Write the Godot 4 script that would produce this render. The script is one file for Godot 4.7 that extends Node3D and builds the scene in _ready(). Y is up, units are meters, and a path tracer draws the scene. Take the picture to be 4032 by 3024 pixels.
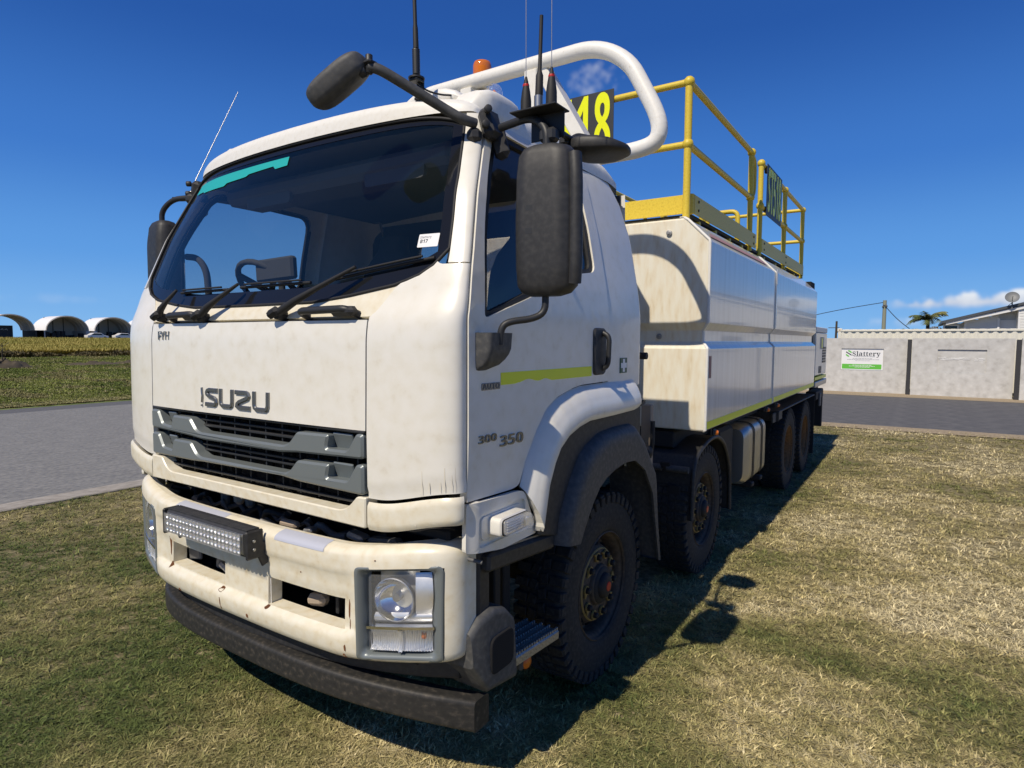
extends Node3D

const SKY_E := 1.0
const EXPO := 1.0
const SUN_E := 1.35
const GRASS_N := 150000
const CLOUDS := [[7.4, 3.1, 9.0, 1.0, 0.95, 2.0, 1], [-26.2, 22.0, 2.8, 1.5, 0.32, 31.0, 0], [-70.0, 2.9, 5.0, 0.35, 0.10, 53.0, 0], [-2.2, 1.6, 4.0, 0.5, 0.35, 71.0, 0], [40.0, 6.0, 12.0, 1.6, 0.8, 17.0, 1], [-130.0, 7.0, 14.0, 1.6, 0.7, 37.0, 1]]

# ---------- mesh builder ----------
class MB:
	var v := PackedVector3Array()
	var n := PackedVector3Array()
	var c := PackedColorArray()
	var ix := PackedInt32Array()
	var tint := Color.WHITE

	func vert(p: Vector3, nn: Vector3) -> int:
		v.append(p); n.append(nn); c.append(tint)
		return v.size() - 1

	func tri(a: int, b: int, d: int) -> void:
		var g := (v[b] - v[a]).cross(v[d] - v[a])
		if g.dot(n[a] + n[b] + n[d]) > 0.0:
			ix.append_array([a, d, b])
		else:
			ix.append_array([a, b, d])

	func quad(p0: Vector3, p1: Vector3, p2: Vector3, p3: Vector3, out := Vector3.ZERO) -> void:
		var g := (p2 - p0).cross(p3 - p1)
		if g.length() < 1e-12:
			g = (p1 - p0).cross(p2 - p0)
		g = g.normalized()
		if out != Vector3.ZERO and g.dot(out) < 0.0:
			g = -g
		var a := vert(p0, g); var b := vert(p1, g); var d := vert(p2, g); var e := vert(p3, g)
		tri(a, b, d); tri(a, d, e)

	# points P[i][j]; hint gives the outward side; thick adds a turned-in edge all round
	func net(P: Array, wrap := false, hint := Vector3.ZERO, thick := 0.0, skip = null) -> void:
		var nu := P.size(); var nv: int = P[0].size()
		var N := []
		for i in nu:
			var row := PackedVector3Array()
			for j in nv:
				var i0 := i - 1; var i1 := i + 1
				if wrap:
					i0 = posmod(i0, nu); i1 = i1 % nu
				else:
					i0 = maxi(i0, 0); i1 = mini(i1, nu - 1)
				var du: Vector3 = P[i1][j] - P[i0][j]
				var dv: Vector3 = P[i][mini(j + 1, nv - 1)] - P[i][maxi(j - 1, 0)]
				var g := du.cross(dv)
				if g.length() < 1e-14:
					var jj := clampi(j, 1, nv - 2)
					du = P[i1][jj] - P[i0][jj]
					g = du.cross(dv)
				row.append(g.normalized())
			N.append(row)
		var sgn := 1.0
		if hint != Vector3.ZERO:
			var s := Vector3.ZERO
			for i in nu:
				for j in nv:
					s += N[i][j]
			if s.dot(hint) < 0.0:
				sgn = -1.0
		var id := []
		for i in nu:
			var row := PackedInt32Array()
			for j in nv:
				row.append(vert(P[i][j], N[i][j] * sgn))
			id.append(row)
		for i in (nu if wrap else nu - 1):
			var i2 := (i + 1) % nu
			for j in nv - 1:
				if skip != null and skip.call(i, j):
					continue
				tri(id[i][j], id[i2][j], id[i2][j + 1]); tri(id[i][j], id[i2][j + 1], id[i][j + 1])
		if thick > 0.0:
			for jj in [0, nv - 1]:
				for i in (nu if wrap else nu - 1):
					var i2 := (i + 1) % nu
					var k: int = 1 if jj == 0 else nv - 2
					edge(P[i][jj], P[i2][jj], N[i][jj] * sgn, N[i2][jj] * sgn, thick, P[i][jj] - P[i][k])
			if not wrap:
				for ii in [0, nu - 1]:
					for j in nv - 1:
						var k: int = 1 if ii == 0 else nu - 2
						edge(P[ii][j], P[ii][j + 1], N[ii][j] * sgn, N[ii][j + 1] * sgn, thick, P[ii][j] - P[k][j])

	func edge(a: Vector3, b: Vector3, na: Vector3, nb: Vector3, t: float, out: Vector3) -> void:
		if a.distance_squared_to(b) < 1e-12:
			return
		quad(a, b, b - nb * t, a - na * t, out)

	func surf(f: Callable, nu: int, nv: int, hint := Vector3.ZERO, thick := 0.0, wrap := false) -> void:
		var P := []
		for i in nu:
			var row := PackedVector3Array()
			for j in nv:
				row.append(f.call(float(i) / (nu if wrap else nu - 1), float(j) / (nv - 1)))
			P.append(row)
		net(P, wrap, hint, thick)

	# box with chamfered edges
	func box(center: Vector3, size: Vector3, ch := 0.0, b := Basis.IDENTITY) -> void:
		var h := size / 2.0
		var q := minf(ch, minf(h.x, minf(h.y, h.z)) * 0.98)
		var ax := [Vector3.RIGHT, Vector3.UP, Vector3.BACK]
		for k in 3:
			var e: Vector3 = ax[k]; var f: Vector3 = ax[(k + 1) % 3]; var g: Vector3 = ax[(k + 2) % 3]
			var hf: float = h[(k + 1) % 3] - q; var hg: float = h[(k + 2) % 3] - q
			for s in [-1.0, 1.0]:
				var o: Vector3 = e * h[k] * s
				_bq(center, b, o + f * hf + g * hg, o - f * hf + g * hg, o - f * hf - g * hg, o + f * hf - g * hg, e * s)
			if q > 0.0:
				for s in [-1.0, 1.0]:
					for t in [-1.0, 1.0]:
						var a0: Vector3 = f * h[(k + 1) % 3] * s + g * hg * t
						var a1: Vector3 = f * hf * s + g * h[(k + 2) % 3] * t
						var he: Vector3 = e * (h[k] - q)
						_bq(center, b, a0 + he, a1 + he, a1 - he, a0 - he, f * s + g * t)
		if q > 0.0:
			for sx in [-1.0, 1.0]:
				for sy in [-1.0, 1.0]:
					for sz in [-1.0, 1.0]:
						var s := Vector3(sx, sy, sz)
						var p := s * (h - Vector3.ONE * q)
						var nn := (b * s).normalized()
						var i0 := vert(center + b * (p + Vector3(q * sx, 0, 0)), nn)
						var i1 := vert(center + b * (p + Vector3(0, q * sy, 0)), nn)
						var i2 := vert(center + b * (p + Vector3(0, 0, q * sz)), nn)
						tri(i0, i1, i2)

	func _bq(center: Vector3, b: Basis, p0: Vector3, p1: Vector3, p2: Vector3, p3: Vector3, o: Vector3) -> void:
		quad(center + b * p0, center + b * p1, center + b * p2, center + b * p3, b * o)

	func tube(path: Array, r, sides := 10, capped := true, closed := false) -> void:
		var m := path.size()
		var T := []
		for i in m:
			var a: Vector3 = path[posmod(i - 1, m)] if closed else path[maxi(i - 1, 0)]
			var d: Vector3 = path[(i + 1) % m] if closed else path[mini(i + 1, m - 1)]
			T.append((d - a).normalized())
		var up: Vector3 = Vector3.UP if absf(T[0].dot(Vector3.UP)) < 0.9 else Vector3.RIGHT
		var x: Vector3 = (up - T[0] * up.dot(T[0])).normalized()
		var P := []
		var first := []
		for i in m:
			x = (x - T[i] * x.dot(T[i])).normalized()
			var y: Vector3 = T[i].cross(x)
			var rr: float = r[i] if r is Array else r
			var row := PackedInt32Array()
			for k in sides:
				var a := TAU * k / sides
				var nn: Vector3 = x * cos(a) + y * sin(a)
				row.append(vert(path[i] + nn * rr, nn))
			first.append(row)
		for i in (m if closed else m - 1):
			var i2 := (i + 1) % m
			for k in sides:
				var k2 := (k + 1) % sides
				tri(first[i][k], first[i2][k], first[i2][k2]); tri(first[i][k], first[i2][k2], first[i][k2])
		if capped and not closed:
			for e in [0, m - 1]:
				var nn: Vector3 = -T[0] if e == 0 else T[m - 1]
				var cc := vert(path[e], nn)
				var ring := PackedInt32Array()
				for k in sides:
					ring.append(vert(v[first[e][k]], nn))
				for k in sides:
					tri(cc, ring[k], ring[(k + 1) % sides])

	# profile of Vector2(radius, height) turned round local y
	func lathe(prof: Array, xf := Transform3D.IDENTITY, seg := 24, sharp := 0.5) -> void:
		var m := prof.size()
		for i in m - 1:
			var a: Vector2 = prof[i]; var b: Vector2 = prof[i + 1]
			if a.is_equal_approx(b):
				continue
			var d := (b - a).normalized(); var nn := Vector2(d.y, -d.x)
			var na := nn; var nb := nn
			if i > 0 and not a.is_equal_approx(prof[i - 1]):
				var d0: Vector2 = (a - prof[i - 1]).normalized()
				if d0.dot(d) > sharp:
					na = (nn + Vector2(d0.y, -d0.x)).normalized()
			if i < m - 2 and not b.is_equal_approx(prof[i + 2]):
				var d1: Vector2 = (prof[i + 2] - b).normalized()
				if d1.dot(d) > sharp:
					nb = (nn + Vector2(d1.y, -d1.x)).normalized()
			var ra := PackedInt32Array(); var rb := PackedInt32Array()
			for k in seg + 1:
				var t := TAU * k / seg
				var e := Vector3(cos(t), 0, sin(t))
				ra.append(vert(xf * (e * a.x + Vector3.UP * a.y), (xf.basis * (e * na.x + Vector3.UP * na.y)).normalized()))
				rb.append(vert(xf * (e * b.x + Vector3.UP * b.y), (xf.basis * (e * nb.x + Vector3.UP * nb.y)).normalized()))
			for k in seg:
				tri(ra[k], rb[k], rb[k + 1]); tri(ra[k], rb[k + 1], ra[k + 1])

	# polygon in local xy, extruded along local z from d0 to d1, front (d1) edge bevelled
	func prism(poly: PackedVector2Array, xf := Transform3D.IDENTITY, d0 := 0.0, d1 := 0.02, bev := 0.0, smooth := false) -> void:
		var m := poly.size()
		var p := poly
		if Geometry2D.is_polygon_clockwise(p):
			p = p.duplicate(); p.reverse()
		var nrm := PackedVector2Array()
		for i in m:
			var d := (p[(i + 1) % m] - p[i]).normalized()
			nrm.append(Vector2(d.y, -d.x))
		var inn := PackedVector2Array()
		for i in m:
			var q := nrm[i] + nrm[posmod(i - 1, m)]
			var k := q.length_squared()
			inn.append(p[i] - (q * 2.0 / maxf(k, 0.6)) * bev if bev > 0.0 else p[i])
		var tris := Geometry2D.triangulate_polygon(inn)
		if tris.size() < (m - 2) * 3:
			tris = Geometry2D.triangulate_polygon(p)
		var fz := (xf.basis * Vector3.BACK).normalized()
		for e in [[d1, fz, inn], [d0, -fz, p]]:
			var tt := tris if e[2] == inn else Geometry2D.triangulate_polygon(p)
			var id := PackedInt32Array()
			for q in e[2]:
				id.append(vert(xf * Vector3(q.x, q.y, e[0]), e[1]))
			for k in range(0, tt.size(), 3):
				tri(id[tt[k]], id[tt[k + 1]], id[tt[k + 2]])
		for i in m:
			var j := (i + 1) % m
			var na := nrm[i]; var nb := nrm[i]
			if smooth:
				if nrm[posmod(i - 1, m)].dot(nrm[i]) > 0.6:
					na = (nrm[i] + nrm[posmod(i - 1, m)]).normalized()
				if nrm[j].dot(nrm[i]) > 0.6:
					nb = (nrm[i] + nrm[j]).normalized()
			var A := (xf.basis * Vector3(na.x, na.y, 0)).normalized(); var B := (xf.basis * Vector3(nb.x, nb.y, 0)).normalized()
			var z1 := d1 - bev
			var i0 := vert(xf * Vector3(p[i].x, p[i].y, d0), A); var i1 := vert(xf * Vector3(p[j].x, p[j].y, d0), B)
			var i2 := vert(xf * Vector3(p[j].x, p[j].y, z1), B); var i3 := vert(xf * Vector3(p[i].x, p[i].y, z1), A)
			tri(i0, i1, i2); tri(i0, i2, i3)
			if bev > 0.0:
				var A2 := (A + fz).normalized(); var B2 := (B + fz).normalized()
				var j0 := vert(xf * Vector3(p[i].x, p[i].y, z1), A2); var j1 := vert(xf * Vector3(p[j].x, p[j].y, z1), B2)
				var j2 := vert(xf * Vector3(inn[j].x, inn[j].y, d1), B2); var j3 := vert(xf * Vector3(inn[i].x, inn[i].y, d1), A2)
				tri(j0, j1, j2); tri(j0, j2, j3)

	# closed sections of equal length, joined one after the other and capped
	func loft(S: Array, capped := true) -> void:
		var P := []
		var m: int = S[0].size()
		for k in m:
			var row := PackedVector3Array()
			for s in S:
				row.append(s[k])
			P.append(row)
		var mid := Vector3.ZERO
		for s in S:
			for q in s:
				mid += q
		mid /= float(m * S.size())
		var at := v.size()
		net(P, true)
		var s := 0.0
		for k in range(at, v.size()):
			s += n[k].dot((v[k] - mid).normalized())
		if s < 0.0:
			for k in range(at, v.size()):
				n[k] = -n[k]
			for k in range(ix.size() - m * (S.size() - 1) * 6, ix.size(), 3):
				var t := ix[k + 1]; ix[k + 1] = ix[k + 2]; ix[k + 2] = t
		if capped:
			for e in [0, S.size() - 1]:
				var cc := Vector3.ZERO
				for q in S[e]:
					cc += q
				cc /= float(m)
				var other: Vector3 = S[1][0] if e == 0 else S[S.size() - 2][0]
				var nn: Vector3 = (S[e][1] - S[e][0]).cross(S[e][m / 2] - S[e][0]).normalized()
				if nn.dot(cc - mid) < 0.0:
					nn = -nn
				var ci := vert(cc, nn)
				var ring := PackedInt32Array()
				for q in S[e]:
					ring.append(vert(q, nn))
				for k in m:
					tri(ci, ring[k], ring[(k + 1) % m])

	func bend(f: Callable) -> void:
		for i in v.size():
			v[i] = f.call(v[i])

	func add(o: MB, xf := Transform3D.IDENTITY) -> void:
		var at := v.size()
		for i in o.v.size():
			v.append(xf * o.v[i]); n.append((xf.basis * o.n[i]).normalized()); c.append(o.c[i])
		var flip := xf.basis.determinant() < 0.0
		for k in range(0, o.ix.size(), 3):
			if flip:
				ix.append_array([at + o.ix[k], at + o.ix[k + 2], at + o.ix[k + 1]])
			else:
				ix.append_array([at + o.ix[k], at + o.ix[k + 1], at + o.ix[k + 2]])

	func mesh(colored := false) -> ArrayMesh:
		var a := []
		a.resize(Mesh.ARRAY_MAX)
		a[Mesh.ARRAY_VERTEX] = v; a[Mesh.ARRAY_NORMAL] = n; a[Mesh.ARRAY_INDEX] = ix
		if colored:
			a[Mesh.ARRAY_COLOR] = c
		var m := ArrayMesh.new()
		m.add_surface_from_arrays(Mesh.PRIMITIVE_TRIANGLES, a)
		return m

# ---------- scene helpers ----------
var M := {}
var taken := {}
var rng := RandomNumberGenerator.new()

func numbered(called: String) -> String:
	var k: int = taken.get(called, -1) + 1
	taken[called] = k
	return called if k == 0 else "%s_%03d" % [called, k]

func put(mesh: Mesh, called: String, m: Material, parent: Node = self, xf := Transform3D.IDENTITY) -> MeshInstance3D:
	var o := MeshInstance3D.new()
	o.mesh = mesh
	o.name = numbered(called) if parent == self else called
	o.material_override = m
	o.transform = xf
	o.cast_shadow = GeometryInstance3D.SHADOW_CASTING_SETTING_ON
	parent.add_child(o, true)
	return o

func obj(called: String, b: MB, m: Material, parent: Node = self, colored := false) -> MeshInstance3D:
	return put(b.mesh(colored), called, m, parent)

func tag(o: Node, label: String, category: String, group := "", kind := "") -> Node:
	if label: o.set_meta("label", label)
	if category: o.set_meta("category", category)
	if group: o.set_meta("group", group)
	if kind: o.set_meta("kind", kind)
	return o

func thing(called: String, label: String, category: String, at := Vector3.ZERO, group := "") -> Node3D:
	var o := Node3D.new()
	o.name = numbered(called)
	o.position = at
	add_child(o)
	tag(o, label, category, group)
	return o

func part(called: String, parent: Node, at := Vector3.ZERO) -> Node3D:
	var o := Node3D.new()
	o.name = called
	o.position = at
	parent.add_child(o, true)
	return o

func tab(t: Array, x: float) -> float:
	if x <= t[0][0]: return t[0][1]
	for i in t.size() - 1:
		if x <= t[i + 1][0]:
			var f: float = (x - t[i][0]) / (t[i + 1][0] - t[i][0])
			return lerpf(t[i][1], t[i + 1][1], f)
	return t[t.size() - 1][1]

func smooth_path(pts: Array, r: float, seg := 6) -> Array:
	# round the inner corners of a polyline
	var out := [pts[0]]
	for i in range(1, pts.size() - 1):
		var a: Vector3 = pts[i - 1]; var b: Vector3 = pts[i]; var d: Vector3 = pts[i + 1]
		var la := minf(r, a.distance_to(b) * 0.49); var ld := minf(r, b.distance_to(d) * 0.49)
		var p0 := b + (a - b).normalized() * la; var p1 := b + (d - b).normalized() * ld
		for k in seg + 1:
			var t := float(k) / seg
			out.append(p0.lerp(b, t).lerp(b.lerp(p1, t), t))
	out.append(pts[pts.size() - 1])
	return out

func rpoly(pts: Array, r, seg := 4) -> PackedVector2Array:
	var out := PackedVector2Array()
	var m := pts.size()
	for i in m:
		var a: Vector2 = pts[posmod(i - 1, m)]; var b: Vector2 = pts[i]; var d: Vector2 = pts[(i + 1) % m]
		var rr: float = r[i] if r is Array else r
		if rr <= 0.0:
			out.append(b); continue
		var la := minf(rr, a.distance_to(b) * 0.48); var ld := minf(rr, b.distance_to(d) * 0.48)
		var p0 := b + (a - b).normalized() * la; var p1 := b + (d - b).normalized() * ld
		for k in seg + 1:
			var t := float(k) / seg
			out.append(p0.lerp(b, t).lerp(b.lerp(p1, t), t))
	return out

func rrect(x0: float, y0: float, x1: float, y1: float, r: float, seg := 4) -> PackedVector2Array:
	return rpoly([Vector2(x0, y0), Vector2(x1, y0), Vector2(x1, y1), Vector2(x0, y1)], r, seg)

func frame_xf(o: Vector3, x: Vector3, y: Vector3) -> Transform3D:
	var xx := x.normalized(); var zz := x.cross(y).normalized(); var yy := zz.cross(xx)
	return Transform3D(Basis(xx, yy, zz), o)

func aim(a: Vector3, b: Vector3) -> Basis:
	# basis whose y runs from a to b
	var y := (b - a).normalized()
	var x := y.cross(Vector3.BACK if absf(y.z) < 0.9 else Vector3.RIGHT).normalized()
	return Basis(x, y, x.cross(y))

func cyl(b: MB, a: Vector3, d: Vector3, r: float, seg := 12, r2 := -1.0) -> void:
	var h := a.distance_to(d)
	var e := minf(r * 0.15, 0.004)
	var q := r if r2 < 0.0 else r2
	b.lathe([Vector2(0, 0), Vector2(r - e, 0), Vector2(r, e), Vector2(q, h - e), Vector2(q - e, h), Vector2(0, h)], Transform3D(aim(a, d), a), seg)

func strip_letters(b: MB, strokes: Array, w: float, xf: Transform3D, depth: float) -> void:
	# each stroke is a polyline of Vector2, drawn as a bevelled ribbon of width w
	for s in strokes:
		var L := PackedVector2Array(); var R := PackedVector2Array()
		for i in s.size():
			var a: Vector2 = s[maxi(i - 1, 0)]; var d: Vector2 = s[mini(i + 1, s.size() - 1)]
			var t0: Vector2 = (s[i] - a).normalized() if i > 0 else (d - s[i]).normalized()
			var t1: Vector2 = (d - s[i]).normalized() if i < s.size() - 1 else t0
			var nn := Vector2(-(t0 + t1).y, (t0 + t1).x).normalized()
			var k := 1.0 / maxf(nn.dot(Vector2(-t0.y, t0.x)), 0.5)
			L.append(s[i] + nn * w / 2.0 * k); R.append(s[i] - nn * w / 2.0 * k)
		R.reverse()
		L.append_array(R)
		b.prism(L, xf, 0.0, depth, depth * 0.35)

func text(s: String, size: float, m: Material, parent: Node, called: String, xf: Transform3D, depth := 0.004, font := "Droid Sans", bold := true, stretch := 1.0) -> MeshInstance3D:
	var t := TextMesh.new()
	var f := SystemFont.new()
	f.font_names = PackedStringArray([font])
	f.font_weight = 700 if bold else 400
	t.font = f
	t.text = s
	t.font_size = 48
	t.pixel_size = size / 48.0
	t.depth = depth
	t.curve_step = 1.5
	return put(t, called, m, parent, xf * Transform3D(Basis.from_scale(Vector3(stretch, 1, 1)), Vector3.ZERO))

# ---------- materials ----------
func noise(freq: float, oct := 4, sd := 1, type := FastNoiseLite.TYPE_SIMPLEX_SMOOTH) -> FastNoiseLite:
	var f := FastNoiseLite.new()
	f.noise_type = type
	f.frequency = freq; f.fractal_octaves = oct; f.seed = sd
	return f

func ramp(cols: Array) -> Gradient:
	# [[offset, linear colour], ...]
	var g := Gradient.new()
	var o := PackedFloat32Array(); var cc := PackedColorArray()
	for q in cols:
		o.append(q[0]); cc.append(Color(q[1][0], q[1][1], q[1][2], q[1][3] if q[1].size() > 3 else 1.0).linear_to_srgb())
	g.offsets = o; g.colors = cc
	return g

func ntex(nz: FastNoiseLite, g: Gradient, size := 512) -> NoiseTexture2D:
	var t := NoiseTexture2D.new()
	t.width = size; t.height = size; t.seamless = true; t.noise = nz; t.color_ramp = g; t.normalize = true
	return t

func bump_tex(nz: FastNoiseLite, strength: float, size := 512) -> NoiseTexture2D:
	var t := NoiseTexture2D.new()
	t.width = size; t.height = size; t.seamless = true; t.noise = nz; t.as_normal_map = true; t.bump_strength = strength
	return t

func lin(r: float, g: float, b: float, a := 1.0) -> Color:
	var q := Color(r, g, b).linear_to_srgb()
	q.a = a
	return q

func mat(called: String, col: Color, rough := 0.5, metal := 0.0, spec := 0.5) -> StandardMaterial3D:
	var m := StandardMaterial3D.new()
	m.resource_name = called
	m.albedo_color = col; m.roughness = rough; m.metallic = metal; m.metallic_specular = spec
	M[called] = m
	return m

func tri_map(m: StandardMaterial3D, tex: Texture2D, scale: Vector3, world := true) -> void:
	m.albedo_texture = tex
	m.albedo_color = Color.WHITE
	m.uv1_triplanar = true; m.uv1_world_triplanar = world; m.uv1_scale = scale

func bumpy(m: StandardMaterial3D, tex: Texture2D, k := 0.5) -> void:
	m.normal_enabled = true; m.normal_texture = tex; m.normal_scale = k

func materials() -> void:
	var m: StandardMaterial3D
	var speck := ntex(noise(0.012, 5, 3), ramp([[0.0, [0.70, 0.655, 0.55]], [0.25, [0.765, 0.735, 0.645]], [0.55, [0.79, 0.765, 0.69]], [1.0, [0.81, 0.79, 0.725]]]), 1024)
	m = mat("paint", Color.WHITE, 0.32); tri_map(m, speck, Vector3(0.9, 0.9, 0.9))
	m.clearcoat_enabled = true; m.clearcoat = 0.35; m.clearcoat_roughness = 0.12
	bumpy(m, bump_tex(noise(0.03, 3, 9), 0.6), 0.10)
	var cream := ntex(noise(0.014, 5, 13), ramp([[0.0, [0.66, 0.56, 0.38]], [0.25, [0.745, 0.675, 0.51]], [0.6, [0.785, 0.735, 0.595]], [1.0, [0.81, 0.775, 0.66]]]), 1024)
	m = mat("cream_paint", Color.WHITE, 0.36); tri_map(m, cream, Vector3(1.1, 1.1, 1.1))
	m.clearcoat_enabled = true; m.clearcoat = 0.25; m.clearcoat_roughness = 0.2
	bumpy(m, bump_tex(noise(0.03, 3, 19), 0.6), 0.10)
	# tank: streaks run down the sheet
	var streak := ntex(noise(0.010, 5, 23), ramp([[0.0, [0.64, 0.62, 0.56]], [0.35, [0.73, 0.715, 0.66]], [0.7, [0.77, 0.76, 0.71]], [1.0, [0.80, 0.79, 0.745]]]), 1024)
	m = mat("tank_side_paint", Color.WHITE, 0.16); tri_map(m, streak, Vector3(0.9, 0.06, 0.9))
	m.clearcoat_enabled = true; m.clearcoat = 0.35; m.clearcoat_roughness = 0.03
	bumpy(m, bump_tex(noise(0.004, 2, 29), 1.0), 0.035)
	var front := ntex(noise(0.012, 5, 33), ramp([[0.0, [0.68, 0.58, 0.40]], [0.3, [0.765, 0.69, 0.53]], [0.6, [0.80, 0.755, 0.62]], [1.0, [0.82, 0.79, 0.68]]]), 1024)
	m = mat("tank_front_paint", Color.WHITE, 0.5); tri_map(m, front, Vector3(1.2, 0.3, 1.2))
	var roofw := ntex(noise(0.02, 5, 43), ramp([[0.0, [0.55, 0.50, 0.42]], [0.18, [0.77, 0.75, 0.69]], [1.0, [0.83, 0.82, 0.78]]]), 1024)
	m = mat("roof_paint", Color.WHITE, 0.45); tri_map(m, roofw, Vector3(1.5, 1.5, 1.5))
	var dust := ntex(noise(0.02, 5, 51), ramp([[0.0, [0.018, 0.018, 0.019]], [0.5, [0.028, 0.028, 0.029]], [1.0, [0.05, 0.048, 0.045]]]))
	m = mat("black_plastic", Color.WHITE, 0.55); tri_map(m, dust, Vector3(3, 3, 3)); bumpy(m, bump_tex(noise(0.25, 2, 5), 1.5), 0.15)
	m = mat("dark_plastic", lin(0.022, 0.023, 0.025), 0.5)
	var gdust := ntex(noise(0.02, 5, 53), ramp([[0.0, [0.045, 0.046, 0.048]], [0.5, [0.065, 0.066, 0.067]], [1.0, [0.12, 0.115, 0.105]]]))
	m = mat("grey_plastic", Color.WHITE, 0.6); tri_map(m, gdust, Vector3(3, 3, 3)); bumpy(m, bump_tex(noise(0.25, 2, 6), 1.5), 0.15)
	m = mat("grille_grey", lin(0.19, 0.215, 0.22), 0.36, 0.25)
	m = mat("rubber", lin(0.014, 0.014, 0.015), 0.65)
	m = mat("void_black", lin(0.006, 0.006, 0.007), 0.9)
	var tyre := ntex(noise(0.02, 5, 61), ramp([[0.0, [0.012, 0.012, 0.012]], [0.5, [0.022, 0.021, 0.020]], [1.0, [0.055, 0.050, 0.042]]]))
	m = mat("tyre", Color.WHITE, 0.85); tri_map(m, tyre, Vector3(3, 3, 3)); bumpy(m, bump_tex(noise(0.05, 4, 7), 2.0), 0.3)
	var rim := ntex(noise(0.015, 5, 63), ramp([[0.0, [0.035, 0.027, 0.02]], [0.5, [0.075, 0.055, 0.04]], [1.0, [0.15, 0.11, 0.075]]]))
	m = mat("rim_steel", Color.WHITE, 0.7, 0.2); tri_map(m, rim, Vector3(3, 3, 3))
	var rimo := ntex(noise(0.02, 5, 64), ramp([[0.0, [0.10, 0.05, 0.02]], [0.5, [0.20, 0.10, 0.035]], [1.0, [0.30, 0.17, 0.07]]]))
	m = mat("rim_dusty", Color.WHITE, 0.8); tri_map(m, rimo, Vector3(3, 3, 3))
	var yel := ntex(noise(0.02, 5, 71), ramp([[0.0, [0.50, 0.35, 0.03]], [0.3, [0.66, 0.485, 0.04]], [0.6, [0.71, 0.535, 0.05]], [1.0, [0.74, 0.57, 0.07]]]), 1024)
	m = mat("yellow_paint", Color.WHITE, 0.45); tri_map(m, yel, Vector3(2.2, 2.2, 2.2)); bumpy(m, bump_tex(noise(0.08, 3, 8), 1.0), 0.12)
	m = mat("tape", lin(0.80, 0.86, 0.02), 0.35)
	m = mat("sign_yellow", lin(0.86, 0.90, 0.0), 0.4)
	m = mat("sign_black", lin(0.03, 0.032, 0.034), 0.5)
	m = mat("lamp_silver", lin(0.80, 0.80, 0.79), 0.38, 0.85)
	m = mat("chrome", lin(0.75, 0.76, 0.77), 0.12, 1.0)
	m = mat("satin_steel", lin(0.42, 0.42, 0.41), 0.38, 0.9)
	var galv := ntex(noise(0.03, 4, 81), ramp([[0.0, [0.20, 0.19, 0.17]], [0.5, [0.36, 0.35, 0.33]], [1.0, [0.48, 0.47, 0.45]]]))
	m = mat("tread_metal", Color.WHITE, 0.45, 0.7); tri_map(m, galv, Vector3(5, 5, 5))
	m = mat("badge_grey", lin(0.22, 0.23, 0.24), 0.25, 0.8)
	m = mat("glass", lin(0.012, 0.03, 0.04, 0.16), 0.02, 0.0, 0.5); m.transparency = BaseMaterial3D.TRANSPARENCY_ALPHA
	m = mat("clear_lens", lin(0.8, 0.82, 0.84, 0.10), 0.03); m.transparency = BaseMaterial3D.TRANSPARENCY_ALPHA
	m = mat("side_glass", lin(0.01, 0.02, 0.025, 0.30), 0.02); m.transparency = BaseMaterial3D.TRANSPARENCY_ALPHA
	m = mat("mirror_glass", lin(0.8, 0.82, 0.84), 0.03, 1.0)
	m = mat("amber", lin(0.75, 0.20, 0.01, 0.75), 0.1); m.transparency = BaseMaterial3D.TRANSPARENCY_ALPHA
	m = mat("amber_solid", lin(0.70, 0.17, 0.015), 0.3)
	m = mat("red_solid", lin(0.5, 0.02, 0.015), 0.4)
	m = mat("frit", lin(0.012, 0.013, 0.015), 0.08)
	m = mat("teal_band", lin(0.03, 0.42, 0.40), 0.3)
	m = mat("white_sticker", lin(0.82, 0.82, 0.82), 0.4)
	m = mat("grey_print", lin(0.35, 0.36, 0.38), 0.5)
	m = mat("dark_print", lin(0.06, 0.07, 0.08), 0.5)
	m = mat("green_print", lin(0.13, 0.50, 0.06), 0.45)
	m = mat("dark_green", lin(0.01, 0.09, 0.05), 0.4)
	m = mat("seat_cloth", lin(0.05, 0.055, 0.06), 0.9)
	m = mat("cabin_grey", lin(0.12, 0.125, 0.13), 0.8)
	m = mat("stain", lin(0.70, 0.65, 0.53), 0.5)
	m = mat("rust", lin(0.16, 0.06, 0.02), 0.9)
	m = mat("underbody", lin(0.012, 0.012, 0.013), 0.7)
	m = mat("hose_grey", lin(0.10, 0.10, 0.10), 0.6)
	m = mat("part_tan", lin(0.34, 0.27, 0.20), 0.7)
	m = mat("alloy", lin(0.38, 0.38, 0.37), 0.45, 0.7)
	var bar := ntex(noise(0.02, 5, 91), ramp([[0.0, [0.022, 0.022, 0.022]], [0.6, [0.04, 0.038, 0.035]], [1.0, [0.13, 0.108, 0.085]]]))
	m = mat("worn_steel", Color.WHITE, 0.6, 0.3); tri_map(m, bar, Vector3(3, 3, 3))

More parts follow.
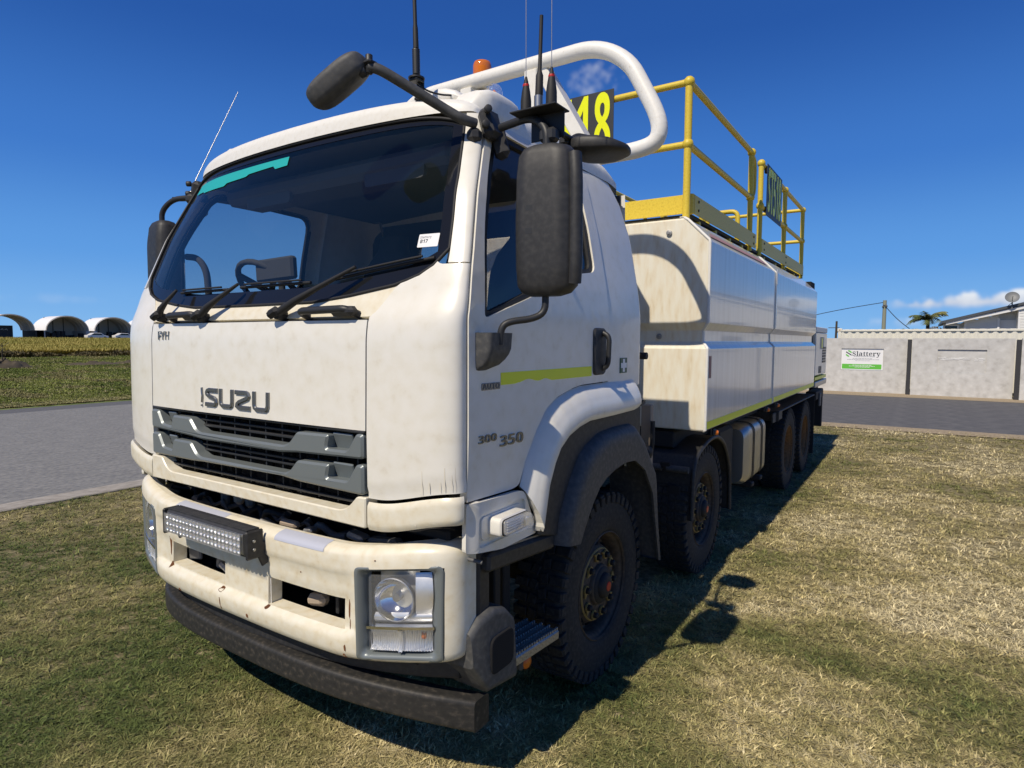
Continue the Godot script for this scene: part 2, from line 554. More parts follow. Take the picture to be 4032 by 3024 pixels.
# ---------- the cab's skin ----------
const XS := [[1.0, 1.197], [1.3, 1.2], [2.0, 1.2], [2.126, 1.187], [2.215, 1.172], [2.446, 1.128], [2.7, 1.062], [2.82, 1.022], [2.95, 0.97]]
const ZF := [[1.0, 0.055], [1.52, 0.06], [1.88, 0.052], [1.95, 0.043], [2.0, 0.02], [2.05, -0.005], [2.82, -0.25], [2.95, -0.3]]
const ZG := [[1.0, -0.078], [1.96, -0.08], [2.126, -0.118], [2.215, -0.15], [2.446, -0.235], [2.7, -0.37], [2.82, -0.43], [2.95, -0.5]]
const NE := [[1.9, 3.0], [2.2, 2.4], [2.8, 2.0]]
const WB := [[0.0, 2.03], [0.45, 2.032], [0.65, 2.052], [0.9, 2.09], [1.0, 2.125], [1.06, 2.165], [1.1, 2.22]]
const WE := [[2.1, 1.102], [2.2, 1.095], [2.338, 1.075], [2.527, 1.04], [2.705, 0.998], [2.83, 0.962]]

func xs(y: float) -> float: return tab(XS, y)
func wb(x: float) -> float: return tab(WB, absf(x))
func we(y: float) -> float: return tab(WE, y)

func front_z(x: float, y: float) -> float:
	var n := tab(NE, y); var t := minf(absf(x) / xs(y), 1.0); var a := tab(ZF, y); var g := tab(ZG, y)
	return a - (a - g) * (1.0 - pow(maxf(1.0 - pow(t, n), 0.0), 1.0 / n))

func skin(x: float, y: float, off := 0.0) -> Vector3:
	return Vector3(x, y, front_z(x, y) + off)

# a point on the corner, th from 0 (centre) to 1 (door gap), so that the turn is evenly sampled
func corner(th: float, y: float) -> Vector3:
	var n := tab(NE, y); var a := th * PI / 2.0; var f := tab(ZF, y); var g := tab(ZG, y)
	return Vector3(xs(y) * pow(sin(a), 2.0 / n), y, f - (f - g) * (1.0 - pow(cos(a), 2.0 / n)))

func th_of(x: float, y: float) -> float:
	return asin(pow(clampf(x / xs(y), 0.0, 1.0), tab(NE, y) / 2.0)) / (PI / 2.0)

func flip_x(b: MB) -> MB:
	var o := MB.new()
	o.add(b, Transform3D(Basis.from_scale(Vector3(-1, 1, 1)), Vector3.ZERO))
	return o

func both(called: String, b: MB, m: Material, parent: Node) -> Array:
	return [obj(called, b, m, parent), obj(called, flip_x(b), m, parent)]

func side_x(y: float, off := 0.0) -> float:
	return xs(y) + off

func on_side(z: float, y: float, off := 0.0) -> Vector3:
	return Vector3(xs(y) + off, y, z)

func ray_out(cx: Vector2, a: float, poly: PackedVector2Array) -> Vector2:
	var far := cx + Vector2(cos(a), sin(a)) * 10.0
	var best := cx; var bd := -1.0
	for i in poly.size():
		var h = Geometry2D.segment_intersects_segment(cx, far, poly[i], poly[(i + 1) % poly.size()])
		if h != null and cx.distance_to(h) > bd:
			bd = cx.distance_to(h); best = h
	return best

func ring_panel(b: MB, mid: Vector2, inner: PackedVector2Array, outer: PackedVector2Array, place: Callable, steps := 10, thick := 0.03) -> void:
	var angs := []
	for k in 72: angs.append(TAU * k / 72.0)
	for p in outer: angs.append(fposmod((p - mid).angle(), TAU))
	for p in inner: angs.append(fposmod((p - mid).angle(), TAU))
	angs.sort()
	var P := []
	var last := -1.0
	for a in angs:
		if a - last < 0.002: continue
		last = a
		var i := ray_out(mid, a + 1e-5, inner); var o := ray_out(mid, a + 1e-5, outer)
		var row := PackedVector3Array()
		for k in steps + 1:
			var q := i.lerp(o, float(k) / steps)
			row.append(place.call(q))
		P.append(row)
	b.net(P, true, Vector3(1, 0, 0), thick)

func cab(truck: Node3D) -> void:
	var b: MB
	# --- front lid
	b = MB.new()
	b.surf(func(u, w): return skin(lerpf(-0.803, 0.803, u), lerpf(1.523, 1.957, w) - (0.004 if w > 0.99 else 0.0)), 41, 13, Vector3.BACK, 0.03)
	var lid := obj("front_panel", b, M.paint, truck)
	# badge letters, each stroke form of its own; the first is broken
	var w := 0.0195
	var hh := 0.088
	var badge := part("front_badge", truck)
	var letters := [
		[[Vector2(-0.004, 0.001), Vector2(0.004, 0.004)], [Vector2(0.002, 0.016), Vector2(0.006, 0.05), Vector2(0.003, 0.062), Vector2(0.0, 0.088)]],
		[[Vector2(0.133, 0.079), Vector2(0.062, 0.079), Vector2(0.050, 0.075), Vector2(0.044, 0.067), Vector2(0.046, 0.058), Vector2(0.058, 0.051), Vector2(0.108, 0.040), Vector2(0.121, 0.033), Vector2(0.124, 0.023), Vector2(0.118, 0.014), Vector2(0.106, 0.010), Vector2(0.034, 0.010)]],
		[[Vector2(0.160, 0.089), Vector2(0.160, 0.030), Vector2(0.164, 0.017), Vector2(0.176, 0.010), Vector2(0.236, 0.010), Vector2(0.248, 0.017), Vector2(0.252, 0.030), Vector2(0.252, 0.089)]],
		[[Vector2(0.277, 0.079), Vector2(0.360, 0.079), Vector2(0.374, 0.074), Vector2(0.379, 0.065), Vector2(0.373, 0.056), Vector2(0.305, 0.034), Vector2(0.293, 0.026), Vector2(0.290, 0.016), Vector2(0.304, 0.010), Vector2(0.392, 0.010)]],
		[[Vector2(0.420, 0.089), Vector2(0.420, 0.030), Vector2(0.424, 0.017), Vector2(0.436, 0.010), Vector2(0.502, 0.010), Vector2(0.514, 0.017), Vector2(0.518, 0.030), Vector2(0.518, 0.089)]],
	]
	for k in letters.size():
		b = MB.new()
		strip_letters(b, letters[k], 0.007 if k == 0 else w, Transform3D(Basis.IDENTITY, Vector3(-0.302, 1.555, 0.0)), 0.010)
		b.bend(func(p): return Vector3(p.x, p.y, p.z + front_z(p.x, p.y) + 0.0005))
		obj("letter", b, M.badge_grey, badge)
	text("FYH", 0.062, M.badge_grey, truck, "model_badge", Transform3D(Basis.IDENTITY, Vector3(-0.668, 1.892, front_z(0.668, 1.89) + 0.003)), 0.004, "Droid Sans", false, 1.12)
	# --- cowl below the glass
	b = MB.new()
	b.surf(func(u, w):
		var x := lerpf(-0.905, 0.905, u)
		var lo := 1.966 + 0.09 * smoothstep(0.82, 0.92, absf(x))
		var y := lerpf(lo, wb(x) - 0.004, w)
		return skin(x, y, -0.006 + 0.012 * (1.0 - w) * w), 49, 7, Vector3.BACK, 0.03)
	obj("cowl_panel", b, M.cream_paint, truck)
	# --- corner panels
	b = MB.new()
	b.surf(func(u, w):
		var y0 := 1.262; var t0 := th_of(0.810, 1.5)
		var th := lerpf(t0, 1.0, u)
		var x := corner(th, 1.6).x
		var lo := 1.258 + 0.055 * smoothstep(0.85, 1.2, x)
		var hi := lerpf(1.962, wb(x) - 0.004, smoothstep(0.80, 0.92, x)) if x < 1.07 else lerpf(wb(1.07) - 0.004, 2.16, smoothstep(1.07, 1.1, x))
		var y := lerpf(lo, hi, w)
		var p := corner(lerpf(th_of(0.810, y), 1.0, u), y)
		if w < 0.04: p.z -= 0.006
		return p, 33, 31, Vector3(1, 0, 1), 0.035)
	both("corner_panel", b, M.paint, truck)
	# --- lower corner strip
	b = MB.new()
	b.surf(func(u, w):
		var th := lerpf(th_of(0.818, 1.2), 0.985, u)
		var x := corner(th, 1.2).x
		var lo := 1.135 + 0.06 * smoothstep(0.85, 1.2, x); var hi := 1.246 + 0.055 * smoothstep(0.85, 1.2, x)
		var y := lerpf(lo, hi, w)
		var p := corner(th, y)
		var o := 0.012 - 0.01 * pow(absf(w - 0.5) * 2.0, 6.0)
		return p + Vector3(o * u, 0, o), 25, 9, Vector3(1, 0, 1), 0.03)
	both("corner_strip", b, M.cream_paint, truck)
	# --- strip under the grille with the lower opening
	b = MB.new()
	b.prism(rpoly([Vector2(-0.81, 1.14), Vector2(0.81, 1.14), Vector2(0.81, 1.262), Vector2(0.765, 1.262), Vector2(0.70, 1.196), Vector2(-0.635, 1.196), Vector2(-0.70, 1.262), Vector2(-0.81, 1.262)], [0.012, 0.012, 0.006, 0.012, 0.05, 0.05, 0.012, 0.006], 5), Transform3D.IDENTITY, -0.05, 0.014, 0.005, true)
	b.bend(func(p): return Vector3(p.x, p.y, p.z + front_z(p.x, 1.2)))
	obj("lower_strip", b, M.cream_paint, truck)
	grille(truck)
	# --- windscreen
	b = MB.new()
	var gl := func(u: float, w: float, off: float) -> Vector3:
		var x0 := u * 1.1
		var top := 2.818 - 0.05 * pow(absf(u), 10.0)
		var y := lerpf(wb(x0), top, w)
		var x := u * we(y)
		return skin(x, y, off)
	b.surf(func(u, w): return gl.call(u * 2.0 - 1.0, w, -0.012), 49, 25, Vector3.BACK, 0.0)
	obj("windscreen", b, M.glass, truck)
	# dark printed border of the glass
	b = MB.new()
	var P := []
	for k in 160:
		var t := k / 160.0 * 4.0
		var o: Vector2
		if t < 1.0: o = Vector2(t * 2.0 - 1.0, 0)
		elif t < 2.0: o = Vector2(1, t - 1.0)
		elif t < 3.0: o = Vector2(1.0 - (t - 2.0) * 2.0, 1)
		else: o = Vector2(-1, 4.0 - t)
		var i := Vector2(clampf(o.x, -0.955, 0.955), clampf(o.y, 0.085, 0.955))
		var row := PackedVector3Array()
		for j in 4:
			var q := o.lerp(i, j / 3.0)
			row.append(gl.call(q.x, q.y, -0.0095))
		P.append(row)
	b.net(P, true, Vector3.BACK)
	obj("glass_border", b, M.frit, truck)
	b = MB.new()
	var rim := []
	for k in 160:
		var t := k / 160.0 * 4.0
		var o: Vector2
		if t < 1.0: o = Vector2(t * 2.0 - 1.0, 0)
		elif t < 2.0: o = Vector2(1, t - 1.0)
		elif t < 3.0: o = Vector2(1.0 - (t - 2.0) * 2.0, 1)
		else: o = Vector2(-1, 4.0 - t)
		rim.append(gl.call(o.x * 1.003, o.y, -0.004))
	b.tube(rim, 0.007, 6, false, true)
	obj("glass_seal", b, M.rubber, truck)
	# tint band along the top, with its stepped lower edge
	b = MB.new()
	var steps := [[-0.90, 0.842], [-0.80, 0.842], [-0.80, 0.83], [-0.55, 0.835], [-0.55, 0.852], [-0.34, 0.862], [-0.34, 0.874], [-0.10, 0.885], [-0.10, 0.862], [0.0, 0.868]]
	P = []
	for s in 40:
		var x := lerpf(-0.90, 0.0, s / 39.0)
		var lo: float = 0.842
		for q in steps.size() - 1:
			if x >= steps[q][0] and x <= steps[q + 1][0]:
				lo = lerpf(steps[q][1], steps[q + 1][1], (x - steps[q][0]) / maxf(steps[q + 1][0] - steps[q][0], 1e-4))
		P.append(PackedVector3Array([gl.call(x, lo, -0.0075), gl.call(x, 0.925, -0.0075)]))
	b.net(P, false, Vector3.BACK)
	obj("tint_band", b, M.teal_band, truck)
	# sale sticker on the glass
	b = MB.new()
	b.prism(rrect(-0.047, -0.028, 0.047, 0.028, 0.004), Transform3D.IDENTITY, 0.0, 0.0015)
	var sx := frame_xf(skin(0.992, 2.258, -0.0075), skin(1.02, 2.258) - skin(0.96, 2.258), skin(0.99, 2.28) - skin(0.99, 2.23))
	var st := put(b.mesh(), "window_sticker", M.white_sticker, truck, sx)
	text("Slattery", 0.014, M.grey_print, st, "print", Transform3D(Basis.IDENTITY, Vector3(-0.015, 0.0145, 0.0018)), 0.0006)
	text("B17", 0.021, M.dark_print, st, "print", Transform3D(Basis.IDENTITY, Vector3(-0.02, -0.003, 0.0018)), 0.0006)
	# --- pillars between glass and door
	b = MB.new()
	b.surf(func(u, w):
		var y := lerpf(2.165, 2.815, w)
		var t0 := th_of(minf(we(y) + 0.012, xs(y) - 0.004), y)
		return corner(lerpf(t0, 1.0, u), y) + Vector3(0, 0, 0.002), 15, 25, Vector3(1, 0, 1), 0.04)
	both("windscreen_pillar", b, M.paint, truck)
	# --- roof
	b = MB.new()
	b.surf(func(u, w):
		var a: float = (u * 2.0 - 1.0) * PI / 2.0
		var sa := sin(a); var ca := cos(a)
		var n := 3.4
		var v := pow(w, 1.7)
		var zk := -1.86
		var yb := tab([[0.0, 2.822], [0.1, 2.80], [0.86, 2.79], [0.93, 2.77], [0.98, 2.70], [1.0, 2.60]], v)
		var h := tab([[0.0, 0.0], [0.006, 0.045], [0.02, 0.085], [0.05, 0.12], [0.12, 0.17], [0.3, 0.215], [0.7, 0.215], [0.85, 0.18], [0.94, 0.10], [1.0, 0.0]], v)
		var xe := tab([[0.0, 1.0], [0.06, 1.03], [1.0, 1.04]], v) - 0.0 if v < 0.86 else minf(1.04 + 0.02 * smoothstep(0.86, 0.93, v), xs(yb) + 0.004) - 0.12 * pow(smoothstep(0.90, 1.0, v), 2.0)
		var x: float = xe * signf(sa) * pow(absf(sa), 2.0 / n)
		var y := yb + h * pow(maxf(ca, 0.0), 2.0 / n)
		var bow := 0.02 * exp(-pow((v - 0.02) / 0.02, 2.0)) 
		var z := lerpf(front_z(minf(absf(x), 1.0) , 2.82) + bow, zk, v)
		return Vector3(x, y, z), 49, 41, Vector3.UP, 0.0)
	obj("roof", b, M.roof_paint, truck)
	# raised pads and lamp on the roof corners
	for s in [1.0, -1.0]:
		b = MB.new()
		var S := []
		for k in 7:
			var t := k / 6.0
			var sec := PackedVector3Array()
			var r := 0.11 - 0.03 * absf(t - 0.5) * 2.0
			for q in rrect(-r, 0.0, r, 0.05 * (1.0 - pow(absf(t * 2.0 - 1.0), 3.0)) + 0.012, 0.025, 3):
				sec.append(Vector3(s * lerpf(0.66, 0.90, t), 2.91 + q.y, -0.52 + q.x))
			S.append(sec)
		b.loft(S)
		obj("roof_pad", b, M.roof_paint, truck)
		b = MB.new()
		S = []
		for k in 9:
			var t := k / 8.0
			var sec := PackedVector3Array()
			var r: float = 0.10 * pow(1.0 - pow(absf(t * 2.0 - 1.0), 3.0), 0.4) + 0.012
			for q in rrect(-r, 2.80, r, 2.80 + 0.02 + r * 1.12, 0.05, 4):
				sec.append(Vector3(s * (0.945 + q.x * 0.85), q.y, lerpf(-0.38, -0.78, t)))
			S.append(sec)
		b.loft(S)
		obj("lamp_pod", b, M.roof_paint, truck)
		b = MB.new()
		b.lathe([Vector2(0.045, 0), Vector2(0.045, 0.01), Vector2(0.038, 0.012)], Transform3D(Basis.IDENTITY, Vector3(s * 0.955, 2.944, -0.60)), 20)
		var ml := obj("marker_lamp", b, M.black_plastic, truck)
		b = MB.new()
		b.lathe([Vector2(0.038, 0.012), Vector2(0.037, 0.035), Vector2(0.03, 0.055), Vector2(0.015, 0.066), Vector2(0, 0.069)], Transform3D(Basis.IDENTITY, Vector3(s * 0.955, 2.944, -0.60)), 20)
		obj("lens", b, M.clear_lens, ml)
		b = MB.new()
		b.lathe([Vector2(0.012, 0.01), Vector2(0.014, 0.03), Vector2(0, 0.045)], Transform3D(Basis.IDENTITY, Vector3(s * 0.955, 2.944, -0.60)), 10)
		obj("bulb", b, M.amber_solid, ml)
	# --- rear of the cab
	b = MB.new()
	b.surf(func(u, w):
		var y := lerpf(1.62, 2.79, w)
		var zr := tab([[1.6, -1.85], [2.5, -1.86], [2.68, -1.82], [2.79, -1.74]], y)
		var q: float = u * 3.0
		var x := xs(y)
		var r := 0.12
		if q < 1.6: return Vector3(x + 0.004 * sin(q / 1.6 * PI), y, lerpf(-1.313, zr + r, q / 1.6))
		var a := (q - 1.6) / 1.4 * PI / 2.0
		return Vector3(x - r * (1.0 - cos(a)), y, zr + r - r * sin(a)), 25, 21, Vector3(1, 0, -0.3), 0.03)
	both("rear_side_panel", b, M.paint, truck)
	b = MB.new()
	var rw := rrect(-0.62, 2.04, 0.62, 2.60, 0.06)
	ring_panel_xy(b, Vector2(0, 2.3), rw, PackedVector2Array([Vector2(-1.09, 1.1), Vector2(1.09, 1.1), Vector2(1.05, 2.76), Vector2(-1.05, 2.76)]), -1.845)
	obj("rear_wall", b, M.paint, truck)
	b = MB.new()
	b.prism(rw, Transform3D(Basis.IDENTITY, Vector3(0, 0, -1.85)), 0.0, 0.005)
	obj("rear_window", b, M.side_glass, truck)
	b = MB.new()
	b.box(Vector3(0, 1.12, -0.95), Vector3(2.2, 0.05, 1.7), 0.01)
	b.box(Vector3(0, 1.36, -0.93), Vector3(0.95, 0.5, 1.5), 0.03)
	obj("cab_floor", b, M.underbody, truck)
	cabin(truck)
	doors(truck)
	arches(truck)

func grille(truck: Node3D) -> void:
	var b: MB
	var up := [Vector2(-0.795, 1.507), Vector2(-0.722, 1.507), Vector2(-0.675, 1.44), Vector2(-0.585, 1.432), Vector2(-0.57, 1.49), Vector2(-0.405, 1.49), Vector2(-0.352, 1.437), Vector2(-0.315, 1.424), Vector2(0.325, 1.424), Vector2(0.362, 1.437), Vector2(0.415, 1.49), Vector2(0.61, 1.494), Vector2(0.595, 1.436), Vector2(0.715, 1.438), Vector2(0.762, 1.51), Vector2(0.80, 1.51)]
	var g := part("grille", truck)
	for s in 2:
		var poly := up.duplicate()
		var dy := -0.121 * s
		if s == 0:
			poly.append_array([Vector2(0.80, 1.412), Vector2(0.42, 1.402), Vector2(0.30, 1.392), Vector2(-0.30, 1.390), Vector2(-0.40, 1.398), Vector2(-0.795, 1.41)])
		else:
			poly.append_array([Vector2(0.80, 1.39), Vector2(0.42, 1.40), Vector2(0.30, 1.410), Vector2(-0.30, 1.402), Vector2(-0.40, 1.397), Vector2(-0.795, 1.392)])
		for i in poly.size():
			poly[i] += Vector2(0, dy)
		b = MB.new()
		b.prism(rpoly(poly, 0.016, 4), Transform3D.IDENTITY, -0.05, 0.014, 0.009, true)
		b.bend(func(p): return Vector3(p.x, p.y, p.z + front_z(p.x, 1.4)))
		obj("slat", b, M.grille_grey, g)
		# shelves in the four notches
		for q in [[-0.665, -0.59], [0.605, 0.72]]:
			b = MB.new()
			b.box(Vector3((q[0] + q[1]) / 2.0, 1.468 + dy, front_z(0.66, 1.4) - 0.03), Vector3(q[1] - q[0], 0.07, 0.012), 0.004, Basis(Vector3.RIGHT, 0.35))
			obj("notch_shelf", b, M.grille_grey, g)
	var bars := MB.new()
	bars.box(Vector3.ZERO, Vector3(0.008, 0.30, 0.03), 0.002)
	var bm := bars.mesh()
	for k in 13:
		put(bm, "upright", M.dark_plastic, g, Transform3D(Basis.IDENTITY, Vector3(-0.72 + k * 0.12, 1.36, -0.005)))
	var flat := MB.new()
	flat.box(Vector3.ZERO, Vector3(1.50, 0.012, 0.035), 0.003)
	var fm := flat.mesh()
	for y in [1.478, 1.450, 1.354, 1.33, 1.225]:
		put(fm, "crossbar", M.dark_plastic, g, Transform3D(Basis.IDENTITY, Vector3(0, y, 0.0)))
	b = MB.new()
	b.box(Vector3(0, 1.516, 0.02), Vector3(1.6, 0.012, 0.06), 0.004)
	b.box(Vector3(0.8, 1.39, 0.0), Vector3(0.012, 0.25, 0.05), 0.003)
	b.box(Vector3(-0.8, 1.39, 0.0), Vector3(0.012, 0.25, 0.05), 0.003)
	obj("surround", b, M.dark_plastic, g)
	b = MB.new()
	b.box(Vector3(0, 1.33, -0.12), Vector3(1.62, 0.46, 0.02), 0.0)
	for k in 9:
		b.box(Vector3(-0.64 + k * 0.16, 1.3, -0.10), Vector3(0.03, 0.4, 0.02), 0.004)
	obj("radiator_core", b, M.void_black, g)

func cabin(truck: Node3D) -> void:
	var b := MB.new()
	var inside := part("cabin", truck)
	var S := []
	for k in 9:
		var x := lerpf(-1.1, 1.1, k / 8.0)
		var sec := PackedVector3Array()
		for q in rpoly([Vector2(-0.13, 1.45), Vector2(-0.62, 1.45), Vector2(-0.60, 1.86), Vector2(-0.48, 1.965), Vector2(-0.13, 1.985)], 0.06, 3):
			sec.append(Vector3(x, q.y, q.x))
		S.append(sec)
	b.loft(S)
	obj("dashboard", b, M.cabin_grey, inside)
	b = MB.new()
	var ring := []
	var tilt := Basis(Vector3.RIGHT, 0.75)
	for k in 28:
		var a := TAU * k / 28.0
		ring.append(Vector3(-0.62, 2.15, -0.56) + tilt * Vector3(cos(a) * 0.225, sin(a) * 0.225, 0))
	b.tube(ring, 0.017, 8, false, true)
	for a in [0.0, PI * 0.72, PI * 1.28]:
		b.tube([Vector3(-0.62, 2.15, -0.56), Vector3(-0.62, 2.15, -0.56) + tilt * Vector3(sin(a) * 0.22, -cos(a) * 0.22, 0)], 0.018, 6)
	b.tube([Vector3(-0.62, 2.15, -0.56), Vector3(-0.60, 1.85, -0.36)], 0.04, 8)
	obj("steering_wheel", b, M.seat_cloth, inside)
	b = MB.new()
	b.box(Vector3(-0.43, 2.265, -0.46), Vector3(0.28, 0.125, 0.05), 0.012, Basis(Vector3.UP, 0.15) * Basis(Vector3.BACK, 0.06))
	b.tube([Vector3(-0.40, 2.2, -0.47), Vector3(-0.36, 1.95, -0.46)], 0.018, 8)
	obj("screen_unit", b, M.seat_cloth, inside)
	for x in [-0.55, 0.58]:
		var seat := part("seat", inside)
		b = MB.new()
		b.box(Vector3(x, 1.78, -1.12), Vector3(0.5, 0.16, 0.5), 0.05)
		obj("cushion", b, M.seat_cloth, seat)
		b = MB.new()
		S = []
		for k in 9:
			var t := k / 8.0
			var sec := PackedVector3Array()
			var hw: float = tab([[0.0, 0.23], [0.6, 0.25], [0.78, 0.20], [0.84, 0.13], [1.0, 0.11]], t)
			for q in rrect(-hw, -0.055, hw, 0.055, 0.05, 3):
				sec.append(Vector3(x + q.x, 1.82 + t * 0.78, -1.38 - t * 0.14 + q.y))
			S.append(sec)
		b.loft(S)
		obj("back", b, M.seat_cloth, seat)
	b = MB.new()
	b.tube(smooth_path([Vector3(-1.09, 2.365, -0.32), Vector3(-1.0, 2.355, -0.34), Vector3(-0.95, 2.28, -0.36), Vector3(-0.95, 1.95, -0.38)], 0.06), 0.019, 8)
	b.tube(smooth_path([Vector3(1.03, 2.05, -0.16), Vector3(1.0, 2.4, -0.30), Vector3(0.96, 2.5, -0.40)], 0.06), 0.016, 8)
	obj("grab_handle", b, M.seat_cloth, inside)
	b = MB.new()
	b.surf(func(u, w): return Vector3(lerpf(-0.98, 0.98, u), 2.77 + 0.04 * sin(u * PI), lerpf(-0.36, -1.80, w)), 9, 5, Vector3.DOWN)
	b.box(Vector3(0, 2.70, -0.55), Vector3(1.7, 0.10, 0.26), 0.03)
	obj("headliner", b, M.cabin_grey, inside)
	b = MB.new()
	ring_panel_xy(b, Vector2(0, 2.3), rrect(-0.60, 2.06, 0.60, 2.58, 0.06), PackedVector2Array([Vector2(-1.09, 1.3), Vector2(1.09, 1.3), Vector2(1.05, 2.75), Vector2(-1.05, 2.75)]), -1.79)
	obj("back_trim", b, M.seat_cloth, inside)
	b = MB.new()
	for x in [-0.45, 0.5]:
		S = []
		for k in 2:
			var sec := PackedVector3Array()
			for q in rrect(-0.19, -0.05, 0.19, 0.05, 0.02, 2):
				sec.append(Vector3(x + q.x, 2.66 + q.y, -0.43 - 0.02 * k))
			S.append(sec)
		b.loft(S)
	obj("sun_visor", b, M.cabin_grey, inside)
	# inner skin under the windscreen and round the door openings
	b = MB.new()
	b.box(Vector3(0, 1.7, -0.10), Vector3(2.2, 0.5, 0.02), 0.0)
	obj("bulkhead", b, M.void_black, inside)

func doors(truck: Node3D) -> void:
	var outer := rpoly([Vector2(-0.088, 1.272), Vector2(-0.40, 1.262), Vector2(-0.447, 1.272), Vector2(-0.495, 1.372), Vector2(-0.567, 1.482), Vector2(-0.652, 1.572), Vector2(-0.745, 1.617), Vector2(-0.9, 1.65), Vector2(-0.995, 1.661), Vector2(-1.303, 1.664), Vector2(-1.303, 2.80), Vector2(-0.455, 2.80), Vector2(-0.379, 2.70), Vector2(-0.244, 2.446), Vector2(-0.16, 2.215), Vector2(-0.128, 2.126), Vector2(-0.089, 1.96)], [0.0, 0.03, 0.02, 0.02, 0.02, 0.02, 0.02, 0.02, 0.02, 0.0, 0.03, 0.04, 0.03, 0.03, 0.03, 0.02, 0.02], 3)
	var hole := rpoly([Vector2(-0.185, 1.958), Vector2(-0.54, 2.062), Vector2(-0.95, 2.195), Vector2(-1.195, 2.228), Vector2(-1.20, 2.735), Vector2(-0.50, 2.765), Vector2(-0.438, 2.72), Vector2(-0.305, 2.48), Vector2(-0.215, 2.2)], [0.03, 0.1, 0.1, 0.05, 0.09, 0.05, 0.04, 0.2, 0.2], 4)
	var pane := PackedVector2Array()
	var mid := Vector2(-0.72, 2.42)
	for p in hole:
		pane.append(p + (mid - p).normalized() * 0.035)
	for s in [1, -1]:
		var d := part("door", truck)
		var sd := func(b: MB) -> MB: return b if s == 1 else flip_x(b)
		var b := MB.new()
		ring_panel(b, mid, hole, outer, func(q): return on_side(q.x, q.y, 0.006 * smoothstep(1.3, 1.5, q.y)), 14, 0.035)
		obj("skin", sd.call(b), M.paint, d)
		b = MB.new()
		ring_panel(b, mid, pane, hole, func(q): return on_side(q.x, q.y, -0.004), 3, 0.02)
		obj("window_seal", sd.call(b), M.rubber, d)
		b = MB.new()
		var P := []
		for k in 73:
			var a := TAU * k / 72.0
			var o := ray_out(mid, a + 1e-5, hole)
			var row := PackedVector3Array()
			for j in 7:
				var q := mid.lerp(o, j / 6.0)
				row.append(on_side(q.x, q.y, -0.018))
			P.append(row)
		b.net(P, false, Vector3.RIGHT)
		obj("window_glass", sd.call(b), M.side_glass, d)
		b = MB.new()
		b.box(Vector3(1.165, 1.55, -0.8), Vector3(0.03, 0.5, 0.9), 0.0)
		obj("inner_trim", sd.call(b), M.seat_cloth, d)
		b = MB.new()
		var xf := Transform3D(Basis(Vector3(0, 0, -1), Vector3.UP, Vector3.RIGHT), Vector3(1.206, 0, 0))
		b.prism(rrect(1.115, 1.702, 1.255, 1.942, 0.03), xf, -0.01, 0.012, 0.008, true)
		var hd := obj("handle", sd.call(b), M.black_plastic, d)
		b = MB.new()
		b.tube(smooth_path([Vector3(1.21, 1.73, -1.215), Vector3(1.245, 1.75, -1.215), Vector3(1.25, 1.90, -1.215), Vector3(1.21, 1.92, -1.215)], 0.03), 0.014, 8)
		obj("grip", sd.call(b), M.dark_plastic, hd)
		if s == 1:
			b = MB.new()
			var top := []; var bot := []
			for k in 41:
				var t := k / 40.0
				var z := lerpf(0.296, 1.102, t)
				var bite := 0.0
				if t > 0.13 and t < 0.5:
					bite = 0.012 * (0.5 + 0.5 * sin(t * 31.0)) * smoothstep(0.13, 0.18, t) * smoothstep(0.5, 0.4, t) + 0.003
				bot.append(Vector2(z, 1.700 + bite)); top.append(Vector2(z, 1.749))
			top.reverse(); bot.append_array(top)
			b.prism(PackedVector2Array(bot), Transform3D(Basis(Vector3(0, 0, -1), Vector3.UP, Vector3.RIGHT), Vector3(1.2062, 0, 0)), 0.0, 0.0015)
			obj("reflective_tape", b, M.tape, d)
			var bx := Basis(Vector3(0, 0, -1), Vector3.UP, Vector3.RIGHT)
			b = MB.new()
			b.prism(rrect(0.167, 1.686, 0.289, 1.713, 0.003), Transform3D(bx, Vector3(1.2062, 0, 0)), 0.0, 0.003, 0.001)
			var au := obj("gearbox_badge", b, M.badge_grey, d)
			text("AUTO", 0.028, M.dark_print, au, "print", Transform3D(bx, Vector3(1.2095, 1.6995, -0.228)), 0.001, "Droid Sans", true, 1.55)
			text("300", 0.042, M.badge_grey, d, "model_number", Transform3D(bx, Vector3(1.208, 1.498, -0.206)), 0.006, "Droid Sans", true, 1.75)
			text("350", 0.060, M.badge_grey, d, "model_number", Transform3D(bx, Vector3(1.208, 1.474, -0.374)), 0.006, "Droid Sans", true, 1.75)

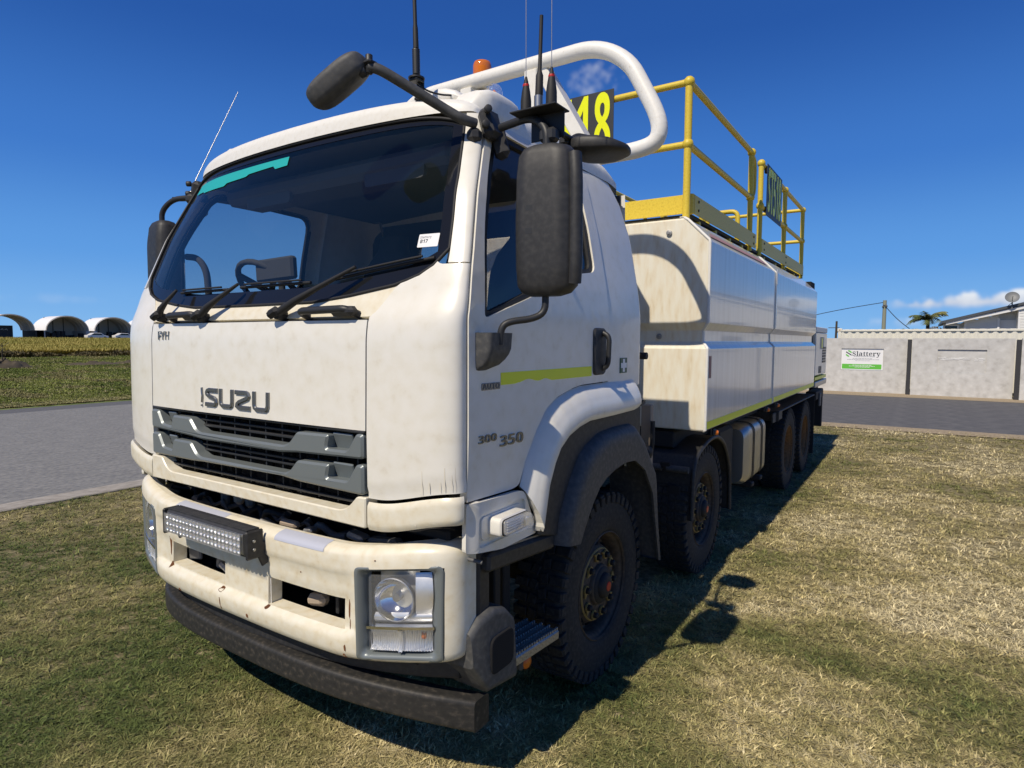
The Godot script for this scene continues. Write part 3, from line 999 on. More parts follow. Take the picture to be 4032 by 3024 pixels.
func arches(truck: Node3D) -> void:
	var b := MB.new()
	# green first-aid sticker behind the door
	var bx := Basis(Vector3(0, 0, -1), Vector3.UP, Vector3.RIGHT)
	b.prism(rrect(1.458, 1.699, 1.55, 1.783, 0.004), Transform3D(bx, Vector3(1.2035, 0, 0)), -0.004, 0.0045)
	var aid := obj("first_aid_sticker", b, M.dark_green, truck)
	b = MB.new()
	b.prism(PackedVector2Array([Vector2(1.49, 1.705), Vector2(1.518, 1.705), Vector2(1.518, 1.727), Vector2(1.543, 1.727), Vector2(1.543, 1.755), Vector2(1.518, 1.755), Vector2(1.518, 1.777), Vector2(1.49, 1.777), Vector2(1.49, 1.755), Vector2(1.465, 1.755), Vector2(1.465, 1.727), Vector2(1.49, 1.727)]), Transform3D(bx, Vector3(1.2082, 0, 0)), 0.0, 0.001)
	obj("cross", b, M.white_sticker, aid)
	# white flare over the wheel
	var O := [Vector2(-0.452, 1.262), Vector2(-0.50, 1.369), Vector2(-0.572, 1.478), Vector2(-0.657, 1.566), Vector2(-0.75, 1.611), Vector2(-0.9, 1.644), Vector2(-0.995, 1.655), Vector2(-1.3, 1.658), Vector2(-1.55, 1.660), Vector2(-1.74, 1.662)]
	var I := [Vector2(-0.555, 1.05), Vector2(-0.60, 1.235), Vector2(-0.645, 1.321), Vector2(-0.695, 1.385), Vector2(-0.787, 1.44), Vector2(-0.89, 1.47), Vector2(-1.0, 1.487), Vector2(-1.3, 1.487), Vector2(-1.55, 1.49), Vector2(-1.735, 1.515)]
	b = MB.new()
	b.surf(func(u, w):
		var f: float = u * (O.size() - 1); var i := mini(int(f), O.size() - 2); var r := f - i
		var o: Vector2 = O[i].lerp(O[i + 1], r); var n: Vector2 = I[i].lerp(I[i + 1], r)
		var q := o.lerp(n, w)
		var x: float = 1.197 + tab([[0.0, 0.0], [0.1, 0.022], [0.3, 0.045], [0.6, 0.066], [0.88, 0.072], [1.0, 0.058]], w)
		x -= 0.05 * smoothstep(0.93, 1.0, u)
		return Vector3(x, q.y, q.x), 55, 11, Vector3.RIGHT, 0.04)
	both("wheel_arch_flare", b, M.paint, truck)
	# lower panel with the side lamp
	b = MB.new()
	ring_panel(b, Vector2(-0.30, 1.15), rrect(-0.465, 1.082, -0.135, 1.215, 0.03), rpoly([Vector2(-0.078, 1.265), Vector2(-0.074, 1.078), Vector2(-0.30, 1.04), Vector2(-0.56, 1.04), Vector2(-0.462, 1.245), Vector2(-0.40, 1.254)], [0.01, 0.015, 0.02, 0.02, 0.05, 0.02], 3), func(q): return Vector3(1.218 - 0.015 * smoothstep(-0.14, -0.075, q.x), q.y, q.x), 5, 0.02)
	both("lower_panel", b, M.paint, truck)
	b = MB.new()
	b.box(Vector3(1.200, 1.149, -0.30), Vector3(0.012, 0.14, 0.34), 0.0)
	both("lower_panel_recess", b, M.paint, truck)
	for s in [1, -1]:
		var sd := func(q: MB) -> MB: return q if s == 1 else flip_x(q)
		b = MB.new()
		b.prism(rrect(0.16, 1.105, 0.44, 1.198, 0.025), Transform3D(bx, Vector3(1.2065, 0, 0)), 0.0, 0.006, 0.002, true)
		var sl := obj("side_lamp", sd.call(b), M.paint, truck)
		b = MB.new()
		b.prism(rrect(0.205, 1.116, 0.40, 1.19, 0.02), Transform3D(bx, Vector3(1.212, 0, 0)), 0.0, 0.060, 0.006, true)
		obj("housing", sd.call(b), M.paint, sl)
		b = MB.new()
		b.prism(rrect(0.212, 1.12, 0.398, 1.186, 0.02), Transform3D(bx, Vector3(1.272, 0, 0)), 0.0, 0.004)
		obj("gasket", sd.call(b), M.rubber, sl)
		b = MB.new()
		b.prism(rrect(0.216, 1.123, 0.396, 1.184, 0.02), Transform3D(bx, Vector3(1.276, 0, 0)), 0.0, 0.003)
		obj("reflector", sd.call(b), M.lamp_silver, sl)
		b = MB.new()
		var S := []
		for k in 6:
			var t := k / 5.0
			var sec := PackedVector3Array()
			var ins := 0.022 * t * t
			for q in rrect(0.216 + ins, 1.123 + ins * 0.5, 0.396 - ins, 1.184 - ins * 0.5, 0.02, 3):
				sec.append(Vector3(1.2795 + 0.040 * t, q.y, -q.x))
			S.append(sec)
		b.loft(S)
		obj("lens", sd.call(b), M.clear_lens, sl)
		b = MB.new()
		for k in 5:
			b.box(Vector3(1.284, 1.135 + k * 0.010, -0.285), Vector3(0.006, 0.004, 0.11), 0.001)
		b.box(Vector3(1.290, 1.15, -0.365), Vector3(0.01, 0.035, 0.014), 0.002)
		obj("bulb", sd.call(b), M.lamp_silver, sl)
	# dark liner inside the arch and the plate between flare and guard
	b = MB.new()
	b.surf(func(u, w):
		var f: float = u * (I.size() - 1); var i := mini(int(f), I.size() - 2)
		var n: Vector2 = I[i].lerp(I[i + 1], f - i)
		return Vector3(lerpf(1.25, 0.75, w), n.y - 0.004, n.x), 40, 4, Vector3.DOWN, 0.02)
	both("arch_liner", b, M.black_plastic, truck)
	b = MB.new()
	b.prism(rpoly([Vector2(0.57, 1.02), Vector2(0.80, 0.96), Vector2(1.0, 1.30), Vector2(1.75, 1.30), Vector2(1.75, 1.495), Vector2(1.0, 1.485), Vector2(0.70, 1.385)], 0.02, 2), Transform3D(bx, Vector3(1.195, 0, 0)), 0.0, 0.02, 0.005)
	both("arch_plate", b, M.black_plastic, truck)
	# black guard round the front wheel
	var GO := [Vector2(-0.735, 0.93), Vector2(-0.755, 1.06), Vector2(-0.85, 1.215), Vector2(-0.94, 1.322), Vector2(-1.015, 1.37), Vector2(-1.166, 1.416), Vector2(-1.37, 1.424), Vector2(-1.59, 1.418), Vector2(-1.70, 1.33), Vector2(-1.91, 1.098), Vector2(-1.955, 0.758), Vector2(-2.015, 0.493)]
	var GI := [Vector2(-0.90, 0.90), Vector2(-0.955, 0.98), Vector2(-1.032, 1.07), Vector2(-1.107, 1.135), Vector2(-1.19, 1.17), Vector2(-1.29, 1.195), Vector2(-1.43, 1.21), Vector2(-1.568, 1.20), Vector2(-1.72, 1.12), Vector2(-1.86, 0.95), Vector2(-1.92, 0.72), Vector2(-1.985, 0.493)]
	b = MB.new()
	b.surf(func(u, w):
		var f: float = u * (GO.size() - 1); var i := mini(int(f), GO.size() - 2); var r := f - i
		var o: Vector2 = GO[i].lerp(GO[i + 1], r); var n: Vector2 = GI[i].lerp(GI[i + 1], r)
		var q := o.lerp(n, tab([[0.0, 0.0], [0.25, 0.0], [0.45, 0.12], [0.6, 0.3], [1.0, 1.0]], w))
		var x: float = tab([[0.0, 0.95], [0.25, 1.19], [0.45, 1.25], [0.6, 1.268], [1.0, 1.262]], w)
		return Vector3(x, q.y, q.x), 60, 13, Vector3(1, 1, 0), 0.015)
	both("wheel_guard", b, M.grey_plastic, truck)

# ---------- bumper and everything on it ----------
func bum(x: float, y: float, off := 0.0) -> Vector3:
	# point of the bumper's face; y before the lift towards the corners
	var t := minf(absf(x) / 1.155, 1.0)
	var n := 2.6
	var d := 0.24
	var nz := 1.0 - pow(maxf(1.0 - pow(t, n), 0.0), 1.0 / n)
	var o: float = tab([[0.575, -0.05], [0.585, -0.012], [0.60, 0.006], [0.625, 0.016], [0.665, 0.02], [0.695, 0.014], [0.705, -0.008], [0.83, -0.012], [0.845, -0.004], [0.925, -0.002], [0.94, 0.010], [1.015, 0.012], [1.03, 0.006], [1.042, -0.012], [1.048, -0.04]], y) + off
	var o2: float = tab([[0.575, -0.05], [0.585, -0.014], [0.60, 0.002], [0.63, 0.010], [0.70, 0.013], [0.95, 0.013], [1.0, 0.012], [1.022, 0.006], [1.04, -0.012], [1.048, -0.04]], y) + off
	o = lerpf(o, o2, smoothstep(0.70, 0.79, absf(x)))
	var g := smoothstep(0.8, 1.15, absf(x))
	var lift := 0.055 * smoothstep(0.62, 1.15, absf(x))
	return Vector3(x + signf(x) * o * g * 0.8, y + lift, 0.095 - d * nz + o * (1.0 - g * 0.5))

func bum_x(u: float) -> float:
	# evenly spread round the turn, u from -1 to 1
	return 1.155 * signf(u) * pow(sin(absf(u) * PI / 2.0), 2.0 / 2.6)

func bumper(truck: Node3D) -> void:
	var bp := part("bumper", truck)
	var b: MB
	var xsn := []
	for k in 97:
		xsn.append(bum_x(k / 48.0 - 1.0))
	for e in [-0.603, -0.108, 0.222, 0.690, 0.775, 1.115, -0.775, -1.115]:
		xsn.append(e)
	xsn.sort()
	var ysn := [0.575, 0.585, 0.60, 0.625, 0.665, 0.695, 0.705, 0.72, 0.76, 0.80, 0.83, 0.845, 0.88, 0.925, 0.94, 0.965, 0.99, 1.015, 1.03, 1.042, 1.048]
	var P := []
	for x in xsn:
		var row := PackedVector3Array()
		for y in ysn:
			row.append(bum(x, y))
		P.append(row)
	b = MB.new()
	b.net(P, false, Vector3.BACK, 0.0, func(i, j):
		var x: float = (xsn[i] + xsn[i + 1]) / 2.0; var y: float = (ysn[j] + ysn[j + 1]) / 2.0
		if x > -0.603 and x < -0.108 and y > 0.72 and y < 0.83: return true
		if x > 0.222 and x < 0.690 and y > 0.705 and y < 0.83: return true
		if absf(x) > 0.775 and absf(x) < 1.115 and y > 0.60 and y < 0.965: return true
		return false)
	# turned-in edges of the openings
	for r in [[-0.603, 0.72, -0.108, 0.83], [0.222, 0.705, 0.690, 0.83]]:
		var ring := []
		for k in 9: ring.append(Vector2(lerpf(r[0], r[2], k / 8.0), r[1]))
		for k in 9: ring.append(Vector2(r[2], lerpf(r[1], r[3], k / 8.0)))
		for k in 9: ring.append(Vector2(lerpf(r[2], r[0], k / 8.0), r[3]))
		for k in 9: ring.append(Vector2(r[0], lerpf(r[3], r[1], k / 8.0)))
		for k in ring.size():
			var q0: Vector2 = ring[k]; var q1: Vector2 = ring[(k + 1) % ring.size()]
			if q0.distance_to(q1) < 1e-5: continue
			var a := bum(q0.x, q0.y); var d := bum(q1.x, q1.y)
			b.quad(a, d, d + Vector3(0, 0, -0.07), a + Vector3(0, 0, -0.07), Vector3((r[0] + r[2]) / 2.0, (r[1] + r[3]) / 2.0, a.z) - a)
	# top and bottom returns
	for e in [[1.048, -0.028], [0.575, -0.14]]:
		for k in 96:
			var x0 := bum_x(k / 48.0 - 1.0); var x1 := bum_x((k + 1) / 48.0 - 1.0)
			var a := bum(x0, e[0]); var d := bum(x1, e[0])
			var ia := Vector3(-signf(x0) * 0.06 * smoothstep(0.9, 1.155, absf(x0)), 0, e[1] * (1.0 - 0.8 * smoothstep(0.9, 1.155, absf(x0))))
			var id := Vector3(-signf(x1) * 0.06 * smoothstep(0.9, 1.155, absf(x1)), 0, e[1] * (1.0 - 0.8 * smoothstep(0.9, 1.155, absf(x1))))
			b.quad(a, d, d + id, a + ia, Vector3(0, 1 if e[0] > 0.8 else -1, 0))
	# ends
	for s in [1.0, -1.0]:
		for j in ysn.size() - 1:
			var a := bum(1.155 * s, ysn[j]); var d := bum(1.155 * s, ysn[j + 1])
			b.quad(a, d, d + Vector3(0, 0, -0.05), a + Vector3(0, 0, -0.05), Vector3(s, 0, 0))
	obj("shell", b, M.cream_paint, bp)
	# number plate bracket between the openings
	b = MB.new()
	ring_panel_xy(b, Vector2(0.063, 0.762), rrect(-0.04, 0.742, 0.165, 0.782, 0.012), rrect(-0.112, 0.70, 0.226, 0.835, 0.006), 0.072)
	obj("plate_bracket", b, M.white_sticker, bp)
	# rust runs, each a thin flake of its own outline
	for r in [[-0.625, 0.80, 0.012, 0.10], [-0.607, 0.712, 0.022, 0.035], [-0.115, 0.70, 0.03, 0.022], [0.232, 0.70, 0.022, 0.014], [0.716, 0.79, 0.010, 0.085], [0.713, 0.64, 0.008, 0.03], [0.70, 0.60, 0.012, 0.028], [0.1, 0.63, 0.014, 0.02], [-0.50, 0.605, 0.02, 0.025], [-0.52, 0.98, 0.008, 0.008], [0.45, 0.90, 0.006, 0.006], [0.86, 1.0, 0.006, 0.005], [1.10, 0.60, 0.010, 0.012], [-0.112, 0.64, 0.006, 0.07], [0.722, 0.73, 0.005, 0.05]]:
		b = MB.new()
		var poly := PackedVector2Array()
		for k in 11:
			var a := TAU * k / 11.0
			var q := 0.75 + 0.35 * rng.randf()
			poly.append(Vector2(r[0] + cos(a) * r[2] * 0.6 * q, r[1] + sin(a) * r[3] * 0.5 * q))
		b.prism(poly, Transform3D.IDENTITY, 0.0, 0.0012)
		b.bend(func(p):
			var q := bum(p.x, p.y)
			return q + Vector3(0, 0, 0.0006 + p.z))
		obj("rust_mark", b, M.rust, bp)
	# worn grip strips with faded print along the top
	for r in [[-0.53, -0.10], [0.30, 0.60]]:
		b = MB.new()
		b.surf(func(u, w):
			var x := lerpf(r[0], r[1], u)
			var p := bum(x, lerpf(1.016, 1.0478, w))
			return p + Vector3(0, 0.0015, 0.002) if w < 0.6 else p + Vector3(0, 0.0025, -0.02 * (w - 0.6)), 12, 6, Vector3(0, 1, 0.5), 0.0)
		obj("grip_strip", b, mat("grip_strip", lin(0.46, 0.48, 0.56), 0.5), bp)
	lights(truck, bp)
	# thin rain stains running down the near corner
	for k in 9:
		var th := 0.60 + 0.036 * k + rng.randf_range(-0.006, 0.006)
		var up := k % 3 != 0
		var sx := smoothstep(0.85, 1.2, corner(th, 1.2).x)
		var y0 := (1.268 if up else 1.150) + 0.058 * sx; var y1 := y0 + rng.randf_range(0.03, 0.09 if up else 0.08)
		var wd := rng.randf_range(0.0016, 0.0048)
		b = MB.new()
		b.surf(func(u, w):
			var y: float = lerpf(y0, y1, w)
			var p := corner(th + (u - 0.5) * wd * 2.0 * (1.0 - 0.6 * absf(w - 0.5)), y)
			var q := corner(th + 0.01, y) - corner(th - 0.01, y)
			var nn := Vector3(-q.z, 0, q.x).normalized()
			if nn.z < 0.0: nn = -nn
			return p + nn * (0.0006 if up else 0.0122), 3, 8, Vector3(1, 0, 1))
		obj("rain_stain", b, M.stain, truck)
	# steel bar under the bumper
	b = MB.new()
	var S := []
	for k in 33:
		var u := k / 16.0 - 1.0
		var x := 1.16 * u
		var z := 0.035 - 0.27 * pow(absf(u), 3.2)
		var lo := 0.385 - 0.085 * pow(absf(u), 4.0); var hi := 0.50 - 0.07 * pow(absf(u), 4.0)
		var sec := PackedVector3Array()
		for q in rrect(-0.05, lo, 0.05, hi, 0.02, 3):
			sec.append(Vector3(x, q.y, z + q.x))
		S.append(sec)
	b.loft(S)
	obj("underrun_bar", b, M.worn_steel, truck)
	b = MB.new()
	S = []
	for k in 33:
		var u := k / 16.0 - 1.0
		var x := 1.10 * u
		var z := -0.02 - 0.20 * pow(absf(u), 3.0)
		var sec := PackedVector3Array()
		for q in rrect(-0.05, 0.49, 0.06, 0.60, 0.015, 3):
			sec.append(Vector3(x, q.y + 0.03 * absf(u), z + q.x))
		S.append(sec)
	b.loft(S)
	obj("lower_valance", b, M.black_plastic, truck)
	for s in [0.55, -0.55]:
		b = MB.new()
		b.box(Vector3(s, 0.52, -0.12), Vector3(0.08, 0.35, 0.10), 0.008)
		obj("bar_bracket", b, M.underbody, truck)
	# dirt-grey machinery seen above and through the bumper
	var eng := part("engine_bay", truck)
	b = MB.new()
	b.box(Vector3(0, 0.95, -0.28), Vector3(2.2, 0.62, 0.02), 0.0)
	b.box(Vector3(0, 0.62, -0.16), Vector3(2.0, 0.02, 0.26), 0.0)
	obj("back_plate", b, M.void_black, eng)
	b = MB.new()
	b.box(Vector3(0, 0.90, -0.12), Vector3(2.05, 0.09, 0.07), 0.01)
	b.box(Vector3(0.45, 0.77, -0.05), Vector3(0.02, 0.12, 0.06), 0.003)
	b.box(Vector3(0.56, 0.77, -0.04), Vector3(0.02, 0.12, 0.06), 0.003)
	obj("crossmember", b, M.underbody, eng)
	var bits := [[-0.93, 1.02, -0.10, 0.10, 0.05, 0.08, "alloy"], [-0.80, 0.985, -0.06, 0.16, 0.02, 0.07, "alloy"], [-0.62, 1.0, -0.10, 0.13, 0.03, 0.06, "part_tan"], [-0.42, 1.05, -0.12, 0.05, 0.12, 0.05, "hose_grey"], [-0.30, 1.06, -0.12, 0.06, 0.06, 0.05, "part_tan"], [-0.18, 1.07, -0.1, 0.05, 0.07, 0.04, "hose_grey"], [0.02, 1.0, -0.06, 0.09, 0.025, 0.05, "alloy"], [0.20, 1.03, -0.05, 0.12, 0.035, 0.04, "part_tan"], [0.33, 1.02, -0.06, 0.06, 0.03, 0.05, "alloy"], [0.62, 1.04, -0.08, 0.10, 0.03, 0.06, "alloy"], [0.78, 1.05, -0.08, 0.16, 0.025, 0.05, "hose_grey"], [-0.33, 0.75, -0.03, 0.05, 0.08, 0.04, "hose_grey"], [-0.26, 0.735, -0.02, 0.10, 0.03, 0.05, "alloy"], [0.43, 0.74, -0.02, 0.11, 0.055, 0.06, "part_tan"], [-0.55, 0.77, -0.02, 0.10, 0.10, 0.02, "hose_grey"], [0.66, 0.765, -0.03, 0.03, 0.13, 0.04, "alloy"]]
	for q in bits:
		b = MB.new()
		b.box(Vector3(q[0], q[1], q[2]), Vector3(q[3], q[4], q[5]), minf(q[4], q[5]) * 0.35, Basis(Vector3(0, 0.3, 1).normalized(), rng.randf_range(-0.3, 0.3)))
		obj("fitting", b, M[q[6]], eng)
	for k in 9:
		b = MB.new()
		var x := -0.9 + k * 0.22
		var pts := []
		for j in 6:
			pts.append(Vector3(x + j * 0.07 + rng.randf_range(-0.03, 0.03), 1.0 + rng.randf_range(-0.05, 0.06), -0.12 + rng.randf_range(-0.04, 0.05)))
		b.tube(smooth_path(pts, 0.05, 3), rng.randf_range(0.008, 0.018), 7)
		obj("hose", b, M.hose_grey if k % 3 else M.rubber, eng)

func ring_panel_xy(b: MB, mid: Vector2, inner: PackedVector2Array, outer: PackedVector2Array, z: float) -> void:
	var P := []
	var angs := []
	for k in 64: angs.append(TAU * k / 64.0 - PI)
	for p in inner: angs.append((p - mid).angle())
	for p in outer: angs.append((p - mid).angle())
	angs.sort()
	for a in angs:
		var i := ray_out(mid, a + 1e-5, inner); var o := ray_out(mid, a + 1e-5, outer)
		P.append(PackedVector3Array([Vector3(i.x, i.y, z - 0.03), Vector3(i.x, i.y, z), Vector3(o.x, o.y, z)]))
	b.net(P, true, Vector3.BACK)

func lights(truck: Node3D, bp: Node3D) -> void:
	var b: MB
	for s in [1, -1]:
		var sd := func(q: MB) -> MB: return q if s == 1 else flip_x(q)
		var hl := part("headlight", bp)
		# frame round the recess
		b = MB.new()
		var P := []
		var o := rrect(0.766, 0.590, 1.112, 0.974, 0.022, 5); var i := rrect(0.790, 0.616, 1.090, 0.952, 0.03, 5)
		for k in o.size():
			var row := PackedVector3Array()
			row.append(bum(o[k].x, o[k].y, -0.003)); row.append(bum(o[k].x, o[k].y, 0.006))
			row.append(bum(lerpf(o[k].x, i[k].x, 0.55), lerpf(o[k].y, i[k].y, 0.55), 0.004))
			row.append(bum(i[k].x, i[k].y, -0.018)); row.append(bum(i[k].x, i[k].y, -0.06))
			P.append(row)
		b.net(P, true, Vector3.BACK)
		obj("bezel", sd.call(b), M.grille_grey, hl)
		# recess
		b = MB.new()
		b.surf(func(u, w): return bum(lerpf(0.78, 1.10, u), lerpf(0.61, 0.96, w), -0.11), 8, 6, Vector3.BACK)
		obj("recess", sd.call(b), M.void_black, hl)
		# main unit: reflector bowl, side reflector, clear cover
		var c := bum(0.925, 0.835, -0.045)
		var nz := (bum(0.80, 0.83) - bum(1.08, 0.83)).cross(Vector3.UP).normalized()
		if nz.z < 0.0: nz = -nz
		var xf := Transform3D(Basis(Vector3.UP.cross(nz).normalized(), nz, Vector3.UP.cross(nz).normalized().cross(nz)), c)
		b = MB.new()
		b.lathe([Vector2(0.084, 0.012), Vector2(0.078, 0.0), Vector2(0.06, -0.028), Vector2(0.03, -0.045), Vector2(0.0, -0.05)], xf, 32)
		obj("reflector", sd.call(b), M.chrome, hl)
		b = MB.new()
		b.lathe([Vector2(0.088, 0.0), Vector2(0.088, 0.018), Vector2(0.084, 0.02), Vector2(0.084, 0.012)], xf, 32)
		obj("reflector_ring", sd.call(b), M.satin_steel, hl)
		b = MB.new()
		b.lathe([Vector2(0.0, 0.0), Vector2(0.016, -0.002), Vector2(0.018, -0.03), Vector2(0.012, -0.05)], xf, 14)
		obj("bulb_shield", sd.call(b), M.satin_steel, hl)
		b = MB.new()
		b.surf(func(u, w): return bum(lerpf(0.815, 1.085, u), lerpf(0.735, 0.775, w), -0.055 + 0.04 * w * (1.0 - w)), 10, 6, Vector3.BACK)
		b.surf(func(u, w): return bum(lerpf(1.02, 1.085, u), lerpf(0.77, 0.935, w), -0.05 + 0.03 * sin(w * PI)), 6, 8, Vector3.BACK)
		b.surf(func(u, w): return bum(lerpf(0.815, 1.04, u), lerpf(0.74, 0.94, w), -0.085), 8, 6, Vector3.BACK)
		obj("side_reflector", sd.call(b), M.lamp_silver, hl)
		b = MB.new()
		b.surf(func(u, w): return bum(lerpf(0.808, 1.086, u), lerpf(0.732, 0.94, w), -0.014 - 0.012 * pow(absf(u * 2.0 - 1.0), 6.0)), 14, 10, Vector3.BACK)
		obj("cover", sd.call(b), M.clear_lens, hl)
		b = MB.new()
		b.surf(func(u, w): return bum(lerpf(0.808, 1.086, u), lerpf(0.722, 0.733, w), -0.010), 14, 3, Vector3.BACK, 0.03)
		obj("divider", sd.call(b), M.chrome, hl)
		# ribbed lower unit
		b = MB.new()
		P = []
		for k in 121:
			var x := lerpf(0.812, 1.084, k / 120.0)
			var off := -0.026 + (0.004 if k % 4 < 2 else -0.002)
			if x > 0.945 and x < 0.962: off = -0.02
			P.append(PackedVector3Array([bum(x, 0.632, off), bum(x, 0.66, off + 0.004), bum(x, 0.69, off + 0.004), bum(x, 0.716, off)]))
		b.net(P, false, Vector3.BACK)
		obj("ribbed_lens", sd.call(b), M.clear_lens, hl)
		b = MB.new()
		P = []
		for k in 145:
			var x := lerpf(0.81, 1.086, k / 144.0)
			var row := PackedVector3Array()
			for j in 6:
				var w := j / 5.0
				row.append(bum(x, lerpf(0.63, 0.718, w), -0.05 + 0.02 * pow(absf(w * 2.0 - 1.0), 2.0) + (0.005 if k % 6 < 3 else 0.0) + (0.012 if x > 0.945 and x < 0.965 else 0.0)))
			P.append(row)
		b.net(P, false, Vector3.BACK)
		obj("lower_reflector", sd.call(b), M.lamp_silver, hl)
		b = MB.new()
		cyl(b, bum(1.055, 0.675, -0.055), bum(1.055, 0.70, -0.05), 0.012)
		obj("amber_bulb", sd.call(b), M.amber_solid, hl)
	# LED bar on the bumper
	var lb := part("light_bar", truck)
	b = MB.new()
	b.box(Vector3(-0.105, 0.998, 0.155), Vector3(0.66, 0.118, 0.06), 0.014)
	for k in 7:
		b.box(Vector3(-0.105, 1.050, 0.118 + k * 0.0095), Vector3(0.64, 0.018, 0.004), 0.001)
		b.box(Vector3(-0.105, 0.946, 0.118 + k * 0.0095), Vector3(0.64, 0.014, 0.004), 0.001)
	obj("housing", b, M.black_plastic, lb)
	b = MB.new()
	b.box(Vector3(-0.105, 0.998, 0.1865), Vector3(0.615, 0.088, 0.004), 0.001)
	obj("reflector_plate", b, M.satin_steel, lb)
	var cup := MB.new()
	cup.lathe([Vector2(0.0135, 0.010), Vector2(0.0125, 0.011), Vector2(0.010, 0.006), Vector2(0.004, 0.001), Vector2(0.0, 0.0)], Transform3D(Basis(Vector3.RIGHT, PI / 2.0), Vector3.ZERO), 8)
	var cm := cup.mesh()
	for r in 3:
		for k in 21:
			put(cm, "led_cup", M.chrome, lb, Transform3D(Basis.IDENTITY, Vector3(-0.395 + k * 0.029, 0.969 + r * 0.029, 0.189)))
	b = MB.new()
	b.box(Vector3(-0.105, 0.998, 0.203), Vector3(0.62, 0.092, 0.003), 0.001)
	obj("cover", b, M.clear_lens, lb)
	for s in [-0.441, 0.231]:
		b = MB.new()
		b.box(Vector3(s, 0.995, 0.153), Vector3(0.014, 0.125, 0.085), 0.012)
		b.box(Vector3(s, 0.945, 0.11), Vector3(0.012, 0.10, 0.06), 0.004, Basis(Vector3.RIGHT, 0.4))
		obj("end_cap", b, M.black_plastic, lb)
		b = MB.new()
		for y in [0.975, 1.012]:
			cyl(b, Vector3(s + signf(s) * 0.006, y, 0.16), Vector3(s + signf(s) * 0.012, y, 0.16), 0.007, 8)
		obj("bolt", b, M.satin_steel, lb)

func steps(truck: Node3D) -> void:
	var b: MB
	for s in [1, -1]:
		var sd := func(q: MB) -> MB: return q if s == 1 else flip_x(q)
		# black filler behind the corner
		b = MB.new()
		b.box(Vector3(1.09, 1.0, -0.24), Vector3(0.16, 0.56, 0.10), 0.02)
		obj("corner_filler", sd.call(b), M.black_plastic, truck)
		# end piece at the bumper
		b = MB.new()
		var S := []
		for k in 11:
			var t := k / 10.0
			var sec := PackedVector3Array()
			var lo: float = tab([[0.0, 0.60], [0.3, 0.475], [1.0, 0.45]], t); var hi: float = tab([[0.0, 0.74], [0.2, 0.785], [0.5, 0.80], [0.8, 0.775], [1.0, 0.72]], t)
			var x: float = tab([[0.0, 1.20], [0.25, 1.215], [1.0, 1.22]], t)
			for q in rpoly([Vector2(1.02, lo), Vector2(x, lo), Vector2(x - 0.015, hi), Vector2(1.02, hi)], 0.03, 3):
				sec.append(Vector3(q.x, q.y, lerpf(-0.13, -0.405, t)))
			S.append(sec)
		b.loft(S)
		var ec := obj("bumper_end", sd.call(b), M.grey_plastic, truck)
		b = MB.new()
		b.prism(rrect(0.225, 0.535, 0.385, 0.69, 0.04), Transform3D(Basis(Vector3(0, 0, -1), Vector3.UP, Vector3.RIGHT), Vector3(1.208, 0, 0)), 0.0, 0.010, 0.003, true)
		obj("foot_hole", sd.call(b), M.void_black, ec)
		# upper step
		var st := part("step", truck)
		b = MB.new()
		b.box(Vector3(1.12, 0.972, -0.485), Vector3(0.17, 0.075, 0.53), 0.012, Basis(Vector3.RIGHT, -0.09))
		obj("bracket", sd.call(b), M.black_plastic, st)
		for k in 5:
			b = MB.new()
			b.box(Vector3(1.05 + k * 0.033, 1.013, -0.50), Vector3(0.010, 0.012, 0.44), 0.002, Basis(Vector3.RIGHT, -0.09))
			obj("tread_bar", sd.call(b), M.tread_metal if k == 4 else M.black_plastic, st)
		# lower step
		st = part("step", truck)
		b = MB.new()
		b.box(Vector3(1.11, 0.50, -0.56), Vector3(0.20, 0.045, 0.46), 0.006, Basis(Vector3.RIGHT, -0.08))
		obj("plate", sd.call(b), M.tread_metal, st)
		for k in 5:
			b = MB.new()
			for j in 22:
				b.box(Vector3(1.03 + k * 0.042, 0.528 - j * 0.00165 + 0.017, -0.35 - j * 0.0205), Vector3(0.014, 0.016, 0.011), 0.003)
			obj("serration", sd.call(b), M.tread_metal, st)
		b = MB.new()
		b.box(Vector3(1.02, 0.72, -0.52), Vector3(0.04, 0.5, 0.05), 0.006)
		b.box(Vector3(0.95, 0.7, -0.7), Vector3(0.04, 0.55, 0.06), 0.006)
		obj("hanger", sd.call(b), M.underbody, st)
		b = MB.new()
		b.box(Vector3(1.07, 0.385, -0.66), Vector3(0.08, 0.08, 0.10), 0.01)
		var rl := obj("repeater_lamp", sd.call(b), M.grey_plastic, truck)
		b = MB.new()
		b.lathe([Vector2(0.0, 0.012), Vector2(0.02, 0.01), Vector2(0.032, 0.0), Vector2(0.034, -0.01)], Transform3D(Basis(Vector3.FORWARD, PI / 2.0), Vector3(1.113, 0.375, -0.66)), 18)
		obj("lens", sd.call(b), M.amber_solid, rl)

# ---------- mirrors, aerials ----------
func blob(b: MB, c: Vector3, bx: Basis, size: Vector3, shape: Callable, nu := 25, nv := 17) -> void:
	b.surf(func(u, w):
		var a: float = u * TAU; var e: float = (w - 0.5) * PI
		var p := Vector3(cos(e) * cos(a), sin(e), cos(e) * sin(a))
		var q: Vector3 = shape.call(Vector3(signf(p.x) * pow(absf(p.x), 0.6), signf(p.y) * pow(absf(p.y), 0.6), signf(p.z) * pow(absf(p.z), 0.6)))
		return c + bx * (q * size), nu, nv, Vector3.ZERO, 0.0)
	var s := 0.0
	for k in b.v.size(): s += b.n[k].dot(b.v[k] - c)
	if s < 0.0:
		for k in b.n.size(): b.n[k] = -b.n[k]
		for k in range(0, b.ix.size(), 3):
			var t := b.ix[k + 1]; b.ix[k + 1] = b.ix[k + 2]; b.ix[k + 2] = t

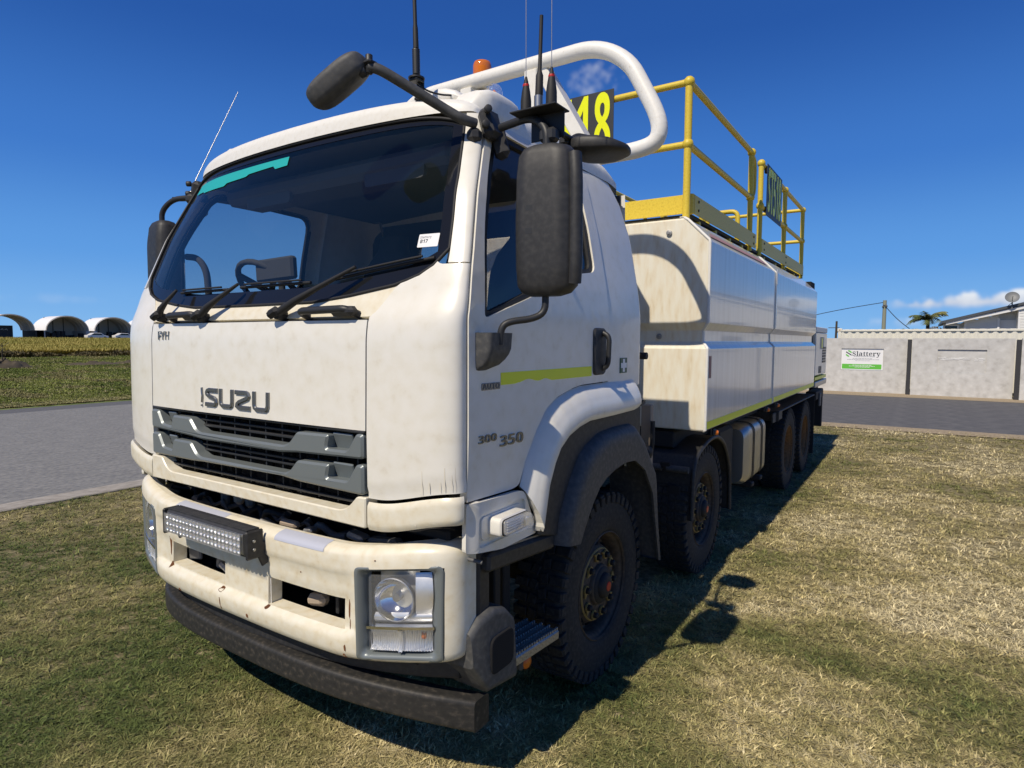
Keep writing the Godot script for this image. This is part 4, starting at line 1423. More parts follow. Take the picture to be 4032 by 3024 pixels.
func mirrors(truck: Node3D) -> void:
	var b: MB
	for s in [1, -1]:
		var sd := func(q: MB) -> MB: return q if s == 1 else flip_x(q)
		var mr := part("door_mirror", truck)
		b = MB.new()
		var S := []
		var prof := [[0.0, 0.055, 0.03], [0.02, 0.085, 0.045], [0.07, 0.103, 0.058], [0.2, 0.108, 0.066], [0.5, 0.11, 0.07], [0.8, 0.107, 0.066], [0.93, 0.10, 0.058], [0.98, 0.082, 0.045], [1.0, 0.05, 0.03]]
		for q in prof:
			var sec := PackedVector3Array()
			var y: float = lerpf(2.045, 2.605, q[0])
			for p in rpoly([Vector2(-q[1], -q[2]), Vector2(q[1] * 1.25, -q[2] * 0.9), Vector2(q[1] * 1.25, q[2] * 0.35), Vector2(q[1] * 0.82, q[2]), Vector2(-q[1] * 0.7, q[2]), Vector2(-q[1], q[2] * 0.4)], 0.03, 4):
				var r := p.rotated(-0.12)
				sec.append(Vector3(1.375 + r.x, y, -0.335 + r.y))
			S.append(sec)
		b.loft(S)
		obj("housing", sd.call(b), M.black_plastic, mr)
		b = MB.new()
		b.prism(rrect(-0.085, -0.24, 0.105, 0.24, 0.03), Transform3D(Basis(Vector3.UP, PI - 0.12), Vector3(1.39, 2.325, -0.398)), 0.0, 0.006)
		obj("glass", sd.call(b), M.mirror_glass, mr)
		b = MB.new()
		b.prism(rrect(-0.016, -0.055, 0.016, 0.055, 0.006), Transform3D(Basis(Vector3.UP, 0.12), Vector3(1.352, 2.325, -0.2665)), 0.0, 0.004, 0.002)
		obj("emblem_plate", sd.call(b), M.dark_plastic, mr)
		# rear spine of the housing
		b = MB.new()
		b.tube(smooth_path([Vector3(1.500, 2.56, -0.34), Vector3(1.512, 2.48, -0.33), Vector3(1.515, 2.16, -0.33), Vector3(1.505, 2.09, -0.34)], 0.05), 0.026, 10)
		obj("spine", sd.call(b), M.black_plastic, mr)
		# lower arm and foot
		b = MB.new()
		b.tube(smooth_path([Vector3(1.385, 2.06, -0.335), Vector3(1.385, 1.985, -0.335), Vector3(1.35, 1.958, -0.30), Vector3(1.285, 1.948, -0.235), Vector3(1.262, 1.925, -0.215), Vector3(1.258, 1.86, -0.215)], 0.045, 5), 0.0135, 10)
		obj("lower_arm", sd.call(b), M.dark_plastic, mr)
		b = MB.new()
		S = []
		for k in 8:
			var t := k / 7.0
			var sec := PackedVector3Array()
			var d: float = tab([[0.0, 0.012], [0.15, 0.05], [0.5, 0.07], [1.0, 0.075]], t)
			var z1: float = tab([[0.0, -0.20], [0.2, -0.27], [0.5, -0.305], [1.0, -0.308]], t)
			for p in rpoly([Vector2(1.195, -0.125), Vector2(1.195 + d, -0.145), Vector2(1.195 + d * 0.85, z1), Vector2(1.195, z1 - 0.004)], 0.018, 3):
				sec.append(Vector3(p.x, lerpf(1.762, 1.905, t), p.y))
			S.append(sec)
		b.loft(S)
		obj("foot", sd.call(b), M.grey_plastic, mr)
		# upper arm and hinge on the pillar
		b = MB.new()
		b.tube(smooth_path([Vector3(1.385, 2.59, -0.335), Vector3(1.385, 2.67, -0.335), Vector3(1.30, 2.735, -0.36), Vector3(1.13, 2.735, -0.40)], 0.06, 6), 0.016, 10)
		b.tube(smooth_path([Vector3(1.30, 2.735, -0.36), Vector3(1.26, 2.77, -0.55), Vector3(1.24, 2.775, -0.80)], 0.06, 6), 0.014, 8)
		obj("upper_arm", sd.call(b), M.dark_plastic, mr)
		b = MB.new()
		b.box(Vector3(1.075, 2.755, -0.405), Vector3(0.06, 0.13, 0.10), 0.02, Basis(Vector3.BACK, 0.3))
		b.box(Vector3(1.10, 2.685, -0.44), Vector3(0.07, 0.13, 0.05), 0.02, Basis(Vector3.BACK, 0.3))
		b.box(Vector3(1.045, 2.70, -0.335), Vector3(0.06, 0.06, 0.06), 0.018)
		cyl(b, Vector3(1.09, 2.80, -0.36), Vector3(1.11, 2.80, -0.345), 0.016)
		cyl(b, Vector3(1.085, 2.74, -0.352), Vector3(1.105, 2.74, -0.337), 0.016)
		obj("hinge", sd.call(b), M.black_plastic, mr)
	# kerb mirror over the near door
	var km := part("kerb_mirror", truck)
	b = MB.new()
	blob(b, Vector3(1.345, 2.735, -0.88), Basis(Vector3.UP, 0.25) * Basis(Vector3.BACK, -0.10), Vector3(0.135, 0.042, 0.13), func(p): return Vector3(p.x, p.y * (1.0 - 0.45 * smoothstep(-0.2, 1.0, p.x)) , p.z * (1.0 - 0.35 * smoothstep(0.2, 1.0, p.x))))
	obj("housing", b, M.black_plastic, km)
	b = MB.new()
	b.tube(smooth_path([Vector3(1.24, 2.775, -0.80), Vector3(1.25, 2.80, -0.84), Vector3(1.29, 2.79, -0.87)], 0.02), 0.016, 8)
	b.box(Vector3(1.22, 2.765, -0.80), Vector3(0.05, 0.05, 0.10), 0.015)
	obj("bracket", b, M.dark_plastic, km)
	# look-down mirror in front of the windscreen
	var fm := part("front_mirror", truck)
	b = MB.new()
	b.tube(smooth_path([Vector3(1.055, 2.745, -0.33), Vector3(1.03, 2.75, -0.27), Vector3(0.985, 2.782, -0.235), Vector3(0.83, 2.90, -0.02), Vector3(0.80, 2.905, 0.0)], 0.05, 5), 0.020, 12)
	obj("arm", b, M.grey_plastic, fm)
	b = MB.new()
	cyl(b, Vector3(0.80, 2.88, 0.0), Vector3(0.80, 2.95, 0.0), 0.014)
	b.box(Vector3(0.80, 2.918, 0.0), Vector3(0.055, 0.014, 0.045), 0.005)
	cyl(b, Vector3(0.79, 2.895, 0.005), Vector3(0.765, 2.885, 0.015), 0.022)
	b.tube([Vector3(0.78, 2.89, 0.01), Vector3(0.725, 2.89, 0.02)], 0.012, 8)
	obj("joint", b, M.dark_plastic, fm)
	b = MB.new()
	var fb := Basis(Vector3(0, 0, 1), 0.62) * Basis(Vector3.UP, 0.3) * Basis(Vector3.RIGHT, 0.5)
	blob(b, Vector3(0.665, 2.872, 0.03), fb, Vector3(0.135, 0.052, 0.085), func(p):
		var q: Vector3 = p
		if q.y > 0.0: q.y *= 1.0 - 0.3 * smoothstep(0.0, 0.4, 0.35 - absf(q.z + 0.15)) * 0.6
		return q, 33, 21)
	obj("housing", b, M.grey_plastic, fm)
	# aerials
	var a := part("radio_aerial", truck)
	b = MB.new()
	b.box(Vector3(0.767, 2.965, -0.30), Vector3(0.045, 0.012, 0.05), 0.003)
	b.box(Vector3(0.767, 2.935, -0.325), Vector3(0.04, 0.07, 0.008), 0.002)
	b.box(Vector3(0.767, 2.90, -0.335), Vector3(0.05, 0.012, 0.05), 0.003)
	b.lathe([Vector2(0, 0.0), Vector2(0.035, 0.0), Vector2(0.035, 0.006), Vector2(0.02, 0.012), Vector2(0, 0.012)], Transform3D(Basis.IDENTITY, Vector3(0.767, 2.971, -0.30)), 18)
	obj("mount", b, M.dark_plastic, a)
	b = MB.new()
	var pr := [Vector2(0.0, 0.0)]
	for k in 26:
		pr.append(Vector2(0.017 if k % 2 else 0.0145, 0.004 + k * 0.0042))
	pr.append(Vector2(0.0, 0.115))
	b.lathe(pr, Transform3D(Basis(Vector3.BACK, 0.02), Vector3(0.767, 2.983, -0.30)), 12, -1.0)
	obj("spring", b, M.dark_plastic, a)
	b = MB.new()
	b.lathe([Vector2(0.0, 0.0), Vector2(0.012, 0.0), Vector2(0.011, 0.08), Vector2(0.0085, 0.1), Vector2(0.0065, 0.9), Vector2(0.0, 0.9)], Transform3D(Basis(Vector3.BACK, 0.035), Vector3(0.765, 3.097, -0.30)), 10)
	obj("whip", b, M.rubber, a)
	b = MB.new()
	b.tube(smooth_path([Vector3(0.77, 2.96, -0.305), Vector3(0.80, 2.925, -0.32), Vector3(0.84, 2.915, -0.37), Vector3(0.86, 2.95, -0.5)], 0.03), 0.004, 6)
	obj("cable", b, M.rubber, a)
	var br := part("aerial_bracket", truck)
	b = MB.new()
	b.box(Vector3(1.345, 2.738, -0.345), Vector3(0.20, 0.006, 0.11), 0.0015)
	b.box(Vector3(1.365, 2.69, -0.375), Vector3(0.145, 0.10, 0.006), 0.0015)
	b.box(Vector3(1.387, 2.645, -0.35), Vector3(0.07, 0.05, 0.05), 0.01)
	obj("plate", b, M.dark_plastic, br)
	for q in [[1.288, 0.0], [1.40, 0.02]]:
		var ar := part("aerial", br)
		var at := Vector3(q[0], 2.738 + q[1] * 0.5, -0.34)
		b = MB.new()
		b.lathe([Vector2(0, 0), Vector2(0.021, 0), Vector2(0.0205, 0.05), Vector2(0.016, 0.085), Vector2(0.009, 0.12), Vector2(0.004, 0.14), Vector2(0, 0.14)], Transform3D(Basis.IDENTITY, at), 14)
		obj("base", b, M.rubber, ar)
		b = MB.new()
		b.tube([at + Vector3(0, 0.13, 0), at + Vector3(-0.004, 0.7, 0)], 0.0016, 5)
		obj("wire", b, M.satin_steel, ar)
		b = MB.new()
		b.lathe([Vector2(0.012, 0), Vector2(0.013, 0.006), Vector2(0.012, 0.012)], Transform3D(Basis.IDENTITY, at + Vector3(0, 0.10, 0)), 10)
		obj("tie", b, M.red_solid, ar)
	var ar2 := part("aerial", br)
	var at2 := Vector3(1.344, 2.740, -0.34)
	b = MB.new()
	b.lathe([Vector2(0, 0), Vector2(0.017, 0), Vector2(0.017, 0.055), Vector2(0.014, 0.056), Vector2(0, 0.056)], Transform3D(Basis.IDENTITY, at2), 14)
	obj("ferrule", b, M.satin_steel, ar2)
	b = MB.new()
	b.lathe([Vector2(0.015, 0.056), Vector2(0.014, 0.13), Vector2(0.010, 0.14), Vector2(0.0075, 0.15), Vector2(0.007, 0.345), Vector2(0.0, 0.345)], Transform3D(Basis(Vector3.BACK, -0.03), at2), 12)
	obj("whip", b, M.rubber, ar2)
	# thin aerial on the far pillar
	b = MB.new()
	b.tube([Vector3(-1.10, 2.70, -0.34), Vector3(-1.10, 2.847, -0.403), Vector3(-1.10, 3.444, -0.691)], [0.005, 0.003, 0.002], 6)
	obj("pillar_aerial", b, M.satin_steel, truck)
	# amber beacon on the roof
	var bc := part("beacon", truck)
	var bt := Vector3(-0.25, 3.53, -2.15)
	b = MB.new()
	b.box(Vector3(-0.25, 3.77, -2.10), Vector3(0.10, 0.03, 0.16), 0.006)
	obj("bracket", b, M.roof_paint, bc)
	b = MB.new()
	b.lathe([Vector2(0, 0.15), Vector2(0.03, 0.15), Vector2(0.03, 0.27), Vector2(0.085, 0.28), Vector2(0.085, 0.30), Vector2(0.07, 0.305)], Transform3D(Basis.IDENTITY, bt), 24)
	obj("base", b, M.dark_plastic, bc)
	b = MB.new()
	b.lathe([Vector2(0.07, 0.305), Vector2(0.07, 0.40), Vector2(0.062, 0.425), Vector2(0.04, 0.435), Vector2(0, 0.437)], Transform3D(Basis.IDENTITY, bt), 24)
	obj("dome", b, M.amber, bc)
	b = MB.new()
	b.lathe([Vector2(0.03, 0.305), Vector2(0.03, 0.40), Vector2(0, 0.40)], Transform3D(Basis.IDENTITY, bt), 12)
	obj("lamp_core", b, M.amber_solid, bc)

func wipers(truck: Node3D) -> void:
	var b: MB
	for q in [[-0.70, 1.99, -0.60, 2.125, -0.62, -0.19], [-0.30, 1.985, -0.06, 2.13, -0.09, 0.41], [0.295, 1.985, 0.70, 2.165, 0.56, 1.05]]:
		var w := part("wiper", truck)
		var p := skin(q[0], q[1], 0.035)
		var e := skin(q[2], q[3], 0.03)
		b = MB.new()
		cyl(b, p + Vector3(0, -0.012, -0.05), p + Vector3(0, 0.0, 0.005), 0.024)
		b.box(p + Vector3(-0.01, 0.004, 0.012), Vector3(0.075, 0.04, 0.035), 0.014, Basis(Vector3.BACK, 0.35))
		obj("pivot", b, M.rubber, w)
		b = MB.new()
		var mid := p.lerp(e, 0.55) + Vector3(0, 0.0, 0.02)
		b.tube([p, p.lerp(mid, 0.5) + Vector3(0, 0, 0.008), mid, e + Vector3(0, 0, 0.012)], [0.02, 0.017, 0.012, 0.007], 8)
		obj("arm", b, M.rubber, w)
		b = MB.new()
		var pts := []
		for k in 12:
			var x := lerpf(q[4], q[5], k / 11.0)
			var y := maxf(wb(x) + 0.06, q[3] - 0.012) if q[0] < 0.2 else lerpf(2.125, 2.185, k / 11.0)
			pts.append(skin(x, y, 0.004))
		b.tube(pts, 0.007, 6)
		var up := []
		for k in range(1, 11):
			up.append(pts[k] + Vector3(0, 0.012, 0.012))
		b.tube(up, 0.005, 5)
		obj("blade", b, M.rubber, w)
	for q in [[-0.60, -0.315], [0.44, 0.755]]:
		var h := part("grab_handle", truck)
		b = MB.new()
		var y := 1.992
		var a := skin(q[0], y, 0.0); var d := skin(q[1], y, 0.0)
		b.tube(smooth_path([a + Vector3(0.02, -0.03, -0.01), a + Vector3(0.0, 0.0, 0.045), d + Vector3(-0.03, 0.004, 0.05), d + Vector3(-0.01, -0.022, -0.01)], 0.035, 5), 0.0155, 8)
		obj("bar", b, M.dark_plastic, h)
		b = MB.new()
		b.box(d + Vector3(-0.065, -0.005, 0.03), Vector3(0.13, 0.04, 0.05), 0.015)
		obj("end_cover", b, M.black_plastic, h)

# ---------- body behind the cab ----------
func hoop(truck: Node3D) -> void:
	var h := part("headboard_hoop", truck)
	var b := MB.new()
	var z := -2.03
	var half := [Vector3(0.70, 3.775, z), Vector3(0.86, 3.72, z), Vector3(1.0, 3.605, z), Vector3(1.165, 3.29, z), Vector3(1.197, 3.18, z), Vector3(1.17, 3.10, z), Vector3(1.06, 3.073, z)]
	var pts := []
	for k in range(half.size() - 1, -1, -1): pts.append(Vector3(-half[k].x, half[k].y, z))
	pts.append_array(half)
	pts.append(Vector3(-1.06, 3.073, z))
	var path := smooth_path(pts, 0.09, 4)
	path.remove_at(path.size() - 1)
	b.tube(path, 0.051, 16, false, true)
	obj("tube", b, M.roof_paint, h)
	for s in [1.0, -1.0]:
		b = MB.new()
		# flat plate leg from the top tube down to the chassis side
		var A := Vector3(s * 0.33, 3.74, z - 0.05); var B := Vector3(s * 0.70, 3.12, z - 0.05)
		var d := (B - A).normalized()
		b.box((A + B) / 2.0, Vector3(0.085, A.distance_to(B), 0.13), 0.006, Basis(Vector3(d.y, -d.x, 0) * -1.0, -d, Vector3(0, 0, 1)) if false else Basis(Vector3.BACK, atan2(-d.x, d.y) + PI))
		b.box(Vector3(s * 0.28, 2.45, z), Vector3(0.10, 2.55, 0.10), 0.006)
		obj("leg_plate", b, M.paint, h)

func tank_rows() -> Array:
	# [y, inset all round, extra inset at the sides]
	return [[1.19, 0.02, 0.0], [1.20, 0.0, 0.0], [1.40, 0.0, 0.0], [1.62, 0.0, 0.0], [1.815, 0.0, 0.0], [1.828, 0.003, 0.0], [1.868, 0.045, 0.0], [1.88, 0.048, 0.0], [1.955, 0.048, 0.0], [1.966, 0.045, 0.0], [2.012, 0.004, 0.0], [2.025, 0.0, 0.0], [2.2, 0.0, 0.0], [2.4, 0.0, 0.0], [2.622, 0.0, 0.0], [2.636, 0.0, 0.006], [2.80, 0.0, 0.17], [2.815, 0.006, 0.19], [2.822, 0.03, 0.21]]

func tank(truck: Node3D) -> void:
	var tk := part("water_tank", truck)
	var Z0 := -2.988; var Z1 := -8.715
	var rows := tank_rows()
	var b := MB.new()
	# side sheets
	var P := []
	for k in 15:
		var row := PackedVector3Array()
		for r in rows:
			row.append(Vector3(1.245 - r[1] - r[2], r[0], lerpf(Z0 - r[1] - 0.012, Z1 + r[1], k / 14.0)))
		P.append(row)
	b.net(P, false, Vector3(1, 0.2, 0))
	both("side_sheet", b, M.tank_side_paint, tk)
	# front sheet with the groove carried round
	b = MB.new()
	P = []
	for k in 21:
		var row := PackedVector3Array()
		for r in rows:
			var w: float = 1.245 - r[1] - r[2] - 0.012
			row.append(Vector3(lerpf(-w, w, k / 20.0), r[0], Z0 - r[1]))
		P.append(row)
	b.net(P, false, Vector3.BACK)
	obj("front_sheet", b, M.tank_front_paint, tk)
	b = MB.new()
	P = []
	for k in 3:
		var row := PackedVector3Array()
		for r in rows:
			var w: float = 1.245 - r[1] - r[2]
			row.append(Vector3(lerpf(-w, w, k / 2.0), r[0], Z1 + r[1]))
		P.append(row)
	b.net(P, false, Vector3.FORWARD)
	obj("rear_sheet", b, M.tank_side_paint, tk)
	b = MB.new()
	b.quad(Vector3(-1.04, 2.821, Z0), Vector3(1.04, 2.821, Z0), Vector3(1.04, 2.821, Z1), Vector3(-1.04, 2.821, Z1), Vector3.UP)
	b.quad(Vector3(-1.22, 1.192, Z0), Vector3(1.22, 1.192, Z0), Vector3(1.22, 1.192, Z1), Vector3(-1.22, 1.192, Z1), Vector3.DOWN)
	obj("top_and_floor", b, M.tank_front_paint, tk)
	# edge bead at the front corner and the joint cover half way
	b = MB.new()
	var pts := []
	for r in rows: pts.append(Vector3(1.243 - r[1] - r[2], r[0], Z0 - r[1] - 0.004))
	b.tube(pts, 0.012, 8)
	both("edge_bead", b, M.roof_paint, tk)
	b = MB.new()
	P = []
	for e in [[-5.50, -0.004], [-5.50, 0.010], [-5.552, 0.010], [-5.552, -0.004]]:
		var row := PackedVector3Array()
		for r in rows: row.append(Vector3(1.245 - r[1] - r[2] + e[1], r[0] + e[1] * 0.3, e[0]))
		P.append(row)
	b.net(P, false, Vector3.RIGHT)
	both("joint_cover", b, M.tank_side_paint, tk)
	b = MB.new()
	b.prism(PackedVector2Array([Vector2(-5.548, 2.66), Vector2(-5.503, 2.66), Vector2(-5.503, 2.50), Vector2(-5.548, 2.50)]), Transform3D(Basis(Vector3(0, 0, 1), Vector3.UP, Vector3(-1, 0, 0)).inverse() if false else Basis(Vector3(0, 0, 1), Vector3(0, 1, 0), Vector3(-1, 0, 0)), Vector3(1.2585, 0, 0)), 0.0, 0.002)
	obj("joint_reflector", b, M.white_sticker, tk)
	for q in [[-3.005, -5.495], [-5.558, -8.70]]:
		for s in [1.0, -1.0]:
			b = MB.new()
			b.box(Vector3(s * 1.2462, 1.232, (q[0] + q[1]) / 2.0), Vector3(0.002, 0.056, q[0] - q[1]), 0.0)
			obj("reflective_tape", b, M.tape, tk)
	b = MB.new()
	b.box(Vector3(1.2465, 1.68, -3.07), Vector3(0.002, 0.17, 0.06), 0.0)
	obj("warning_label", b, mat("faded_red", lin(0.26, 0.12, 0.12), 0.5), tk)
	# faded red band on the sloping shoulder
	b = MB.new()
	b.surf(func(u, w): return Vector3(lerpf(1.20, 1.135, w), lerpf(2.681, 2.741, w), lerpf(-3.15 - w * 0.2, -5.3, u)) + Vector3(0.0015, 0.0015, 0), 6, 3, Vector3(1, 1, 0))
	obj("faded_band", b, mat("faded_band", lin(0.42, 0.24, 0.22), 0.5), tk)
	# lifting eyes and small fittings on the front sheet
	for q in [[0.93, 2.71], [0.85, 1.915]]:
		b = MB.new()
		var zz := Z0 + 0.01 - (0.048 if q[1] < 2.0 else 0.0)
		b.lathe([Vector2(0, 0.012), Vector2(0.010, 0.012), Vector2(0.012, 0.006), Vector2(0.022, 0.004), Vector2(0.024, -0.02)], Transform3D(Basis(Vector3.RIGHT, PI / 2.0), Vector3(q[0], q[1], zz)), 12)
		obj("boss", b, M.alloy, tk)
	for zz in [-3.24, -5.25, -5.80]:
		var l := part("side_marker", tk)
		b = MB.new()
		b.box(Vector3(1.235, 1.175, zz + 0.06), Vector3(0.008, 0.07, 0.02), 0.002)
		b.box(Vector3(1.245, 1.155, zz), Vector3(0.03, 0.05, 0.08), 0.012)
		obj("base", b, M.dark_plastic, l)
		b = MB.new()
		b.lathe([Vector2(0, 0.022), Vector2(0.016, 0.018), Vector2(0.024, 0.0)], Transform3D(Basis(Vector3.FORWARD, PI / 2.0), Vector3(1.258, 1.155, zz)), 14)
		obj("lens", b, M.amber_solid, l)
	# pump cabinet at the rear
	var cb := part("rear_cabinet", truck)
	b = MB.new()
	b.box(Vector3(0, 1.68, -9.82), Vector3(2.40, 0.70, 1.36), 0.012)
	obj("body", b, M.paint, cb)
	b = MB.new()
	b.box(Vector3(0, 2.078, -9.82), Vector3(2.40, 0.085, 1.38), 0.008)
	obj("lid", b, M.roof_paint, cb)
	b = MB.new()
	b.box(Vector3(0, 2.0, -8.93), Vector3(2.3, 1.6, 0.40), 0.0)
	obj("gap_frame", b, M.void_black, cb)
	for q in [[1.52, 1.80, -9.95, -10.35], [1.36, 1.48, -9.55, -9.85]]:
		b = MB.new()
		for k in 6:
			b.box(Vector3(1.203, lerpf(q[0], q[1], (k + 0.5) / 6.0), (q[2] + q[3]) / 2.0), Vector3(0.008, (q[1] - q[0]) / 8.0, q[2] - q[3]), 0.001)
		obj("louvre", b, M.dark_plastic, cb)
	b = MB.new()
	b.prism(rrect(9.62, 1.76, 10.1, 1.96, 0.01), Transform3D(Basis(Vector3(0, 0, -1), Vector3.UP, Vector3.RIGHT), Vector3(1.2005, 0, 0)), 0.0, 0.002)
	obj("door_label", b, M.grey_print, cb)
	b = MB.new()
	b.box(Vector3(1.2035, 1.86, -9.86), Vector3(0.002, 0.17, 0.16), 0.0)
	obj("tape_square", b, M.tape, cb)
	b = MB.new()
	b.box(Vector3(0, 1.19, -9.85), Vector3(2.42, 0.09, 1.40), 0.01)
	obj("tail_beam", b, M.satin_steel, cb)
	b = MB.new()
	b.box(Vector3(0, 1.285, -9.82), Vector3(2.41, 0.05, 1.36), 0.0)
	obj("tape_strip", b, M.tape, cb)

func rail_ball(b: MB, p: Vector3, r: float) -> void:
	b.lathe([Vector2(0, -r), Vector2(r * 0.5, -r * 0.87), Vector2(r * 0.87, -r * 0.5), Vector2(r, 0), Vector2(r * 0.87, r * 0.5), Vector2(r * 0.5, r * 0.87), Vector2(0, r)], Transform3D(Basis.IDENTITY, p), 14, -1.0)

func deck(truck: Node3D) -> void:
	var dk := part("walkway", truck)
	var b := MB.new()
	b.box(Vector3(0, 2.90, -6.06), Vector3(1.96, 0.03, 5.4), 0.004)
	obj("floor", b, M.worn_steel, dk)
	var T := 3.905; var Md := 3.43; var x := 0.985
	var R := 0.030
	# toe boards
	b = MB.new()
	b.box(Vector3(0, 2.982, -3.285), Vector3(1.98, 0.152, 0.010), 0.003)
	obj("toe_board", b, M.yellow_paint, dk)
	b = MB.new()
	b.box(Vector3(0, 2.975, -8.83), Vector3(1.98, 0.152, 0.010), 0.003)
	obj("toe_board", b, M.yellow_paint, dk)
	for s in [1.0, -1.0]:
		for q in [[-3.32, -5.53], [-5.85, -8.84]]:
			b = MB.new()
			b.box(Vector3(s * 1.014, 2.980, (q[0] + q[1]) / 2.0), Vector3(0.010, 0.155, q[0] - q[1]), 0.003)
			obj("toe_board", b, M.yellow_paint, dk)
		b = MB.new()
		b.tube([Vector3(s * 0.985, 2.905, -3.30), Vector3(s * 0.985, 3.058, -3.30)], 0.034, 14)
		obj("corner_piece", b, M.yellow_paint, dk)
		# bolts of the toe boards
		for zz in [-3.42, -5.42, -5.96, -7.35]:
			for yy in [2.945, 3.015]:
				b = MB.new()
				cyl(b, Vector3(s * 1.018, yy, zz), Vector3(s * 1.026, yy, zz), 0.012, 8)
				obj("bolt", b, M.dark_plastic, dk)
		# posts
		for zz in [-3.21, -5.36, -5.84, -7.33, -8.82]:
			b = MB.new()
			b.tube([Vector3(s * x, 2.86, zz), Vector3(s * x, T, zz)], R, 12)
			rail_ball(b, Vector3(s * x, T, zz), 0.045)
			rail_ball(b, Vector3(s * x, Md, zz), 0.045)
			obj("post", b, M.yellow_paint, dk)
		for yy in [T, Md]:
			for q in [[-3.21, -5.36], [-5.84, -8.82]]:
				b = MB.new()
				b.tube([Vector3(s * x, yy, q[0]), Vector3(s * x, yy, q[1])], R * 0.9, 12)
				obj("rail", b, M.yellow_paint, dk)
		# gate loop
		b = MB.new()
		b.tube(smooth_path([Vector3(s * x, T - 0.02, -5.38), Vector3(s * x, T - 0.06, -5.52), Vector3(s * x, 3.50, -5.52), Vector3(s * x, Md, -5.38)], 0.12, 6), 0.022, 10)
		obj("gate_loop", b, M.yellow_paint, dk)
	for zz in [-3.21, -8.82]:
		for yy in [T, Md]:
			b = MB.new()
			b.tube([Vector3(-x, yy, zz), Vector3(x, yy, zz)], R * 0.9, 12)
			obj("rail", b, M.yellow_paint, dk)
	b = MB.new()
	b.tube([Vector3(0, 2.86, -8.82), Vector3(0, T, -8.82)], R, 12)
	obj("post", b, M.yellow_paint, dk)
	# hatch handles showing over and under the boards
	for q in [[0.62, -4.5, 0.3], [0.80, -5.2, 0.22]]:
		b = MB.new()
		b.tube(smooth_path([Vector3(q[0] - q[2], 2.9, q[1]), Vector3(q[0] - q[2], 3.27, q[1]), Vector3(q[0] + 0.1, 3.27, q[1]), Vector3(q[0] + 0.1, 2.9, q[1])], 0.08, 5), 0.024, 10)
		obj("hatch_handle", b, M.yellow_paint, dk)
	for zz in [-3.6, -4.1, -4.6, -5.1, -6.2, -6.9, -7.6, -8.3]:
		for s in [1.0, -1.0]:
			b = MB.new()
			b.box(Vector3(s * 0.93, 2.86, zz), Vector3(0.10, 0.075, 0.06), 0.006)
			obj("deck_foot", b, M.yellow_paint, dk)
	# number boards
	var fs := part("number_board", dk)
	b = MB.new()
	b.prism(rrect(-0.52, 3.39, 0.36, 3.982, 0.006), Transform3D(Basis.IDENTITY, Vector3(0, 0, -3.175)), -0.004, 0.0, 0.001)
	obj("plate", b, M.sign_black, fs)
	text("ST518", 0.70, M.sign_yellow, fs, "numerals", Transform3D(Basis.IDENTITY, Vector3(-0.085, 3.70, -3.1735)), 0.002, "Droid Sans", true, 0.45)
	var ss := part("number_board", dk)
	b = MB.new()
	b.prism(rrect(-0.45, -0.295, 0.45, 0.295, 0.006), Transform3D(Basis(Vector3.UP, PI / 2.0), Vector3(1.025, 3.64, -6.43)), -0.004, 0.0, 0.001)
	obj("plate", b, M.sign_black, ss)
	text("ST518", 0.70, M.sign_yellow, ss, "numerals", Transform3D(Basis(Vector3.UP, PI / 2.0), Vector3(1.0268, 3.64, -6.43)), 0.002, "Droid Sans", true, 0.42)
	for yy in [3.86, 3.42]:
		for zz in [-6.02, -6.84]:
			b = MB.new()
			b.box(Vector3(1.005, yy, zz), Vector3(0.035, 0.06, 0.05), 0.006)
			obj("clamp", b, M.dark_plastic, ss)

# ---------- running gear ----------
func tyre_mesh(width: float, lugs: bool) -> MB:
	var b := MB.new()
	var w := width / 2.0
	var prof := [Vector2(0.292, -w + 0.035), Vector2(0.30, -w + 0.015), Vector2(0.33, -w + 0.004), Vector2(0.40, -w), Vector2(0.455, -w + 0.004), Vector2(0.49, -w + 0.014), Vector2(0.508, -w + 0.03), Vector2(0.512, -w + 0.06), Vector2(0.513, 0.0), Vector2(0.512, w - 0.06), Vector2(0.508, w - 0.03), Vector2(0.49, w - 0.014), Vector2(0.455, w - 0.004), Vector2(0.40, w), Vector2(0.33, w - 0.004), Vector2(0.30, w - 0.015), Vector2(0.292, w - 0.035)]
	prof.reverse()
	b.lathe(prof, Transform3D(Basis(Vector3.FORWARD, PI / 2.0), Vector3.ZERO), 56, 0.3)
	var nl := 44
	for k in nl:
		var a := TAU * k / nl
		for s in [-1.0, 1.0]:
			var e := a + (0.0 if s > 0.0 else PI / nl)
			var d := Vector3(0, cos(e), sin(e)); var t := Vector3(0, -sin(e), cos(e))
			b.box(d * 0.512 + Vector3(s * (w - 0.042), 0, 0), Vector3(0.078, 0.024, 0.046), 0.004, Basis(Vector3.RIGHT, d, t))
			b.box(d * 0.487 + Vector3(s * (w - 0.008), 0, 0), Vector3(0.02, 0.05, 0.046), 0.004, Basis(Vector3.RIGHT, d, t))
			b.box(d * 0.516 + Vector3(s * 0.028, 0, 0), Vector3(0.044, 0.016, 0.05), 0.003, Basis(Vector3.RIGHT, d, t).rotated(d, 0.25 * s))
	return b

func hand_holes(b: MB, r: float, x: float, n: int, rr: float, out: float) -> void:
	for k in n:
		var a := TAU * (k + 0.5) / n
		var c := Vector3(x, cos(a) * r, sin(a) * r)
		b.lathe([Vector2(0, 0.0), Vector2(rr, 0.0), Vector2(rr, -0.02)], Transform3D(Basis(Vector3.FORWARD, PI / 2.0), c + Vector3(out, 0, 0)), 12)

